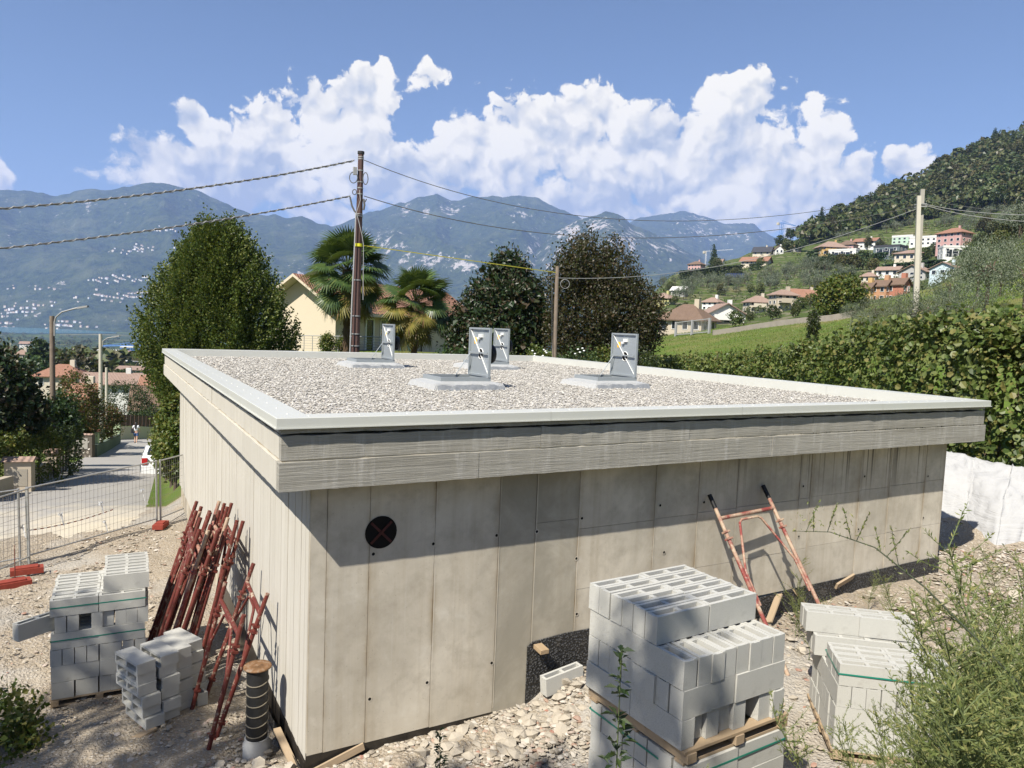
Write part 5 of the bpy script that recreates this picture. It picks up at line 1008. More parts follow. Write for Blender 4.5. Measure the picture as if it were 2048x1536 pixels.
for (x, y, s, kd) in ((1500, 592, .62, 0), (1520, 594, .7, 0), (1440, 590, .6, 0), (1470, 552, .5, 0), (1426, 540, .8, 1), (1432, 545, .75, 0), (1443, 516, .9, 1), (1340, 586, .6, 0), (1560, 497, .8, 0), (1575, 505, .9, 0), (1600, 505, .8, 0), (1490, 505, .9, 0), (1470, 512, .8, 0), (1655, 540, .9, 0), (1680, 545, .95, 0), (1705, 542, .9, 0), (1725, 540, 1.0, 0), (1745, 545, .8, 0), (1640, 548, .8, 0), (1850, 525, .8, 0), (1870, 515, .9, 0), (1790, 520, .5, 0), (1970, 470, 1.0, 0), (1985, 480, 1.1, 0), (2020, 485, 1.2, 0), (1565, 620, .55, 0), (1600, 625, .6, 0), (1620, 618, .6, 0), (1545, 640, .4, 0), (1500, 645, .38, 0), (1470, 655, .35, 0), (1590, 638, .45, 0), (1640, 625, .5, 0), (1370, 628, .5, 0), (1455, 625, .45, 0), (1350, 610, .5, 0), (1735, 500, .7, 0), (1760, 500, .6, 0), (1520, 538, .6, 0), (1960, 500, .9, 0), (2000, 510, .9, 0), (1940, 520, .8, 0)):
    q, d = hit(x, y, 62)
    if d > 900: continue
    s = s if kd else s*.62
    plant_tree('hillside_tree', 'dark green tree between the houses on the hillside', (CON if kd else FOR)[random.randint(0, 1)], tuple(q), s*d/330*random.uniform(.9, 1.1)+.1, 'trees between the hillside houses')
def mass(name, pts, hmin, hmax, mat, per=30):
    n = len(pts); hh = rng.uniform(hmin, hmax, n); p = np.array(pts); d = sph(n*per).reshape(n, per, 3); d[..., 2] = np.abs(d[..., 2])*.9
    C = p[:, None]+d*hh[:, None, None]*np.array([.42, .42, .62])+np.array([0, 0, 1])*hh[:, None, None]*.32; out = d.reshape(-1, 3); C = C.reshape(-1, 3)
    V, Fq = leaf_arrays(C, unit(out*.3+sph(len(C))), unit(out+sph(len(C))*.4), np.repeat(hh, per)*rng.uniform(.16, .30, len(C)), .45); o = inst(name, npmesh(name, V, Fq, mat)); o['kind'] = 'stuff'
M_L_MASS = leafmat('distant_leaf', (.036, .056, .018), (.06, .082, .024), (.092, .105, .032), (.078, .07, .028), trans=.1)
mass('woodland', [hit(x, y, 90)[0] for (x, y) in sample_poly(FORP, 520)], 8, 15, M_L_MASS, 44)
HILLP = [(1300, 600), (1320, 552), (1480, 512), (1600, 500), (1760, 470), (2060, 420), (2060, 560), (1900, 590), (1700, 625), (1500, 645), (1320, 650)]
mass('hillside_scrub', [q for q, d in [hit(x, y, 150) for (x, y) in sample_poly(HILLP, 900)] if d < 700], 1.0, 2.8, leafmat('scrub_leaf', (.045, .065, .022), (.075, .10, .04), (.11, .13, .06), (.10, .10, .04), trans=.1), 22)
def scatter_valley():
    pts = []
    for k in range(1500):
        x = random.uniform(-150, 620); d = math.exp(random.uniform(math.log(240), math.log(3000))); a = px_az(x); X, Y = unpolar(a, d/math.cos(a)); n = fbm(np.array([X/260.]), np.array([Y/260.]), 3)[0]
        if n > .47 or d > 1500: pts.append((float(X), float(Y), G(X, Y)))
    mass('valley_woodland', pts, 8, 18, M_L_MASS, 26)
scatter_valley()
# -- weeds on the bank in the right foreground
M_STEM = flat('weed_stem', (.10, .125, .05), .7, .2)
def weed_mesh(seed, H_, nb):
    rr = random.Random(seed); m = MB(); C = []; D = []; S = []
    lean = Vector((rr.uniform(-.3, .3), rr.uniform(-.3, .3), 0)); main = [Vector((0, 0, 0))+lean*(t*t)*H_+Vector((rr.uniform(-.01, .01), rr.uniform(-.01, .01), t*H_)) for t in [k/8 for k in range(9)]]
    m.tube(main, [.006*(1-k/9)+.0012 for k in range(9)], 4, False)
    for k in range(nb):
        t = rr.uniform(.15, 1); i = min(7, int(t*8)); p = main[i].lerp(main[i+1], t*8-i); a = rr.uniform(0, 6.28); L = (.16+.42*(1-t))*H_*rr.uniform(.5, 1); el = rr.uniform(.5, 1.1); d_ = Vector((math.cos(a)*math.cos(el), math.sin(a)*math.cos(el), math.sin(el)))
        pts = [p+d_*L*u+Vector((0, 0, -.10*L*u*u*rr.uniform(0, 1.6))) for u in (0, .35, .7, 1)]; m.tube(pts, [.0022, .0018, .0013, .0008], 3, False)
        for j in range(int(L*130)):
            u = rr.uniform(.1, 1); i2 = min(2, int(u*3)); q = pts[i2].lerp(pts[i2+1], u*3-i2); dd_ = d_*.7+Vector((rr.gauss(0, .6), rr.gauss(0, .6), rr.gauss(.2, .5))); l_ = rr.uniform(.012, .034)*(1.2-.5*u); C.append(tuple(q+dd_.normalized()*l_*.5)); D.append(tuple(dd_)); S.append(l_)
    C = np.array(C); V, Fq = leaf_arrays(C, np.array(D), sph(len(C)), np.array(S), .13, .05); return m.mesh('stem', M_STEM), npmesh('leaves', V, Fq, M_L_WEED)
WEED = [weed_mesh(k, 1.25, 60) for k in range(5)]
def weed(label, x, y, z, s, group, tilt=(0, 0)):
    e = empty('weed_plant', (x, y, z), random.uniform(0, 6.28), label, 'weed', group); e.scale = (s, s, s); e.rotation_euler = (tilt[0], tilt[1], e.rotation_euler[2]); st, lv = random.choice(WEED); inst('stem', st, e); inst('leaves', lv, e)
for k in range(88):
    x = random.uniform(1720, 2150); d = random.uniform(2.7, 5.6); ytop = 1150+max(0, 2048-x)*1.15+random.uniform(0, 1)**1.4*430; q = P(x, ytop, d); g = G(q[0], q[1]); s = (q[2]-g)/1.2
    if s < .25: continue
    weed('feathery pale green weed in the thicket at the bottom right corner', q[0], q[1], g, min(1.5, s), 'feathery weeds at the bottom right')
for k in range(26):
    x = random.uniform(1600, 2050); d = random.uniform(6.2, 11.5); a = px_az(x); X, Y = unpolar(a, d/math.cos(a))
    if X > 5.2 and Y < -.2: weed('scattered thin weed on the stony strip at the right', X, Y, G(X, Y), random.uniform(.35, .75), 'thin weeds on the stony strip')
for k in range(9):
    q = P(random.uniform(1240, 1600), 1600, random.uniform(2.6, 3.6)); weed('thin grassy weed in front of the tall foreground stack', q[0], q[1], G(q[0], q[1]), random.uniform(.7, 1.0), 'weeds in front of the tall stack')
def broad_weed(label, x, ytop, d, s):
    q = P(x, ytop, d); g = G(q[0], q[1]); Hh = q[2]-g; rr = random.Random(int(x)); e = empty('broad_weed', (q[0], q[1], g), 0, label, 'weed'); m = MB(); m.tube([(0, 0, 0), (.02, .01, Hh*.5), (0, 0, Hh)], [.006, .005, .002], 5); m.build('stem', M_STEM, e); C = []; D = []
    for k in range(120):
        z = Hh*rr.uniform(.45, 1); a = rr.uniform(0, 6.28); r_ = rr.uniform(.01, .15)*(1.15-z/Hh)+.01; C.append((r_*math.cos(a), r_*math.sin(a), z)); D.append((math.cos(a), math.sin(a), rr.uniform(-.3, .6)))
    C = np.array(C); V, Fq = leaf_arrays(C, np.array(D), np.array([0, 0, 1.])+sph(120)*.4, rng.uniform(.03, .075, 120)*s, .2); inst('leaves', npmesh('leaves', V, Fq, M_L_DARK), e)
broad_weed('dark leafy weed standing before the left face of the tall stack', 1243, 1300, 3.3, 1.0); broad_weed('small dark weed growing from the rubble under the front wall', 880, 1460, 5.6, .8)
def arching_weed():
    pts = [P(x, y, d) for x, y, d in ((2120, 1470, 3.0), (2040, 1370, 3.05), (1950, 1275, 3.1), (1850, 1175, 3.2), (1750, 1095, 3.3), (1660, 1064, 3.4), (1585, 1062, 3.5))]; o0 = np.array([pts[0][0], pts[0][1], G(pts[0][0], pts[0][1])]); pts = [o0]+pts
    e = empty('arching_weed', tuple(o0), 0, 'long dark arching weed stem reaching left across the gravel strip', 'weed'); m = MB(); m.tube([tuple(p-o0) for p in pts], [.008, .007, .006, .005, .004, .003, .002, .001], 5); C = []; D = []
    for k in range(170):
        t = random.uniform(2.2, 6.99); i = int(t); p = pts[i]*(1-t+i)+pts[i+1]*(t-i)-o0; b = np.array([random.gauss(0, .5), random.gauss(0, .5), random.uniform(.2, 1)]); b = b/np.linalg.norm(b); r = random.uniform(0, .16)*(random.random() < .75); C.append(p+b*r); D.append(b+np.array([random.gauss(0, .5), random.gauss(0, .5), random.gauss(0, .5)]))
    for k in range(9):
        t = random.uniform(2.5, 6.9); i = int(t); p = pts[i]*(1-t+i)+pts[i+1]*(t-i)-o0; b = np.array([random.gauss(0, .4), random.gauss(0, .4), .9]); L = random.uniform(.1, .26); m.tube([tuple(p), tuple(p+b*L*.6), tuple(p+b*L)], [.002, .0015, .0008], 3, False)
        for j in range(22): u = random.uniform(.2, 1); C.append(p+b*L*u); D.append(b+np.array([random.gauss(0, .7), random.gauss(0, .7), 0]))
    m.build('stem', flat('dark_stem', (.05, .06, .035), .7), e); C = np.array(C); V, Fq = leaf_arrays(C, np.array(D), sph(len(C)), rng.uniform(.012, .03, len(C)), .13); inst('leaves', npmesh('leaves', V, Fq, M_L_WEED), e)
arching_weed()
# -- tree behind the photographer; its shade dapples the foreground
tree('shade_tree', 'leafy tree standing behind the viewpoint, shading the foreground', (-12.0, -5.2, G(-12.0, -5.2)), [(x+12, y+5.2, z-G(-12.0, -5.2), rx, ry, rz) for x, y, z, rx, ry, rz in ((-6.15, -6.7, 12, .42, .34, .65), (-7.9, -6.0, 12, 1.1, .65, .6), (-10.75, -2.8, 12, 1.3, 1.9, .8), (-10.3, -3.8, 12, 1.0, 1.0, .7), (-14, -7.0, 12.5, 1.9, 1.7, 1.4), (-13.5, -3.5, 12.5, 1.6, 1.6, 1.3))], 1250, 12, .20, (.14, .22), M_L_DARK, .28, shell=(.2, 1.0))
# ------------------------------------------------------------------ street on the left
def m_asph(t):
    p = t.pos(); n = t.noise(p, .5, 5, .6); n2 = t.noise(p, 30, 3, .6); y = t.sep(p)[1]
    dust = t.m('ADD', t.m('MULTIPLY', t.m('SUBTRACT', 17.5, y), .16), t.m('MULTIPLY', t.m('SUBTRACT', t.noise(p, .9, 5, .65), .5), 2.4), clamp=True)
    col = t.mix(n, (.28, .265, .245), (.36, .345, .315)); col = t.mix(dust, col, t.mix(n, (.44, .385, .29), (.52, .47, .37)))
    return [col, t.bump(n2, .4, .006)]
M_ASPH = material('street_asphalt', m_asph, .9, .15)
def build_road():
    ys = np.linspace(10.6, 72, 90); xl = np.interp(ys, [10, 15, 19, 24, 30, 36, 48, 60, 72], [-9, -9, -7.5, -5.2, -3.6, -2.75, -1.7, -.6, .3]); xr = np.interp(ys, [10, 13, 16, 24, 36, 50, 63, 72], [-.05, .05, .15, .6, 1.4, 2.1, 2.8, 3.2]); nx = 22
    T = np.linspace(0, 1, nx); X = xl[:, None]*(1-T)+xr[:, None]*T; Y = np.repeat(ys[:, None], nx, 1); yj = (fbm(X*.8+3, Y*0, 3)-.5)*1.6; Y = np.where(Y < 10.7, Y+yj, Y); Z = terrain_z(X, Y)+np.interp(Y, [10.4, 11.6, 13.0], [-.09, .0, .04])+np.interp(T, [0, .9, 1], [0, 0, -.07])[None, :]
    o = inst('road', npmesh('road', np.stack([X, Y, Z], -1).reshape(-1, 3), grid_faces(90, nx)[:, ::-1], M_ASPH, True)); o['kind'] = 'structure'
build_road()
M_REND = flat('beige_render', (.42, .36, .28), .9, .1, 0, .12, 3, .2); M_TILE = None
def m_tile(c1, c2):
    def fn(t):
        p = t.coord(); wv = t.node('TexWave', {'bands_direction': 'X'}, Scale=1.6, Distortion=.4); t.set(wv.inputs['Vector'], p); n = t.noise(p, 1.2, 5, .7); n2 = t.noise(p, 9, 3, .6)
        col = t.mix(n, c1, c2); col = t.mix(t.ramp(n2, (.5, 0.0), (.7, .5)), col, tuple(v*.55 for v in c1)); return [col, t.bump(t.m('ADD', wv.outputs['Fac'], n2), .7, .06)]
    return fn
M_TERRA = material('terracotta_tiles', m_tile((.235, .12, .08), (.36, .205, .145)), .9, .1); M_TBROWN = material('brown_tiles', m_tile((.14, .095, .07), (.22, .155, .115)), .9, .1); M_TPINK = material('weathered_tiles', m_tile((.25, .175, .14), (.36, .26, .21)), .9, .1)
M_IRON = flat('dark_iron', (.03, .03, .032), .6); M_GREENW = flat('pale_green_render', (.42, .50, .32), .85, .1, 0, .1, 3); M_DGREEN = flat('grey_green_wall', (.12, .15, .12), .9, .1, 0, .25, 3); M_CREAMW = flat('cream_wall', (.60, .53, .42), .9, .1, 0, .06, 2); M_BROWNG = flat('brown_boards', (.10, .06, .045), .8)
def wall_between(name, label, p0, p1, h, th, mat, capm=None, cat='wall', step=3, z_off=0.0):
    p0, p1 = np.array(p0[:2], float), np.array(p1[:2], float); d_ = p1-p0; L = np.linalg.norm(d_); s = np.array([-d_[1], d_[0]])/L*th/2; e = empty(name, (p0[0], p0[1], G(*p0)), 0, label, cat); g0 = G(*p0); m = MB(); c = MB()
    for k in range(step):
        a = d_*k/step; b = d_*(k+1)/step; za, zb_ = G(*(p0+a))-g0, G(*(p0+b))-g0
        V = [(a[0]-s[0], a[1]-s[1], za-.6), (b[0]-s[0], b[1]-s[1], zb_-.6), (b[0]+s[0], b[1]+s[1], zb_-.6), (a[0]+s[0], a[1]+s[1], za-.6), (a[0]-s[0], a[1]-s[1], za+h), (b[0]-s[0], b[1]-s[1], zb_+h), (b[0]+s[0], b[1]+s[1], zb_+h), (a[0]+s[0], a[1]+s[1], za+h)]
        m.add(V, [(4, 5, 6, 7), (0, 1, 5, 4), (2, 3, 7, 6), (1, 2, 6, 5), (3, 0, 4, 7)])
        if capm: q = s*1.35; c.add([(a[0]-q[0], a[1]-q[1], za+h+.003), (b[0]-q[0], b[1]-q[1], zb_+h+.003), (b[0]+q[0], b[1]+q[1], zb_+h+.003), (a[0]+q[0], a[1]+q[1], za+h+.003), (a[0], a[1], za+h+.08), (b[0], b[1], zb_+h+.08)], [(0, 1, 5, 4), (2, 3, 4, 5), (3, 2, 1, 0), (0, 4, 3), (1, 2, 5)])
    m.build('wall_body', mat, e)
    if capm: c.build('coping', capm, e)
    return e
def rpt(x, y, d0=10): return hit(x, y, d0, 120)[0]
A0, A1, A2 = rpt(-30, 1008), rpt(60, 968), rpt(132, 932)
wall_between('garden_wall', 'low beige garden wall under the dark hedge by the gate pillars', A1, A2, .55, .25, M_REND, None)
wall_between('garden_wall', 'low beige garden wall leaving the left picture edge', A0, rpt(18, 990), .6, .25, M_REND, None)
def pillar(label, x, y, w_, h_, mat, capm, panel=True):
    q = rpt(x, y); e = empty('gate_pillar', tuple(q), -YAW+.3, label, 'pillar', 'garden gate pillars along the street'); m = MB(); m.box(-w_/2, w_/2, -.2, .2, -.4, h_); m.build('shaft', mat, e)
    m = MB(); m.add([(-w_/2-.08, -.3, h_+.003), (w_/2+.08, -.3, h_+.003), (w_/2+.08, .3, h_+.003), (-w_/2-.08, .3, h_+.003), (-w_/2-.08, 0, h_+.13), (w_/2+.08, 0, h_+.13)], [(0, 1, 5, 4), (2, 3, 4, 5), (3, 2, 1, 0), (0, 4, 3), (1, 2, 5)]); m.build('tiled_cap', capm, e)
    if panel: m = MB(); m.box(-w_/2+.1, w_/2-.1, -.212, -.203, .25, h_-.25); m.build('meter_box', flat('meter_door', (.30, .27, .22), .7), e)
    return e
pillar('wide beige gate pillar with tiled cap at the left edge', 40, 985, .75, 1.05, M_REND, M_TPINK); pillar('narrow beige pillar at the hedge corner by the street', 106, 950, .42, .95, M_REND, M_TPINK, False)
pillar('pale green pillar at the far end of the green street wall', 234, 886, .45, 1.75, M_GREENW, M_TERRA, False); pillar('pale green pillar in the middle of the green street wall', 215, 893, .4, 1.5, M_GREENW, M_TERRA, False); pillar('pale green pillar at the near end of the green street wall', 190, 912, .4, 1.5, M_GREENW, M_TERRA, False)
s0, s1 = rpt(137, 914), rpt(187, 916)
def stone_wall():
    e = wall_between('stone_wall', 'rubble-stone gate wall with a grey letterbox panel beside the street', s0, s1, 1.35, .3, flat('mortar', (.10, .085, .07), .95), M_TPINK, step=1); L = np.linalg.norm((s1-s0)[:2]); d_ = (s1-s0)/L; n_ = np.array([d_[1], -d_[0]]); cols = max(6, int(L/.24))
    if ((CAM[:2]-s0[:2])*n_).sum() < 0: n_ = -n_
    SM = [npmesh('stone', *stones(np.zeros((1, 3)), 1.0, .9), flat('pale_wallstone_%d' % k, c, .9, .1)) for k, c in enumerate(((.42, .39, .35), (.30, .26, .22), (.52, .48, .43)))]
    for r_ in range(6):
        for c in range(cols):
            u = (c+.5+.4*(r_ % 2)+random.uniform(-.2, .2))*L/cols; z = .1+r_*.215
            if u > L-.08 or (.45*L < u < .85*L and .5 < z < 1.2): continue
            o = inst('stone', random.choice(SM), e, (d_[0]*u+n_[0]*.13, d_[1]*u+n_[1]*.13, d_[2]*u+z), (random.uniform(0, 6), random.uniform(0, 6), 0), (.115, .10, .11))
    m = MB(); u = L*.65; c = np.array([d_[0]*u+n_[0]*.16, d_[1]*u+n_[1]*.16, d_[2]*u+.85]); m.obox(c, (L*.38, .04, .62), Matrix.Rotation(math.atan2(d_[1], d_[0]), 3, 'Z')); m.build('letterbox_panel', flat('panel_grey', (.32, .30, .27), .7), e)
stone_wall()
wall_between('street_wall', 'dark grey-green base wall of the green garden fence', rpt(190, 915), rpt(238, 887), .75, .22, M_DGREEN)
g0, g1 = rpt(238, 881), rpt(312, 878); wall_between('cream_wall', 'cream wall closing the far end of the street', g0, g1, 1.15, .2, M_CREAMW, step=1)
q0, q1 = rpt(226, 880)+np.array([.3, 1.2, 0]), rpt(300, 878)+np.array([.3, 1.2, 0]); 
def boards(name, label, p0, p1, z0, h, n, mat):
    e = empty(name, tuple(p0), 0, label, 'fence'); d_ = np.array(p1)-np.array(p0)
    for k in range(n): m = MB(); a = d_*(k+.04)/n; b_ = d_*(k+.96)/n; m.bar((a[0], a[1], a[2]+z0+h/2), (b_[0], b_[1], b_[2]+z0+h/2), .04, h); m.build('board', mat, e)
    for k in (0, n): a = d_*k/n; m = MB(); m.box(a[0]-.05, a[0]+.05, a[1]+.03, a[1]+.11, a[2]-.4, a[2]+z0+h); m.build('post', mat, e)
boards('board_fence', 'brown board fence above the cream wall at the street end', q0, q1, 1.0, .95, 9, M_BROWNG)
# iron railing on a low wall next to the building
r0, r1 = rpt(312, 945), rpt(372, 925); wall_between('low_wall', 'low grey wall carrying the iron railing beside the building', r0, r1, .35, .2, flat('grey_kerb_wall', (.27, .27, .26), .9))
rl = empty('iron_railing', tuple(r0), 0, 'dark iron railing beside the parked white car', 'railing'); d_ = r1-r0
for k in range(15): m = MB(); a = d_*(k+.5)/15; m.tube([(a[0], a[1], a[2]+.3), (a[0], a[1], a[2]+1.05)], .012, 5); m.build('baluster', M_IRON, rl)
for zz in (.42, .95): m = MB(); m.bar((0, 0, zz), (d_[0], d_[1], d_[2]+zz), .03, .03); m.build('rail', M_IRON, rl)
# ------------------------------------------------------------------ parked car and walking person
M_CARW = flat('white_car_paint', (.75, .76, .76), .25, .5, 0, .02); M_GLASS = flat('dark_car_glass', (.02, .025, .03), .08, .6); M_TAIL = flat('red_tail_lamp', (.40, .015, .015), .25, .5)
def car():
    q = rpt(322, 946); e = empty('parked_car', (q[0]+.10, q[1]+1.2, G(q[0]+.1, q[1]+3)), 0, 'white car parked on the right of the street, half hidden by bushes', 'car'); e.rotation_euler = (rad(-7.5), 0, rad(-2)); W_ = .84
    prof = [(-2.0, .28), (-2.05, .62), (-1.98, .92), (-1.82, 1.12), (-1.45, 1.44), (-.9, 1.50), (.1, 1.46), (.9, 1.02), (1.75, .86), (1.98, .66), (2.02, .30)]; m = MB(); n = len(prof); sec = [(-W_*.86, -.03), (-W_, 0), (W_, 0), (W_*.86, -.03)]
    vs = []
    for (sx, dz) in ((-1, 0), (1, 0)): vs += [(sx*(W_ if z < .95 else W_-(z-.95)*.36), y, z) for y, z in prof]
    m.add(vs, [tuple(range(n)), tuple(range(n, 2*n))[::-1]]+[(i, n+i, n+(i+1) % n, (i+1) % n) for i in range(n)]); m.build('body', M_CARW, e)
    m = MB(); m.add([(-.62, -1.845, 1.13), (.62, -1.845, 1.13), (.54, -1.50, 1.42), (-.54, -1.50, 1.42)], [(0, 1, 2, 3)]); m.build('rear_window', M_GLASS, e)
    for s in (-1, 1):
        m = MB(); m.add([(s*(W_-.035), -1.35, 1.02), (s*(W_-.035), .55, 1.02), (s*(W_-.148), -.05, 1.36), (s*(W_-.148), -1.1, 1.38)], [(0, 1, 2, 3) if s > 0 else (3, 2, 1, 0)]); m.build('side_window', M_GLASS, e)
        m = MB(); m.box(s*.72-.11, s*.72+.11, -2.07, -1.9, .72, 1.0); m.build('tail_lamp', M_TAIL, e)
        for y in (-1.25, 1.25): m = MB(); m.lathe([(.20, -.09), (.31, -.08), (.31, .08), (.20, .09)], 18); o = m.build('wheel', M_RUBBER, e, (s*(W_-.06), y, .31), (0, math.pi/2, 0)); m = MB(); m.lathe([(.02, .0), (.19, .0), (.17, .015)], 12); m.build('rim', M_GALV, o, (0, 0, s*.085), (0 if s > 0 else math.pi, 0, 0))
    m = MB(); m.box(-.26, .26, -2.085, -2.06, .62, .74); m.build('number_plate', M_WHITE, e); m = MB(); m.box(-W_, W_, -2.09, -1.95, .30, .52); m.build('bumper', M_CARW, e)
car()
M_SKIN = flat('skin', (.48, .30, .22), .6, .3); M_HAIR = flat('dark_hair', (.015, .012, .010), .5, .4); M_SHIRT = flat('white_shirt', (.70, .72, .76), .8); M_DENIM = flat('blue_denim', (.06, .12, .28), .85); M_BAG = flat('dark_bag', (.03, .03, .035), .7)
def skin_mesh(name, J, E, mat, sub=2):
    me = bpy.data.meshes.new(name); me.from_pydata([j[:3] for j in J], E, []); me.materials.append(mat); o = bpy.data.objects.new(name, me); COL.objects.link(o); md = o.modifiers.new('skin', 'SKIN'); md.use_smooth_shade = True
    for k, j in enumerate(J): me.skin_vertices[0].data[k].radius = (j[3], j[4] if len(j) > 4 else j[3])
    me.skin_vertices[0].data[0].use_root = True; s = o.modifiers.new('sub', 'SUBSURF'); s.levels = s.render_levels = sub; return o
def person():
    q = rpt(272, 887); e = empty('person', tuple(q), -.28, 'person with long dark hair, white shirt and blue shorts walking down the street', 'person')
    J = [(0, 0, .93, .12, .10), (0, .01, 1.12, .115, .085), (0, .01, 1.30, .13, .09), (0, .02, 1.41, .05), (0, .03, 1.48, .048), (0, .045, 1.56, .075, .085), (0, .04, 1.63, .06, .07),
         (-.17, .0, 1.37, .05), (-.23, -.03, 1.12, .038), (-.22, .05, .90, .03), (-.21, .09, .80, .028), (.17, .0, 1.37, .05), (.23, .03, 1.12, .038), (.24, .10, .92, .03), (.23, .14, .83, .028),
         (-.09, .0, .86, .085), (-.09, .10, .49, .055), (-.09, .02, .09, .038), (-.09, .14, .04, .036), (.09, 0, .86, .085), (.09, -.06, .50, .055), (.09, -.22, .14, .038), (.09, -.12, .05, .036)]
    E = [(0, 1), (1, 2), (2, 3), (3, 4), (4, 5), (5, 6), (2, 7), (7, 8), (8, 9), (9, 10), (2, 11), (11, 12), (12, 13), (13, 14), (0, 15), (15, 16), (16, 17), (17, 18), (0, 19), (19, 20), (20, 21), (21, 22)]
    o = skin_mesh('body', J, E, M_SKIN); o.parent = e
    o = skin_mesh('shirt', [(0, 0, .95, .155, .125), (0, .01, 1.12, .145, .112), (0, .01, 1.30, .16, .118), (0, .015, 1.385, .10, .08), (-.17, 0, 1.365, .068), (-.215, -.02, 1.18, .062), (.17, 0, 1.365, .068), (.215, .02, 1.18, .062)], [(0, 1), (1, 2), (2, 3), (2, 4), (4, 5), (2, 6), (6, 7)], M_SHIRT); o.parent = e
    o = skin_mesh('shorts', [(0, 0, .90, .15, .125), (-.095, .01, .80, .11, .11), (-.10, .08, .56, .09, .09), (.095, 0, .80, .11, .11), (.10, -.05, .56, .09, .09)], [(0, 1), (1, 2), (0, 3), (3, 4)], M_DENIM); o.parent = e
    o = skin_mesh('hair', [(0, .05, 1.66, .075, .085), (0, .0, 1.57, .10, .095), (0, -.065, 1.44, .085, .05), (.0, -.10, 1.25, .075, .035), (0, -.10, 1.10, .03, .02)], [(0, 1), (1, 2), (2, 3), (3, 4)], M_HAIR); o.parent = e
    m = MB(); m.obox((-.25, -.06, 1.0), (.12, .26, .34), Matrix.Rotation(.1, 3, 'Y')); m.tube([(-.22, -.08, 1.15), (-.1, -.11, 1.35), (.1, -.02, 1.42)], .014, 5); m.build('shoulder_bag', M_BAG, e)
    for (x, y, z) in ((-.09, .08, .035), (.09, -.17, .05)): m = MB(); m.obox((x, y, z), (.09, .25, .07), Matrix.Identity(3)); m.build('shoe', M_WHITE if x > 0 else M_BAG, e)
person()
# ------------------------------------------------------------------ site fence of mesh panels
M_ZINC = flat('zinc_tube', (.34, .34, .33), .5, .4, .3); M_OR = flat('orange_foot', (.24, .05, .034), .8, .15, 0, .4, 14); M_WIRE = flat('zinc_wire', (.16, .15, .14), .6, .3)
def fpanel(label, p0, p1, h=1.46, bow=0.0):
    p0, p1 = np.array(p0), np.array(p1); e = empty('mesh_fence', tuple(p0), 0, label, 'fence', 'mesh site fence panels'); d_ = p1-p0; L = np.linalg.norm(d_[:2])
    for q in (np.zeros(3), d_): m = MB(); m.tube([(q[0], q[1], q[2]), (q[0]-.02, q[1], q[2]+h)], .021, 8); m.build('post', M_ZINC, e)
    for zz in (.14, h-.02): m = MB(); m.tube([(0, 0, zz), (d_[0]/2, d_[1]/2, d_[2]/2+zz-bow), (d_[0], d_[1], d_[2]+zz)], .015, 6); m.build('rail', M_ZINC, e)
    m = MB(); n = int(L/.085)
    for k in range(1, n): a = d_*k/n; m.tube([(a[0], a[1], a[2]+.14), (a[0], a[1], a[2]+h-.02)], .0028, 3, False)
    for k in range(1, 8): zz = .14+(h-.16)*k/8; m.tube([(0, 0, zz), (d_[0], d_[1], d_[2]+zz)], .0028, 3, False)
    o = m.build('wire_mesh', M_WIRE, e); o['kind'] = 'stuff'; return e
fl_, fr_ = np.array([-2.50, 10.0, -.76]), np.array([-.22, 11.6, -.66]); fpanel('mesh fence panel in the middle, between the leaning posts and the orange foot', fl_, fr_)
fpanel('mesh fence panel running out of the left picture edge', fl_+np.array([-.12, -.10, 0]), fl_+np.array([-2.1, -.75, .05]), bow=.05); fpanel('mesh fence panel passing behind the building corner', fr_+np.array([.08, .05, 0]), fr_+np.array([1.6, 2.4, -.1]))
fpanel('short fence panel standing across the left joint', fl_+np.array([.02, -.06, 0]), fl_+np.array([-.42, -.75, 0]))
def foot(label, x, y, z, rz, L=.68):
    m = MB(); m.box(-L/2, L/2, -.11, .11, 0, .10); m.box(-L/2+.08, L/2-.08, -.085, .085, .1, .125); o = m.build('ballast_block', M_OR, None, (x, y, z), (0, 0, rz)); tag(o, label, 'fence foot', 'orange fence feet')
foot('orange fence foot at the right end of the middle fence panel', -.16, 11.35, -.66, 1.2, .42); foot('long orange fence foot lying at the left edge near the leaning posts', -2.45, 9.05, -.66, .1, .5); foot('orange fence foot cut by the left picture edge, nearer the viewer', -2.62, 8.15, -.60, .25, .6)
def ribbon(label, t, z):
    q = fl_+(fr_-fl_)*t; m = MB(); r = random.Random(int(t*100))
    for k in range(9): a = [Vector((r.uniform(-.05, .05), r.uniform(-.03, .03), r.uniform(-.05, .05))) for _ in range(3)]; m.add(a, [(0, 1, 2)])
    m.add([(0, 0, 0), (.03, 0, 0), (.07, -.01, -.22), (.05, -.01, -.22)], [(0, 1, 2, 3)]); o = m.build('plastic_ribbon', M_WHITE, None, (q[0], q[1]-.02, q[2]+z)); tag(o, label, 'ribbon', 'plastic ribbons tied to the fence')
for t_, z_, nm in ((.22, .78, 'leftmost white ribbon on the middle fence panel'), (.52, .80, 'white ribbon near the middle of the fence panel'), (.86, .86, 'rightmost white ribbon on the middle fence panel'), (-.04, .74, 'white ribbon knotted to the leaning fence posts'), (.55, .40, 'low dangling white ribbon strip on the fence panel')): ribbon(nm, t_, z_)
m = MB(); a = fl_+np.array([.03, -.03, .62]); b_ = fl_+(fr_-fl_)*.62+np.array([0, -.03, .60]); n = 26
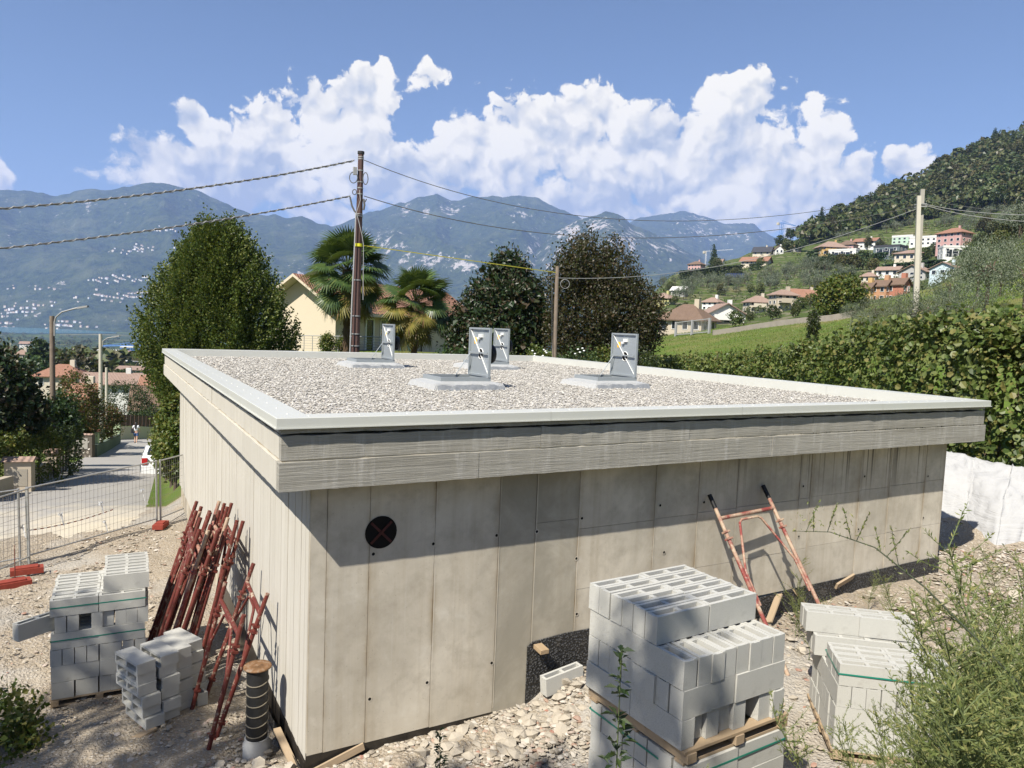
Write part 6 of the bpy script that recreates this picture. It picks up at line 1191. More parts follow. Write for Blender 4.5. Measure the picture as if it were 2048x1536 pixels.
for k in range(n):
    m.k = k % 2; u0, u1 = k/n, (k+1)/n; p_, r_ = a+(b_-a)*u0, a+(b_-a)*u1; s_ = .05; m.add([(p_[0], p_[1], p_[2]-s_*math.sin(math.pi*u0)), (r_[0], r_[1], r_[2]-s_*math.sin(math.pi*u1)), (r_[0], r_[1], r_[2]-s_*math.sin(math.pi*u1)+.022), (p_[0], p_[1], p_[2]-s_*math.sin(math.pi*u0)+.022)], [(0, 1, 2, 3)])
tag(m.build('barrier_tape', [M_WHITE, M_OR]), 'red and white tape strung along the mesh fence', 'tape')
m = MB(); q = hit(165, 1084, 6)[0]; m.tube([(0, 0, .02), (.25, -.06, .06), (.45, -.2, .05)], [.018, .014, .008], 6); m.tube([(.2, -.05, .05), (.3, -.35, .04)], [.012, .006], 5); tag(m.build('dead_branch', M_BARK, None, tuple(q)), 'dark dead branch lying on the dirt before the fence', 'branch')
m = MB(); q = hit(30, 1160, 6)[0]; m.tube([(0, 0, -.1), (0, 0, .62)], .008, 5); tag(m.build('steel_rod', M_RED, None, tuple(q)), 'thin rusty steel rod stuck in the ground at the left edge', 'rod')
# ------------------------------------------------------------------ poles and cables
M_CABLE = flat('grey_cable', (.10, .10, .10), .6); M_CABLEL = flat('pale_cable', (.30, .30, .30), .5); M_PBROWN = flat('brown_pole_paint', (.075, .040, .032), .5, .4, 0, .15, 3); M_PWOOD = flat('weathered_pole_wood', (.20, .16, .125), .9, .1, 0, .35, 6, .5); M_CPOLE = flat('concrete_pole', (.47, .44, .37), .9, .1, 0, .12, 5, .2)
def cable(label, pts, r, mat, group='overhead cables', twist=False):
    pts = [np.array(p, float) for p in pts]; out = []
    if len(pts) == 3:                                   # quadratic through the middle point
        n = 40
        for k in range(n+1): t = k/n; out.append(pts[0]*(2*(t-.5)*(t-1))+pts[1]*(-4*t*(t-1))+pts[2]*(2*t*(t-.5)))
    else: out = pts
    o0 = out[0]; m = MB(); m.tube([tuple(p-o0) for p in out], r, 6)
    if twist:
        n = 260; L = []; 
        for k in range(n+1):
            t = k/n*(len(out)-1); i = min(len(out)-2, int(t)); p = out[i]*(1-t+i)+out[i+1]*(t-i); a = k*.9; L.append(tuple(p-o0+np.array([0, 0, 1])*r*1.1*math.sin(a)+RT*r*1.1*math.cos(a)))
        m.k = 1; m.tube(L, r*.75, 5); o = m.build('cable', [mat, M_CABLEL], None, tuple(o0))
    else: o = m.build('cable', mat, None, tuple(o0))
    return tag(o, label, 'cable', group)
DP = 21.6; bt, bb = P(722, 307, DP), P(710, 705, DP); gb = G(bb[0], bb[1])
def brown_pole():
    e = empty('utility_pole', (bb[0], bb[1], gb), 0, 'tall dark brown tapered utility pole with cable boxes behind the roof', 'pole'); h = bt[2]-gb; tp = np.array([bt[0]-bb[0], bt[1]-bb[1], 0])*1.0; ax = lambda z: tp*(z/h)
    m = MB(); m.tube([tuple(ax(0)+np.array([0, 0, -.5])), tuple(ax(h)+np.array([0, 0, h]))], [.150, .083], 8); m.sm = [False]*len(m.sm); m.build('shaft', M_PBROWN, e); m = MB(); m.tube([tuple(ax(h)+np.array([0, 0, h-.02])), tuple(ax(h)+np.array([0, 0, h+.06]))], .10, 10); m.build('cap', M_IRON, e)
    for y in (314, 318, 341, 364, 376, 388, 428, 432, 560, 632, 668, 692): z = P(716, y, DP)[2]-gb; c = ax(z); r_ = .150-.067*z/h+.006; m = MB(); m.lathe([(r_, -.014), (r_, .014)], 10, (c[0], c[1], z)); m.build('clamp_band', M_ZINC, e)
    z = P(716, 490, DP)[2]-gb; m = MB(); m.lathe([(.128, -.045), (.128, .045)], 10, tuple(ax(z)+np.array([0, 0, z]))); m.build('yellow_band', flat('yellow_webbing', (.62, .58, .03), .7), e)
    def pp(x, y, dd=0): return tuple(P(x, y, DP-.14+dd)-np.array([bb[0], bb[1], gb]))
    m = MB(); m.tube([pp(712, 425), pp(708, 520), pp(704, 600), pp(700, 705)], .022, 6); m.build('conduit', M_CABLEL, e); m = MB(); m.tube([pp(719, 380, -.02), pp(721, 400, -.02), pp(713, 425, -.02), pp(724, 470, -.02), pp(727, 490, 0), pp(726, 600, .04)], .012, 5); m.build('down_cable', M_CABLEL, e)
    m = MB(); c = pp(710, 342); m.obox(c, (.10, .08, .22), Matrix.Identity(3)); m.build('junction_box', M_CABLEL, e)
    for (cx, cy, rx, ry) in ((707, 355, 8, 11), (731, 357, 5, 12), (709, 384, 4, 5)): m = MB(); m.tube([pp(cx+rx*math.cos(a), cy+ry*math.sin(a)) for a in np.linspace(0, 6.28, 19)], .014, 5, False); m.build('cable_loop', M_CABLE, e)
    m = MB(); m.tube([pp(700, 394), pp(704, 412), pp(709, 422), pp(712, 425)], .026, 6); m.tube([pp(727, 398, .1), pp(729, 410, .1), pp(727, 420, .1)], .03, 6); m.tube([pp(733, 398, .1), pp(730, 404, .1)], .018, 6); m.build('cable_termination', M_CABLE, e)
brown_pole()
d2 = 30.0; cpt = P(1843, 380, d2)
def concrete_pole():
    b = P(1828, 660, d2); g = G(b[0], b[1]); e = empty('concrete_pole', (b[0], b[1], g), 0, 'pale square concrete pole with a second strut rising above the olives', 'pole'); t1 = P(1845, 379, d2)-np.array([b[0], b[1], g]); t2 = P(1838, 392, d2-.25)-np.array([b[0], b[1], g])
    m = MB(); m.tube([(0.12, .05, -.5), tuple(t1)], [.15, .105], 4); m.build('shaft', flat('grey_concrete_pole', (.30, .285, .25), .9), e); m = MB(); m.tube([(-.12, -.15, -.5), tuple(t2)], [.13, .10], 4); m.build('strut', M_CPOLE, e)
    for y in (409, 414): m = MB(); c = P(1841, y, d2-.12)-np.array([b[0], b[1], g]); m.obox(tuple(c), (.34, .34, .05), Matrix.Rotation(-YAW, 3, 'Z')); m.build('clamp_band', M_ZINC, e)
concrete_pole()
d3 = 25.0; wt, wb = P(1115, 533, d3), P(1110, 714, d3); gw = G(wb[0], wb[1])
e = empty('wooden_pole', (wb[0], wb[1], gw), 0, 'short weathered wooden pole behind the back right roof edge', 'pole'); m = MB(); m.tube([(0, 0, -.4), (wt[0]-wb[0], wt[1]-wb[1], wt[2]-gw)], [.09, .068], 10); m.build('shaft', M_PWOOD, e)
m = MB(); m.tube([tuple(P(1130+9*math.cos(a), 568+9*math.sin(a), d3-.1)-np.array([wb[0], wb[1], gw])) for a in np.linspace(0, 6.28, 20)], .008, 5, False); m.build('cable_coil', M_CABLEL, e)
m = MB(); m.tube([tuple(P(1104, 560+k*25, d3-.09)-np.array([wb[0], wb[1], gw])) for k in range(7)], .010, 5); m.build('down_cable', M_CABLE, e)
cable('upper twisted cable from the left edge to the brown pole top', [P(-60, 422, 16), P(380, 377.5, 18.8), P(708, 321, DP-.1)], .022, M_CABLE, twist=True); cable('lower twisted cable from the left edge to the brown pole', [P(-60, 503, 16), P(380, 449, 18.8), P(700, 392, DP-.1)], .020, M_CABLE, twist=True)
cable('upper thin cable from the brown pole top to the concrete pole', [P(728, 320, DP), P(1290, 441, 26), P(1838, 386, d2-.1)], .011, M_CABLE); cable('lower cable from the brown pole to the concrete pole', [P(728, 392, DP), P(1290, 476, 26), P(1838, 412, d2-.1)], .013, M_CABLE)
cable('cable rising from the short wooden pole to the concrete pole', [P(1116, 556, d3-.1), P(1480, 524, 27.5), P(1837, 416, d2-.1)], .010, M_CABLEL); cable('top cable from the concrete pole out of the right edge', [P(1849, 396, d2), P(1960, 417, 28), P(2120, 424, 26)], .009, M_CABLE)
cable('middle cable from the concrete pole out of the right edge', [P(1849, 408, d2), P(1960, 425, 28), P(2120, 431, 26)], .011, M_CABLEL); cable('lowest cable from the concrete pole out of the right edge', [P(1849, 410, d2), P(1960, 434, 28), P(2120, 446, 26)], .011, M_CABLEL)
y0_, y1_ = P(727, 491, DP-.05), P(1112, 545, d3-.1); m = MB(); m.bar((0, 0, 0), tuple(y1_-y0_), .004, .026); tag(m.build('ratchet_strap', flat('yellow_strap', (.36, .33, .04), .7), None, tuple(y0_)), 'yellow strap stretched between the brown pole and the short wooden pole', 'strap')
def lamp_post(label, x, ytop, d, arm, mat, r0=.13, lamp=True):
    t = P(x, ytop, d); g = G(t[0], t[1]); e = empty('street_lamp' if lamp else 'wooden_pole', (t[0], t[1], g), 0, label, 'street lamp' if lamp else 'pole'); m = MB(); m.tube([(0, 0, -.4), (0, 0, t[2]-g)], [r0, r0*.7], 9); m.build('post', mat, e)
    if lamp:
        A = [P(x+ax, ytop+ay, d)-np.array([t[0], t[1], g]) for ax, ay in arm]; m = MB(); m.tube([tuple(p) for p in A], .035, 6); m.build('arm', M_ZINC, e); m = MB(); dd = (A[-1]-A[-2]); c = A[-1]+dd/np.linalg.norm(dd)*.22; m.bar(tuple(A[-1]), tuple(c+dd/np.linalg.norm(dd)*.2), .16, .07); m.build('lamp_head', M_CABLEL, e)
lamp_post('nearest street lamp with curved arm on a weathered post, left', 104, 632, 30, [(5, 40), (5, 12), (8, 2), (20, -8), (46, -15), (52, -16)], M_PWOOD, .13); lamp_post('farther street lamp with shallow arm on a grey post', 201, 668, 48, [(4, 25), (5, 14), (14, 8), (26, 6)], M_CPOLE, .15); lamp_post('plain grey pole right of the farther street lamp', 213, 735, 58, [], M_CPOLE, .14, False)
# ------------------------------------------------------------------ houses
def wmesh():
    m = MB(); m.box(-.5, .5, -.06, .02, 0, .05); m.box(-.5, .5, -.06, .02, .95, 1.0); m.box(-.5, -.44, -.06, .02, .05, .95); m.box(.44, .5, -.06, .02, .05, .95); m.k = 1; m.box(-.44, .44, -.025, .02, .05, .95); return m.mesh('window', M_WHITE, M_GLASS)
WM = wmesh(); SHUT = {}
def wallmat(c):
    k = 'render_%d_%d_%d' % tuple(int(v*100) for v in c); return bpy.data.materials.get(k) or flat(k, c, .9, .1, 0, .06, .6)
def bld(label, x0, x1, yb, ye, yr, wall, roof, kind='hip', rot=.5, win=(3, 2), asp=.75, name='house', side_win=2, d=None, chim=True, group='houses on the hillside', extra=None, dark=None):
    """a house seen between picture columns x0 and x1; it stands where that sight line meets the ground"""
    xc = (x0+x1)/2
    if d is None:
        q, d = hit(xc, yb, 60)
        if d > 900: print('FAR HOUSE', label); q, d = P(xc, yb, 430), 430
    else: q = P(xc, yb, d)
    a = math.atan2((q-CAM)[0], (q-CAM)[1]); W_ = (x1-x0)/F*d/(math.cos(rot)+asp*abs(math.sin(rot))); D_ = W_*asp; he = max(2.2, (yb-ye)/F*d); hr = max(.3, (ye-yr)/F*d)
    e = empty(name, tuple(q), -a-rot, label, 'house', group); wm = wallmat(wall); x_, y_ = W_/2, D_/2; m = MB(); m.box(-x_, x_, -y_, y_, -3.0, he)
    if kind == 'gable': m.add([(-x_, -y_, he), (-x_, y_, he), (-x_, 0, he+hr)], [(0, 2, 1)]); m.add([(x_, -y_, he), (x_, y_, he), (x_, 0, he+hr)], [(0, 1, 2)])
    if kind == 'front': m.add([(-x_, -y_, he), (x_, -y_, he), (0, -y_, he+hr)], [(0, 1, 2)]); m.add([(-x_, y_, he), (x_, y_, he), (0, y_, he+hr)], [(0, 2, 1)])
    m.build('wall', wm, e); o_ = .06*W_+.15; t_ = .18; r = MB()
    if kind == 'flat': r.box(-x_-.1, x_+.1, -y_-.1, y_+.1, he+.003, he+max(.25, hr))
    else:
        if kind == 'hip': k = min(.92, D_/W_)*x_; ridge = [(-x_+k, 0, he+hr), (x_-k, 0, he+hr)]
        elif kind == 'gable': ridge = [(-x_-o_, 0, he+hr), (x_+o_, 0, he+hr)]
        if kind == 'front':
            f_ = hr/x_*o_; ev = [(-x_-o_, -y_-o_, he-f_), (x_+o_, -y_-o_, he-f_), (x_+o_, y_+o_, he-f_), (-x_-o_, y_+o_, he-f_)]; ridge = [(0, -y_-o_, he+hr), (0, y_+o_, he+hr)]; fs = [(1, 2, 5, 4), (3, 0, 4, 5)]; 
        else: f_ = hr/y_*o_; ev = [(-x_-o_, -y_-o_, he-f_), (x_+o_, -y_-o_, he-f_), (x_+o_, y_+o_, he-f_), (-x_-o_, y_+o_, he-f_)]; fs = [(0, 1, 5, 4), (2, 3, 4, 5)]+([(1, 2, 5), (3, 0, 4)] if kind == 'hip' else [])
        V = ev+ridge; n = 6; r.add([(p[0], p[1], p[2]+t_) for p in V]+[(p[0], p[1], p[2]+.02) for p in V], fs+[tuple(i+n for i in f)[::-1] for f in fs])
        b = [(0, 1), (1, 2), (2, 3), (3, 0)] if kind == 'hip' else ([(0, 1), (2, 3), (1, 5), (5, 2), (3, 4), (4, 0)] if kind == 'gable' else [(1, 2), (3, 0), (0, 4), (4, 1), (2, 5), (5, 3)])
        r.add([(p[0], p[1], p[2]+t_) for p in V]+[(p[0], p[1], p[2]+.02) for p in V], [(i+n, j+n, j, i) for i, j in b])
    ro = r.build('roof', roof, e)
    if chim and kind != 'flat': m = MB(); m.box(x_*.3, x_*.3+.7, -.1*y_, -.1*y_+.7, he+hr*.3, he+hr+.9); m.build('chimney', wm, ro)
    nx, nz = win; ww, wh = min(1.25, W_/nx*.5), min(1.5, he/max(1, nz)*.55)
    for i in range(nx):
        for j in range(nz):
            if (i*7+j*3+len(label)) % 11 == 0 and j: continue
            inst('window', WM, e, (-x_+W_*(i+.5)/nx, -y_-.01, he*(j+.28)/nz), (0, 0, 0), (ww, 1, wh))
    sx = x_+.01 if rot > 0 else -x_-.01
    for i in range(side_win):
        for j in range(nz): inst('window', WM, e, (sx, -y_+D_*(i+.5)/side_win, he*(j+.28)/nz), (0, 0, math.pi/2 if rot > 0 else -math.pi/2), (min(1.2, D_/side_win*.45), 1, wh))
    if extra == 'balcony':
        m = MB(); m.box(-x_*.8, x_*.3, -y_-1.3, -y_, he*.48, he*.48+.15); m.box(-x_*.8, x_*.3, -y_-1.3, -y_-1.2, he*.48+.15, he*.48+1.0); m.build('balcony', wm, e)
    if extra == 'glass':
        m = MB(); m.box(-x_*.75, x_*.75, -y_-.06, -y_-.012, he*.12, he*.80); m.build('glazing', M_GLASS, e)
        for k in range(4): m = MB(); xx = -x_*.75+k*x_*.5; m.box(xx-.08, xx+.08, -y_-.10, -y_-.065, he*.12, he*.80); m.build('mullion', M_WHITE, e)
    return e
WHT, CRM, PNK, YEL, ORA, RED_, GRN, BEI, BLU, GRY = (.68, .67, .63), (.55, .49, .39), (.50, .31, .29), (.50, .34, .15), (.45, .255, .15), (.40, .175, .12), (.42, .55, .44), (.46, .40, .31), (.52, .62, .66), (.40, .39, .37)
M_FLATR = flat('flat_roof_white', (.62, .61, .58), .8); M_SLATE = flat('dark_slate_roof', (.05, .052, .06), .6, .3, 0, .2, 2)
bld('salmon house with dark windows at the left end of the upper hillside row', 1376, 1410, 541, 529, 523, PNK, M_TBROWN, 'hip', .5, (4, 2)); bld('tiny white house left of the dark-roofed chalet', 1434, 1448, 532, 526, 521, WHT, M_TPINK, 'gable', .5, (2, 1), chim=False)
bld('chalet with dark slate roof high on the hillside', 1506, 1546, 512, 506, 496, CRM, M_SLATE, 'gable', .25, (3, 1)); bld('small white gabled house right of the dark chalet', 1547, 1566, 508, 499, 492, WHT, M_TBROWN, 'front', -.3, (2, 1)); bld('brown-roofed house below the tall crane', 1580, 1602, 503, 494, 487, GRY, M_TBROWN, 'hip', .4, (2, 2))
bld('long low house with red roof above the clipped hedge', 1483, 1541, 532, 525, 516, CRM, M_TERRA, 'gable', .25, (6, 1)); bld('olive-yellow house half hidden by the bronze tree', 1305, 1350, 612, 596, 587, (.46, .43, .20), M_TPINK, 'hip', .5, (3, 2)); bld('white cube house with hipped roof in the lower row', 1404, 1446, 621, 604, 596, WHT, M_TPINK, 'hip', .5, (3, 2))
bld('modern white house with round roof storey in the lower row', 1486, 1542, 626, 604, 593, CRM, M_TPINK, 'hip', -.4, (4, 2), extra='balcony'); bld('tall beige apartment house in the lower row', 1537, 1592, 622, 590, 581, BEI, M_TPINK, 'hip', -.5, (3, 3), extra='balcony'); bld('wide house with sloping red roof left of the full green tree', 1576, 1644, 609, 597, 582, BEI, M_TERRA, 'gable', -.35, (4, 1))
bld('near house with low brown roof behind the metal fence', 1318, 1430, 668, 644, 618, BEI, M_TBROWN, 'hip', .45, (4, 1), d=104); bld('white gabled house near the meadow wall', 1398, 1487, 652, 634, 614, WHT, M_TPINK, 'front', -.35, (3, 1), extra='balcony', d=138); bld('small grey shed among the olives', 1342, 1376, 592, 585, 578, GRY, M_FLATR, 'gable', .4, (2, 1), chim=False)
bld('ochre-yellow house in the upper row beside the wood', 1630, 1690, 513, 495, 484, YEL, M_TPINK, 'hip', -.4, (4, 2), extra='balcony'); bld('dark red house behind the ochre one', 1676, 1714, 501, 490, 482, PNK, M_TBROWN, 'hip', .4, (3, 2)); bld('white house with bright red roof at the edge of the wood', 1709, 1758, 498, 484, 477, WHT, M_TERRA, 'gable', .35, (4, 2))
bld('white modern box house with large dark windows', 1659, 1722, 521, 503, 500, WHT, M_FLATR, 'flat', .35, (3, 2), extra='glass'); bld('dark glass modern house with white base', 1749, 1810, 517, 496, 492, (.12, .15, .16), M_SLATE, 'flat', .4, (3, 2), extra='glass'); bld('beige bungalow below the long white building', 1792, 1852, 523, 508, 501, CRM, M_TPINK, 'hip', .3, (4, 1))
bld('pale green modern house left of the long white building', 1786, 1830, 489, 476, 472, GRN, M_FLATR, 'flat', .3, (4, 2)); bld('long white building just left of the tall pink house', 1822, 1878, 493, 478, 474, WHT, M_FLATR, 'flat', .25, (5, 2)); bld('tall pink house with hipped tile roof', 1876, 1938, 498, 467, 457, PNK, M_TERRA, 'hip', .55, (4, 3)); bld('white terraced modern villa below the tall pink house', 1878, 1930, 518, 497, 493, WHT, M_FLATR, 'flat', -.3, (3, 2), extra='glass')
bld('white house with pink tiles above the orange terrace', 1755, 1803, 554, 544, 537, WHT, M_TPINK, 'gable', .3, (3, 1)); bld('grey gabled house behind the concrete pole', 1801, 1864, 561, 545, 532, GRY, M_TPINK, 'front', .45, (3, 2)); bld('pale blue gabled house right of the concrete pole', 1863, 1925, 554, 539, 527, BLU, M_TPINK, 'front', .45, (3, 1)); bld('small tiled house left above the orange terrace', 1721, 1754, 566, 556, 549, CRM, M_TPINK, 'hip', .3, (3, 1))
bld('yellow end house of the coloured terrace', 1706, 1750, 606, 577, 567, YEL, M_TBROWN, 'gable', .5, (2, 2), d=120); bld('ochre middle house of the coloured terrace', 1742, 1780, 606, 572, 562, ORA, M_TBROWN, 'gable', .5, (2, 2), d=119); bld('brick-red house at the right end of the coloured terrace', 1773, 1815, 608, 569, 558, RED_, M_TBROWN, 'gable', .5, (2, 2), d=118)
# roofs and houses down the valley on the left
GV = 'houses in the valley town'
bld('house with orange hipped roof below the street lamp', 80, 176, 775, 751, 733, CRM, M_TERRA, 'hip', .35, (4, 1), d=120, group=GV); bld('long red-brown roofed house behind the far lamp', 178, 292, 792, 771, 755, WHT, M_TPINK, 'gable', .15, (5, 1), d=112, group=GV); bld('near dark-tiled house right at the end of the street', 272, 372, 850, 818, 783, CRM, M_TBROWN, 'gable', .1, (4, 1), d=80, group=GV); bld('red-roofed house behind the reddish shrub', 132, 196, 832, 806, 784, CRM, M_TERRA, 'gable', .3, (3, 1), d=78, group=GV)
bld('orange-roofed shed by the hornbeam', 286, 352, 800, 786, 772, CRM, M_TERRA, 'gable', .2, (3, 1), d=98, group=GV); bld('flat white factory hall in the valley town', 186, 262, 735, 722, 717, WHT, M_FLATR, 'flat', .2, (7, 1), d=330, group=GV); bld('white office block in the valley town', 222, 300, 748, 728, 722, WHT, M_FLATR, 'flat', .3, (7, 2), d=280, group=GV); bld('white gable-roofed block beside the blue crane', 240, 308, 752, 738, 733, WHT, M_TPINK, 'gable', .3, (5, 2), d=240, group=GV)
bld('pink-roofed row in the valley town', 244, 300, 714, 706, 702, CRM, M_TPINK, 'gable', .1, (6, 1), d=430, group=GV); bld('pale apartment row near the top of the valley town', 196, 250, 712, 703, 700, WHT, M_FLATR, 'flat', .1, (7, 2), d=450, group=GV); bld('red-walled workshop left of the white office block', 200, 226, 738, 728, 724, RED_, M_TPINK, 'gable', .2, (3, 1), d=300, group=GV); bld('lone white farmhouse in the valley fields', 41, 63, 692, 687, 683, WHT, M_TPINK, 'gable', .3, (3, 1), d=900, group=GV, chim=False)
bld('blue industrial shed far out in the valley', 243, 290, 700, 695, 693, (.10, .20, .42), M_FLATR, 'flat', .1, (4, 1), d=700, group=GV); bld('pink-roofed house behind the cedar', 34, 56, 722, 714, 707, CRM, M_TPINK, 'hip', .3, (2, 1), d=220, group=GV)
# dark trees standing over the town
for (x, d, ytop, w_, lab, con) in ((152, 150, 697, 5.5, 'dark purple-leaved tree behind the orange-roofed house', 0), (80, 170, 680, 4.5, 'spreading cedar at the left above the roofs', 1), (255, 190, 738, 4.5, 'round green tree before the white office block', 0), (62, 130, 712, 5.0, 'grey-green leafy tree below the cedar', 0), (120, 210, 715, 5.0, 'green tree right of the cedar', 0)):
    l = at(x, 0, d); top = zpx(x, ytop, d)-l[2]; lobes = [(0, 0, top*(.35+.14*k), w_*(1-.17*k), w_*(1-.17*k), top*.06) for k in range(5)] if con else [(0, 0, top*.55, w_, w_, top*.42), (-w_*.4, 0, top*.4, w_*.7, w_*.7, top*.3), (w_*.45, 0, top*.42, w_*.7, w_*.7, top*.32)]
    tree('town_tree', lab, l, lobes, 330, 9, .5, (.55, .95), M_L_BEECH if 'purple' in lab else M_L_DARK, .3)
# far villages on the opposite shore and slopes
def vmesh(c, k):
    m = MB(); m.box(-7, 7, -5, 5, -6, 6+k*3); m.k = 1; h = 6+k*3; m.add([(-7.6, -5.6, h), (7.6, -5.6, h), (7.6, 5.6, h), (-7.6, 5.6, h), (-7.6, 0, h+2.6), (7.6, 0, h+2.6)], [(0, 1, 5, 4), (2, 3, 4, 5), (0, 4, 3), (1, 2, 5)]); return m.mesh('far_house', wallmat(c), M_TPINK)
VM = [vmesh((.72, .70, .66), 0), vmesh((.66, .60, .50), 1), vmesh((.75, .74, .72), 1), vmesh((.60, .50, .40), 0)]
VIL = [(325, 462, 22, 5, 14, 'high'), (280, 502, 45, 8, 30, 'middle'), (240, 563, 75, 7, 46, 'broad'), (225, 598, 60, 9, 36, 'lower'), (40, 628, 38, 14, 40, 'lakeside left'), (55, 580, 60, 5, 10, 'scattered'), (130, 655, 50, 6, 34, 'waterfront'), (15, 652, 26, 4, 16, 'waterfront'), (110, 612, 30, 4, 9, 'scattered'), (280, 595, 30, 7, 18, 'lower')]
for (cx, cy, rx, ry, n, nm) in VIL:
    for k in range(n):
        x, y = cx+random.gauss(0, rx*.55), cy+random.gauss(0, ry*.5)
        try: q = on_mountain(x, min(y, 659))
        except Exception: continue
        s = random.uniform(.65, 1.1); o = inst('far_house', random.choice(VM), None, tuple(q), (0, 0, random.uniform(-.6, .6)-YAW), (s, s, s)); tag(o, 'tiny pale house in the %s village across the lake' % nm, 'house', 'houses in the %s village across the lake' % nm)
# ------------------------------------------------------------------ cranes, solar field, hedges, meadow wall
def crane(label, x, yt, yb, jx, jy, cx, mat, d, w_=1.6):
    b = P(x, yb, d); t = P(x, yt, d)-b; e = empty('tower_crane', tuple(b), 0, label, 'crane', 'tower cranes'); h = t[2]; m = MB(); r = w_*.09
    for sx in (-1, 1):
        for sy in (-1, 1): m.bar((sx*w_/2, sy*w_/2, -25), (sx*w_/2, sy*w_/2, h), r, r)
    n = int((h+25)/w_/1.2)
    for k in range(n): z0, z1 = -25+(h+25)*k/n, -25+(h+25)*(k+1)/n; m.bar((-w_/2, -w_/2, z0), (w_/2, -w_/2, z1), r*.8, r*.8); m.bar((-w_/2, w_/2, z1), (-w_/2, -w_/2, z0), r*.8, r*.8); m.bar((w_/2, -w_/2, z0), (w_/2, w_/2, z1), r*.8, r*.8)
    m.build('mast', mat, e); j = P(jx, jy, d)-b; c = P(cx, yt, d)-b; m = MB(); m.bar((0, 0, h), tuple(j), w_*.22, w_*.22); m.bar((0, 0, h+w_*1.0), tuple(j*.999+np.array([0, 0, .1])), w_*.10, w_*.10)
    for k in range(14): u = (k+.5)/14; p = np.array([0, 0, h])*(1-u)+j*u; m.bar(tuple(p), tuple(np.array([0, 0, h+w_])*(1-u-.03)+(j+np.array([0, 0, .1]))*(u+.03)), w_*.07, w_*.07)
    m.build('jib', mat, e); m = MB(); m.bar((0, 0, h), tuple(c), w_*.3, w_*.3); m.build('counter_jib', mat, e); m = MB(); m.box(c[0]-1, c[0]+1, c[1]-1, c[1]+1, c[2]-1.6, c[2]+.4); m.build('counterweight', M_CPOLE, e)
M_BLUEP = flat('blue_crane_paint', (.10, .22, .50), .5)
crane('blue tower crane standing on the hillside skyline', 1561, 446, 485, 1592, 452, 1557, M_BLUEP, 600, 2.0); crane('thin white crane low on the left end of the hillside', 1411, 503, 524, 1466, 499, 1409, M_WHITE, 620, .7); crane('blue tower crane mast in the valley town beside the hornbeam', 292, 690, 755, 200, 692, 300, M_BLUEP, 330, 1.9)
def solar():
    q, d = hit(1469, 557, 100); e = empty('solar_array', tuple(q), -YAW-px_az(1469), 'field of tilted solar panels below the long clipped hedge', 'solar panels'); W_ = 38/F*d
    for k in range(10): x = -W_/2+W_*(k+.5)/10; m = MB(); m.obox((x, 0, 1.4), (W_/10*.78, 3.4, .12), Matrix.Rotation(rad(40), 3, 'X')); m.build('panel', flat('solar_cell', (.03, .04, .08), .25, .5), e); m = MB(); m.tube([(x, .5, -.5), (x, .5, 1.6)], .06, 5); m.build('support', M_ZINC, e)
solar()
def far_hedge(label, pts, w_, h_, n, size):
    Q = [hit(x, y, 70)[0] for x, y in pts]; e = empty('long_hedge', tuple(Q[0]), 0, label, 'hedge', 'clipped hedges on the hillside'); C = []; O = []
    for k in range(n):
        t = random.uniform(0, len(Q)-1.001); i = int(t); p = Q[i]*(1-t+i)+Q[i+1]*(t-i); top = random.random() < .4; C.append((p[0]+random.uniform(-w_, w_)/2, p[1]+random.uniform(-w_, w_)/2, p[2]+(h_ if top else random.uniform(0, h_)))); O.append((random.gauss(0, .4)-FW[0], random.gauss(0, .4)-FW[1], 1.0 if top else .3))
    C = np.array(C)-Q[0]; V, Fq = leaf_arrays(C, sph(n), np.array(O), rng.uniform(.7, 1.3, n)*size, .5); inst('foliage', npmesh('foliage', V, Fq, M_L_DARK), e)
far_hedge('long dark clipped hedge across the lower hillside', [(1308, 566), (1360, 560), (1420, 554), (1485, 548)], 2, 4.2, 5000, .8); far_hedge('short clipped hedge right of the solar field', [(1500, 542), (1522, 540)], 2, 3, 900, .7); far_hedge('hedge below the white modern box house', [(1610, 534), (1660, 530), (1700, 526), (1770, 522)], 3, 3.2, 3000, .8); far_hedge('hedge beside the ochre-yellow house', [(1618, 520), (1658, 516)], 3, 4, 1500, .8); far_hedge('hedge terrace behind the concrete pole', [(1770, 545), (1830, 540), (1880, 536)], 3, 2.6, 1800, .7)
wpts = [hit(1425, 671, 40)[0], hit(1500, 660, 40)[0], hit(1600, 647, 40)[0], hit(1710, 634, 40)[0]]
M_OLDW = flat('old_grey_wall', (.26, .235, .20), .95, .1, 0, .25, 2, .4)
for k, nm in enumerate(('left', 'middle', 'right')): wall_between('meadow_wall', 'low grey %s stretch of the wall above the meadow' % nm, wpts[k], wpts[k+1], .42, .35, M_OLDW, None, 'wall', 5)
f0, f1 = hit(1351, 673, 40)[0], hit(1418, 667, 40)[0]
def metal_fence():
    e = empty('metal_fence', tuple(f0), 0, 'grey metal grid fence at the left end of the meadow', 'fence'); d_ = f1-f0
    for k in (0, .5, 1): m = MB(); a = d_*k; m.box(a[0]-.09, a[0]+.09, a[1]-.09, a[1]+.09, a[2]-.3, a[2]+1.35); m.build('post', M_CABLEL, e)
    for zz in (.15, 1.28): m = MB(); m.bar((0, 0, zz), (d_[0], d_[1], d_[2]+zz), .06, .07); m.build('rail', M_CABLEL, e)
    for k in range(1, 26): m = MB(); a = d_*k/26; m.tube([(a[0], a[1], a[2]+.15), (a[0], a[1], a[2]+1.28)], .014, 4); m.build('bar', M_ZINC, e)
metal_fence()
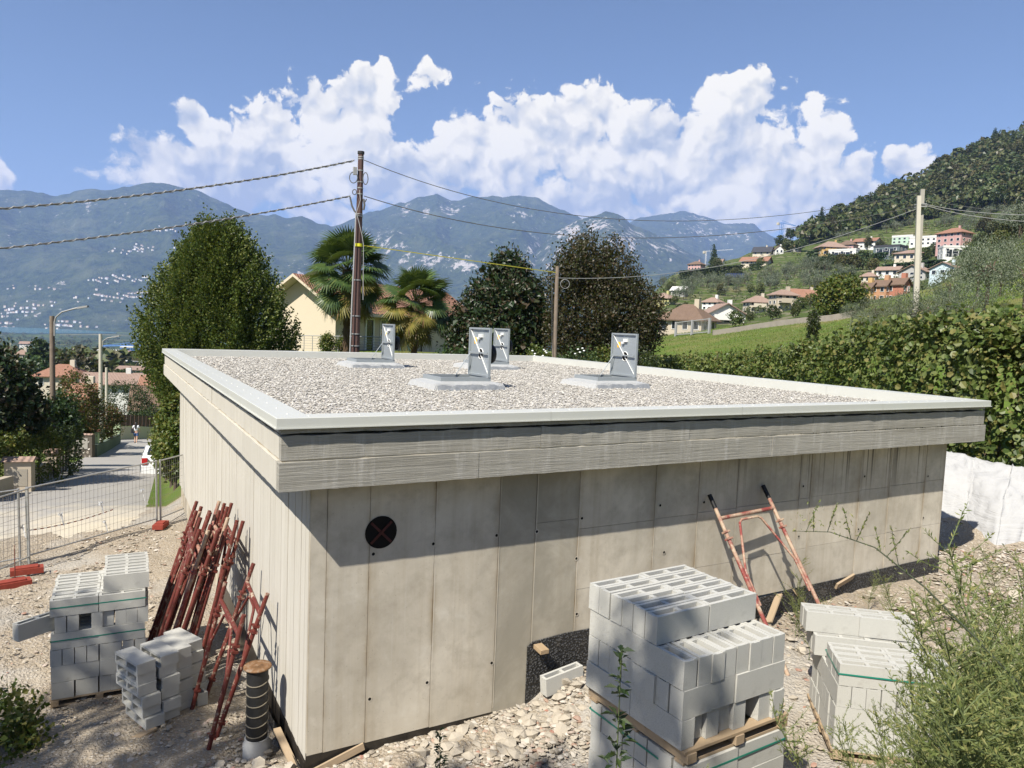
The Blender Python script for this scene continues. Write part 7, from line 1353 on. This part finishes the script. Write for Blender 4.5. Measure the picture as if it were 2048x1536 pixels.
# ------------------------------------------------------------------ cream house behind the roof
def cream_house():
    M_CR = flat('cream_render', (.56, .485, .37), .9, .1, 0, .04, .8); c = P(670, 700, 46.0); n1 = Vector((-.80, -.60, 0)); n2 = Vector((.60, -.80, 0)); gx = -n2; lx = -n1; zb = 1.6; e = empty('cream_house', (c[0], c[1], zb), 0, 'cream rendered house with tiled gable roof behind the palms', 'house')
    Wg, Ll = 5.4, 19.0; ze, za = 5.0-zb, 6.75-zb; A = Vector((0, 0, 0)); pt = lambda u, v, z: tuple(gx*u+lx*v+Vector((0, 0, z)))
    m = MB(); m.add([pt(0, 0, -1), pt(Wg, 0, -1), pt(Wg, 0, ze), pt(Wg/2, 0, za), pt(0, 0, ze), pt(0, Ll, -1), pt(Wg, Ll, -1), pt(Wg, Ll, ze), pt(Wg/2, Ll, za), pt(0, Ll, ze)], [(0, 4, 3, 2, 1), (0, 5, 9, 4), (1, 2, 7, 6), (5, 6, 7, 8, 9)]); m.build('wall', M_CR, e)
    o_ = .9; sl = (za-ze)/(Wg/2); r = MB(); V = [(-o_, -o_, ze-sl*o_), (Wg/2, -o_, za), (Wg+o_, -o_, ze-sl*o_), (-o_, Ll, ze-sl*o_), (Wg/2, Ll, za), (Wg+o_, Ll, ze-sl*o_)]
    top = [pt(u, v, z+.22) for u, v, z in V]; bot = [pt(u, v, z+.03) for u, v, z in V]; r.add(top, [(0, 3, 4, 1), (1, 4, 5, 2)]); ro = r.build('roof', M_TERRA, e); s = MB(); s.add(top+bot, [(0, 1, 7, 6), (1, 2, 8, 7), (3, 0, 6, 9), (2, 5, 11, 8), (6, 7, 10, 9), (7, 8, 11, 10)]); s.build('eaves', M_CR, e)
    # course lines of tiles on the slope facing the viewer
    for k in range(13):
        u = -o_+(Wg/2+o_)*(k+.5)/13; z = ze-sl*o_+(za-ze+sl*o_)*(k+.5)/13+.225; m = MB(); m.bar(pt(u, -o_, z), pt(u, Ll, z), .30, .03, (gx*-sl+Vector((0, 0, 1))).normalized()); m.build('tile_course', M_TERRA, ro)
    def opening(v0, v1, z0, z1, mat, nm):
        m = MB(); q = n2*.02; m.add([tuple(Vector(pt(0, v, z))+q) for v, z in ((v0, z0), (v1, z0), (v1, z1), (v0, z1))], [(0, 1, 2, 3)]); p = m.build(nm, mat, e); f = MB()
        for (a, b_) in (((v0, z0), (v0, z1)), ((v1, z0), (v1, z1)), ((v0, z1), (v1, z1))): f.bar(tuple(Vector(pt(0, *a))+n2*.04), tuple(Vector(pt(0, *b_))+n2*.04), .10, .08, n2)
        f.build('frame', M_WHITE, p)
    opening(3.2, 4.1, .6, 2.7, M_GLASS, 'window'); opening(4.9, 5.8, .6, 2.7, M_GLASS, 'window'); opening(7.4, 9.6, -.5, 2.2, M_GREENW, 'garage_door'); m = MB(); m.tube([tuple(Vector(pt(0, 10.4, -.5))+n2*.08), tuple(Vector(pt(0, 10.4, ze))+n2*.08)], .06, 6); m.build('drainpipe', M_IRON, e)
    m = MB(); a = Vector(pt(0, 1.1, 2.55))+n2*.2; m.lathe([(.09, 0), (.13, .05), (.05, .2)], 8, tuple(a)); m.build('wall_lamp', M_WHITE, e)
    t = empty('terrace_railing', tuple(P(585, 703, 44)), 0, 'thin grey wire railing along the house terrace', 'railing'); a0 = P(575, 702, 44); a1 = P(782, 708, 41.5); d_ = a1-a0
    for k in range(13): m = MB(); p = d_*k/12; m.tube([(p[0], p[1], p[2]-.5), (p[0], p[1], p[2]+.95)], .022, 5); m.build('post', M_ZINC, t)
    for zz in (.2, .35, .5, .65, .8, .95): m = MB(); m.tube([(0, 0, zz), (d_[0], d_[1], d_[2]+zz)], .010 if zz < .9 else .024, 4); m.build('rail', M_ZINC, t)
    t.location = tuple(a0)
cream_house()
# ------------------------------------------------------------------ haze over the valley
def build_haze():
    m = MB(); R = 19000.0
    m.box(-R, R, -R, R, -103.0, 1760.0); mt = bpy.data.materials.new('haze_air'); mt.use_nodes = True; nt = mt.node_tree; nt.nodes.clear()
    v = nt.nodes.new('ShaderNodeVolumePrincipled'); v.inputs['Color'].default_value = (.37, .525, 1.0, 1); v.inputs['Density'].default_value = HAZE; v.inputs['Anisotropy'].default_value = 0.0
    out = nt.nodes.new('ShaderNodeOutputMaterial'); nt.links.new(v.outputs[0], out.inputs['Volume'])
    o = m.build('haze', mt); o['kind'] = 'stuff'
HAZE = 8.0e-5
build_haze()
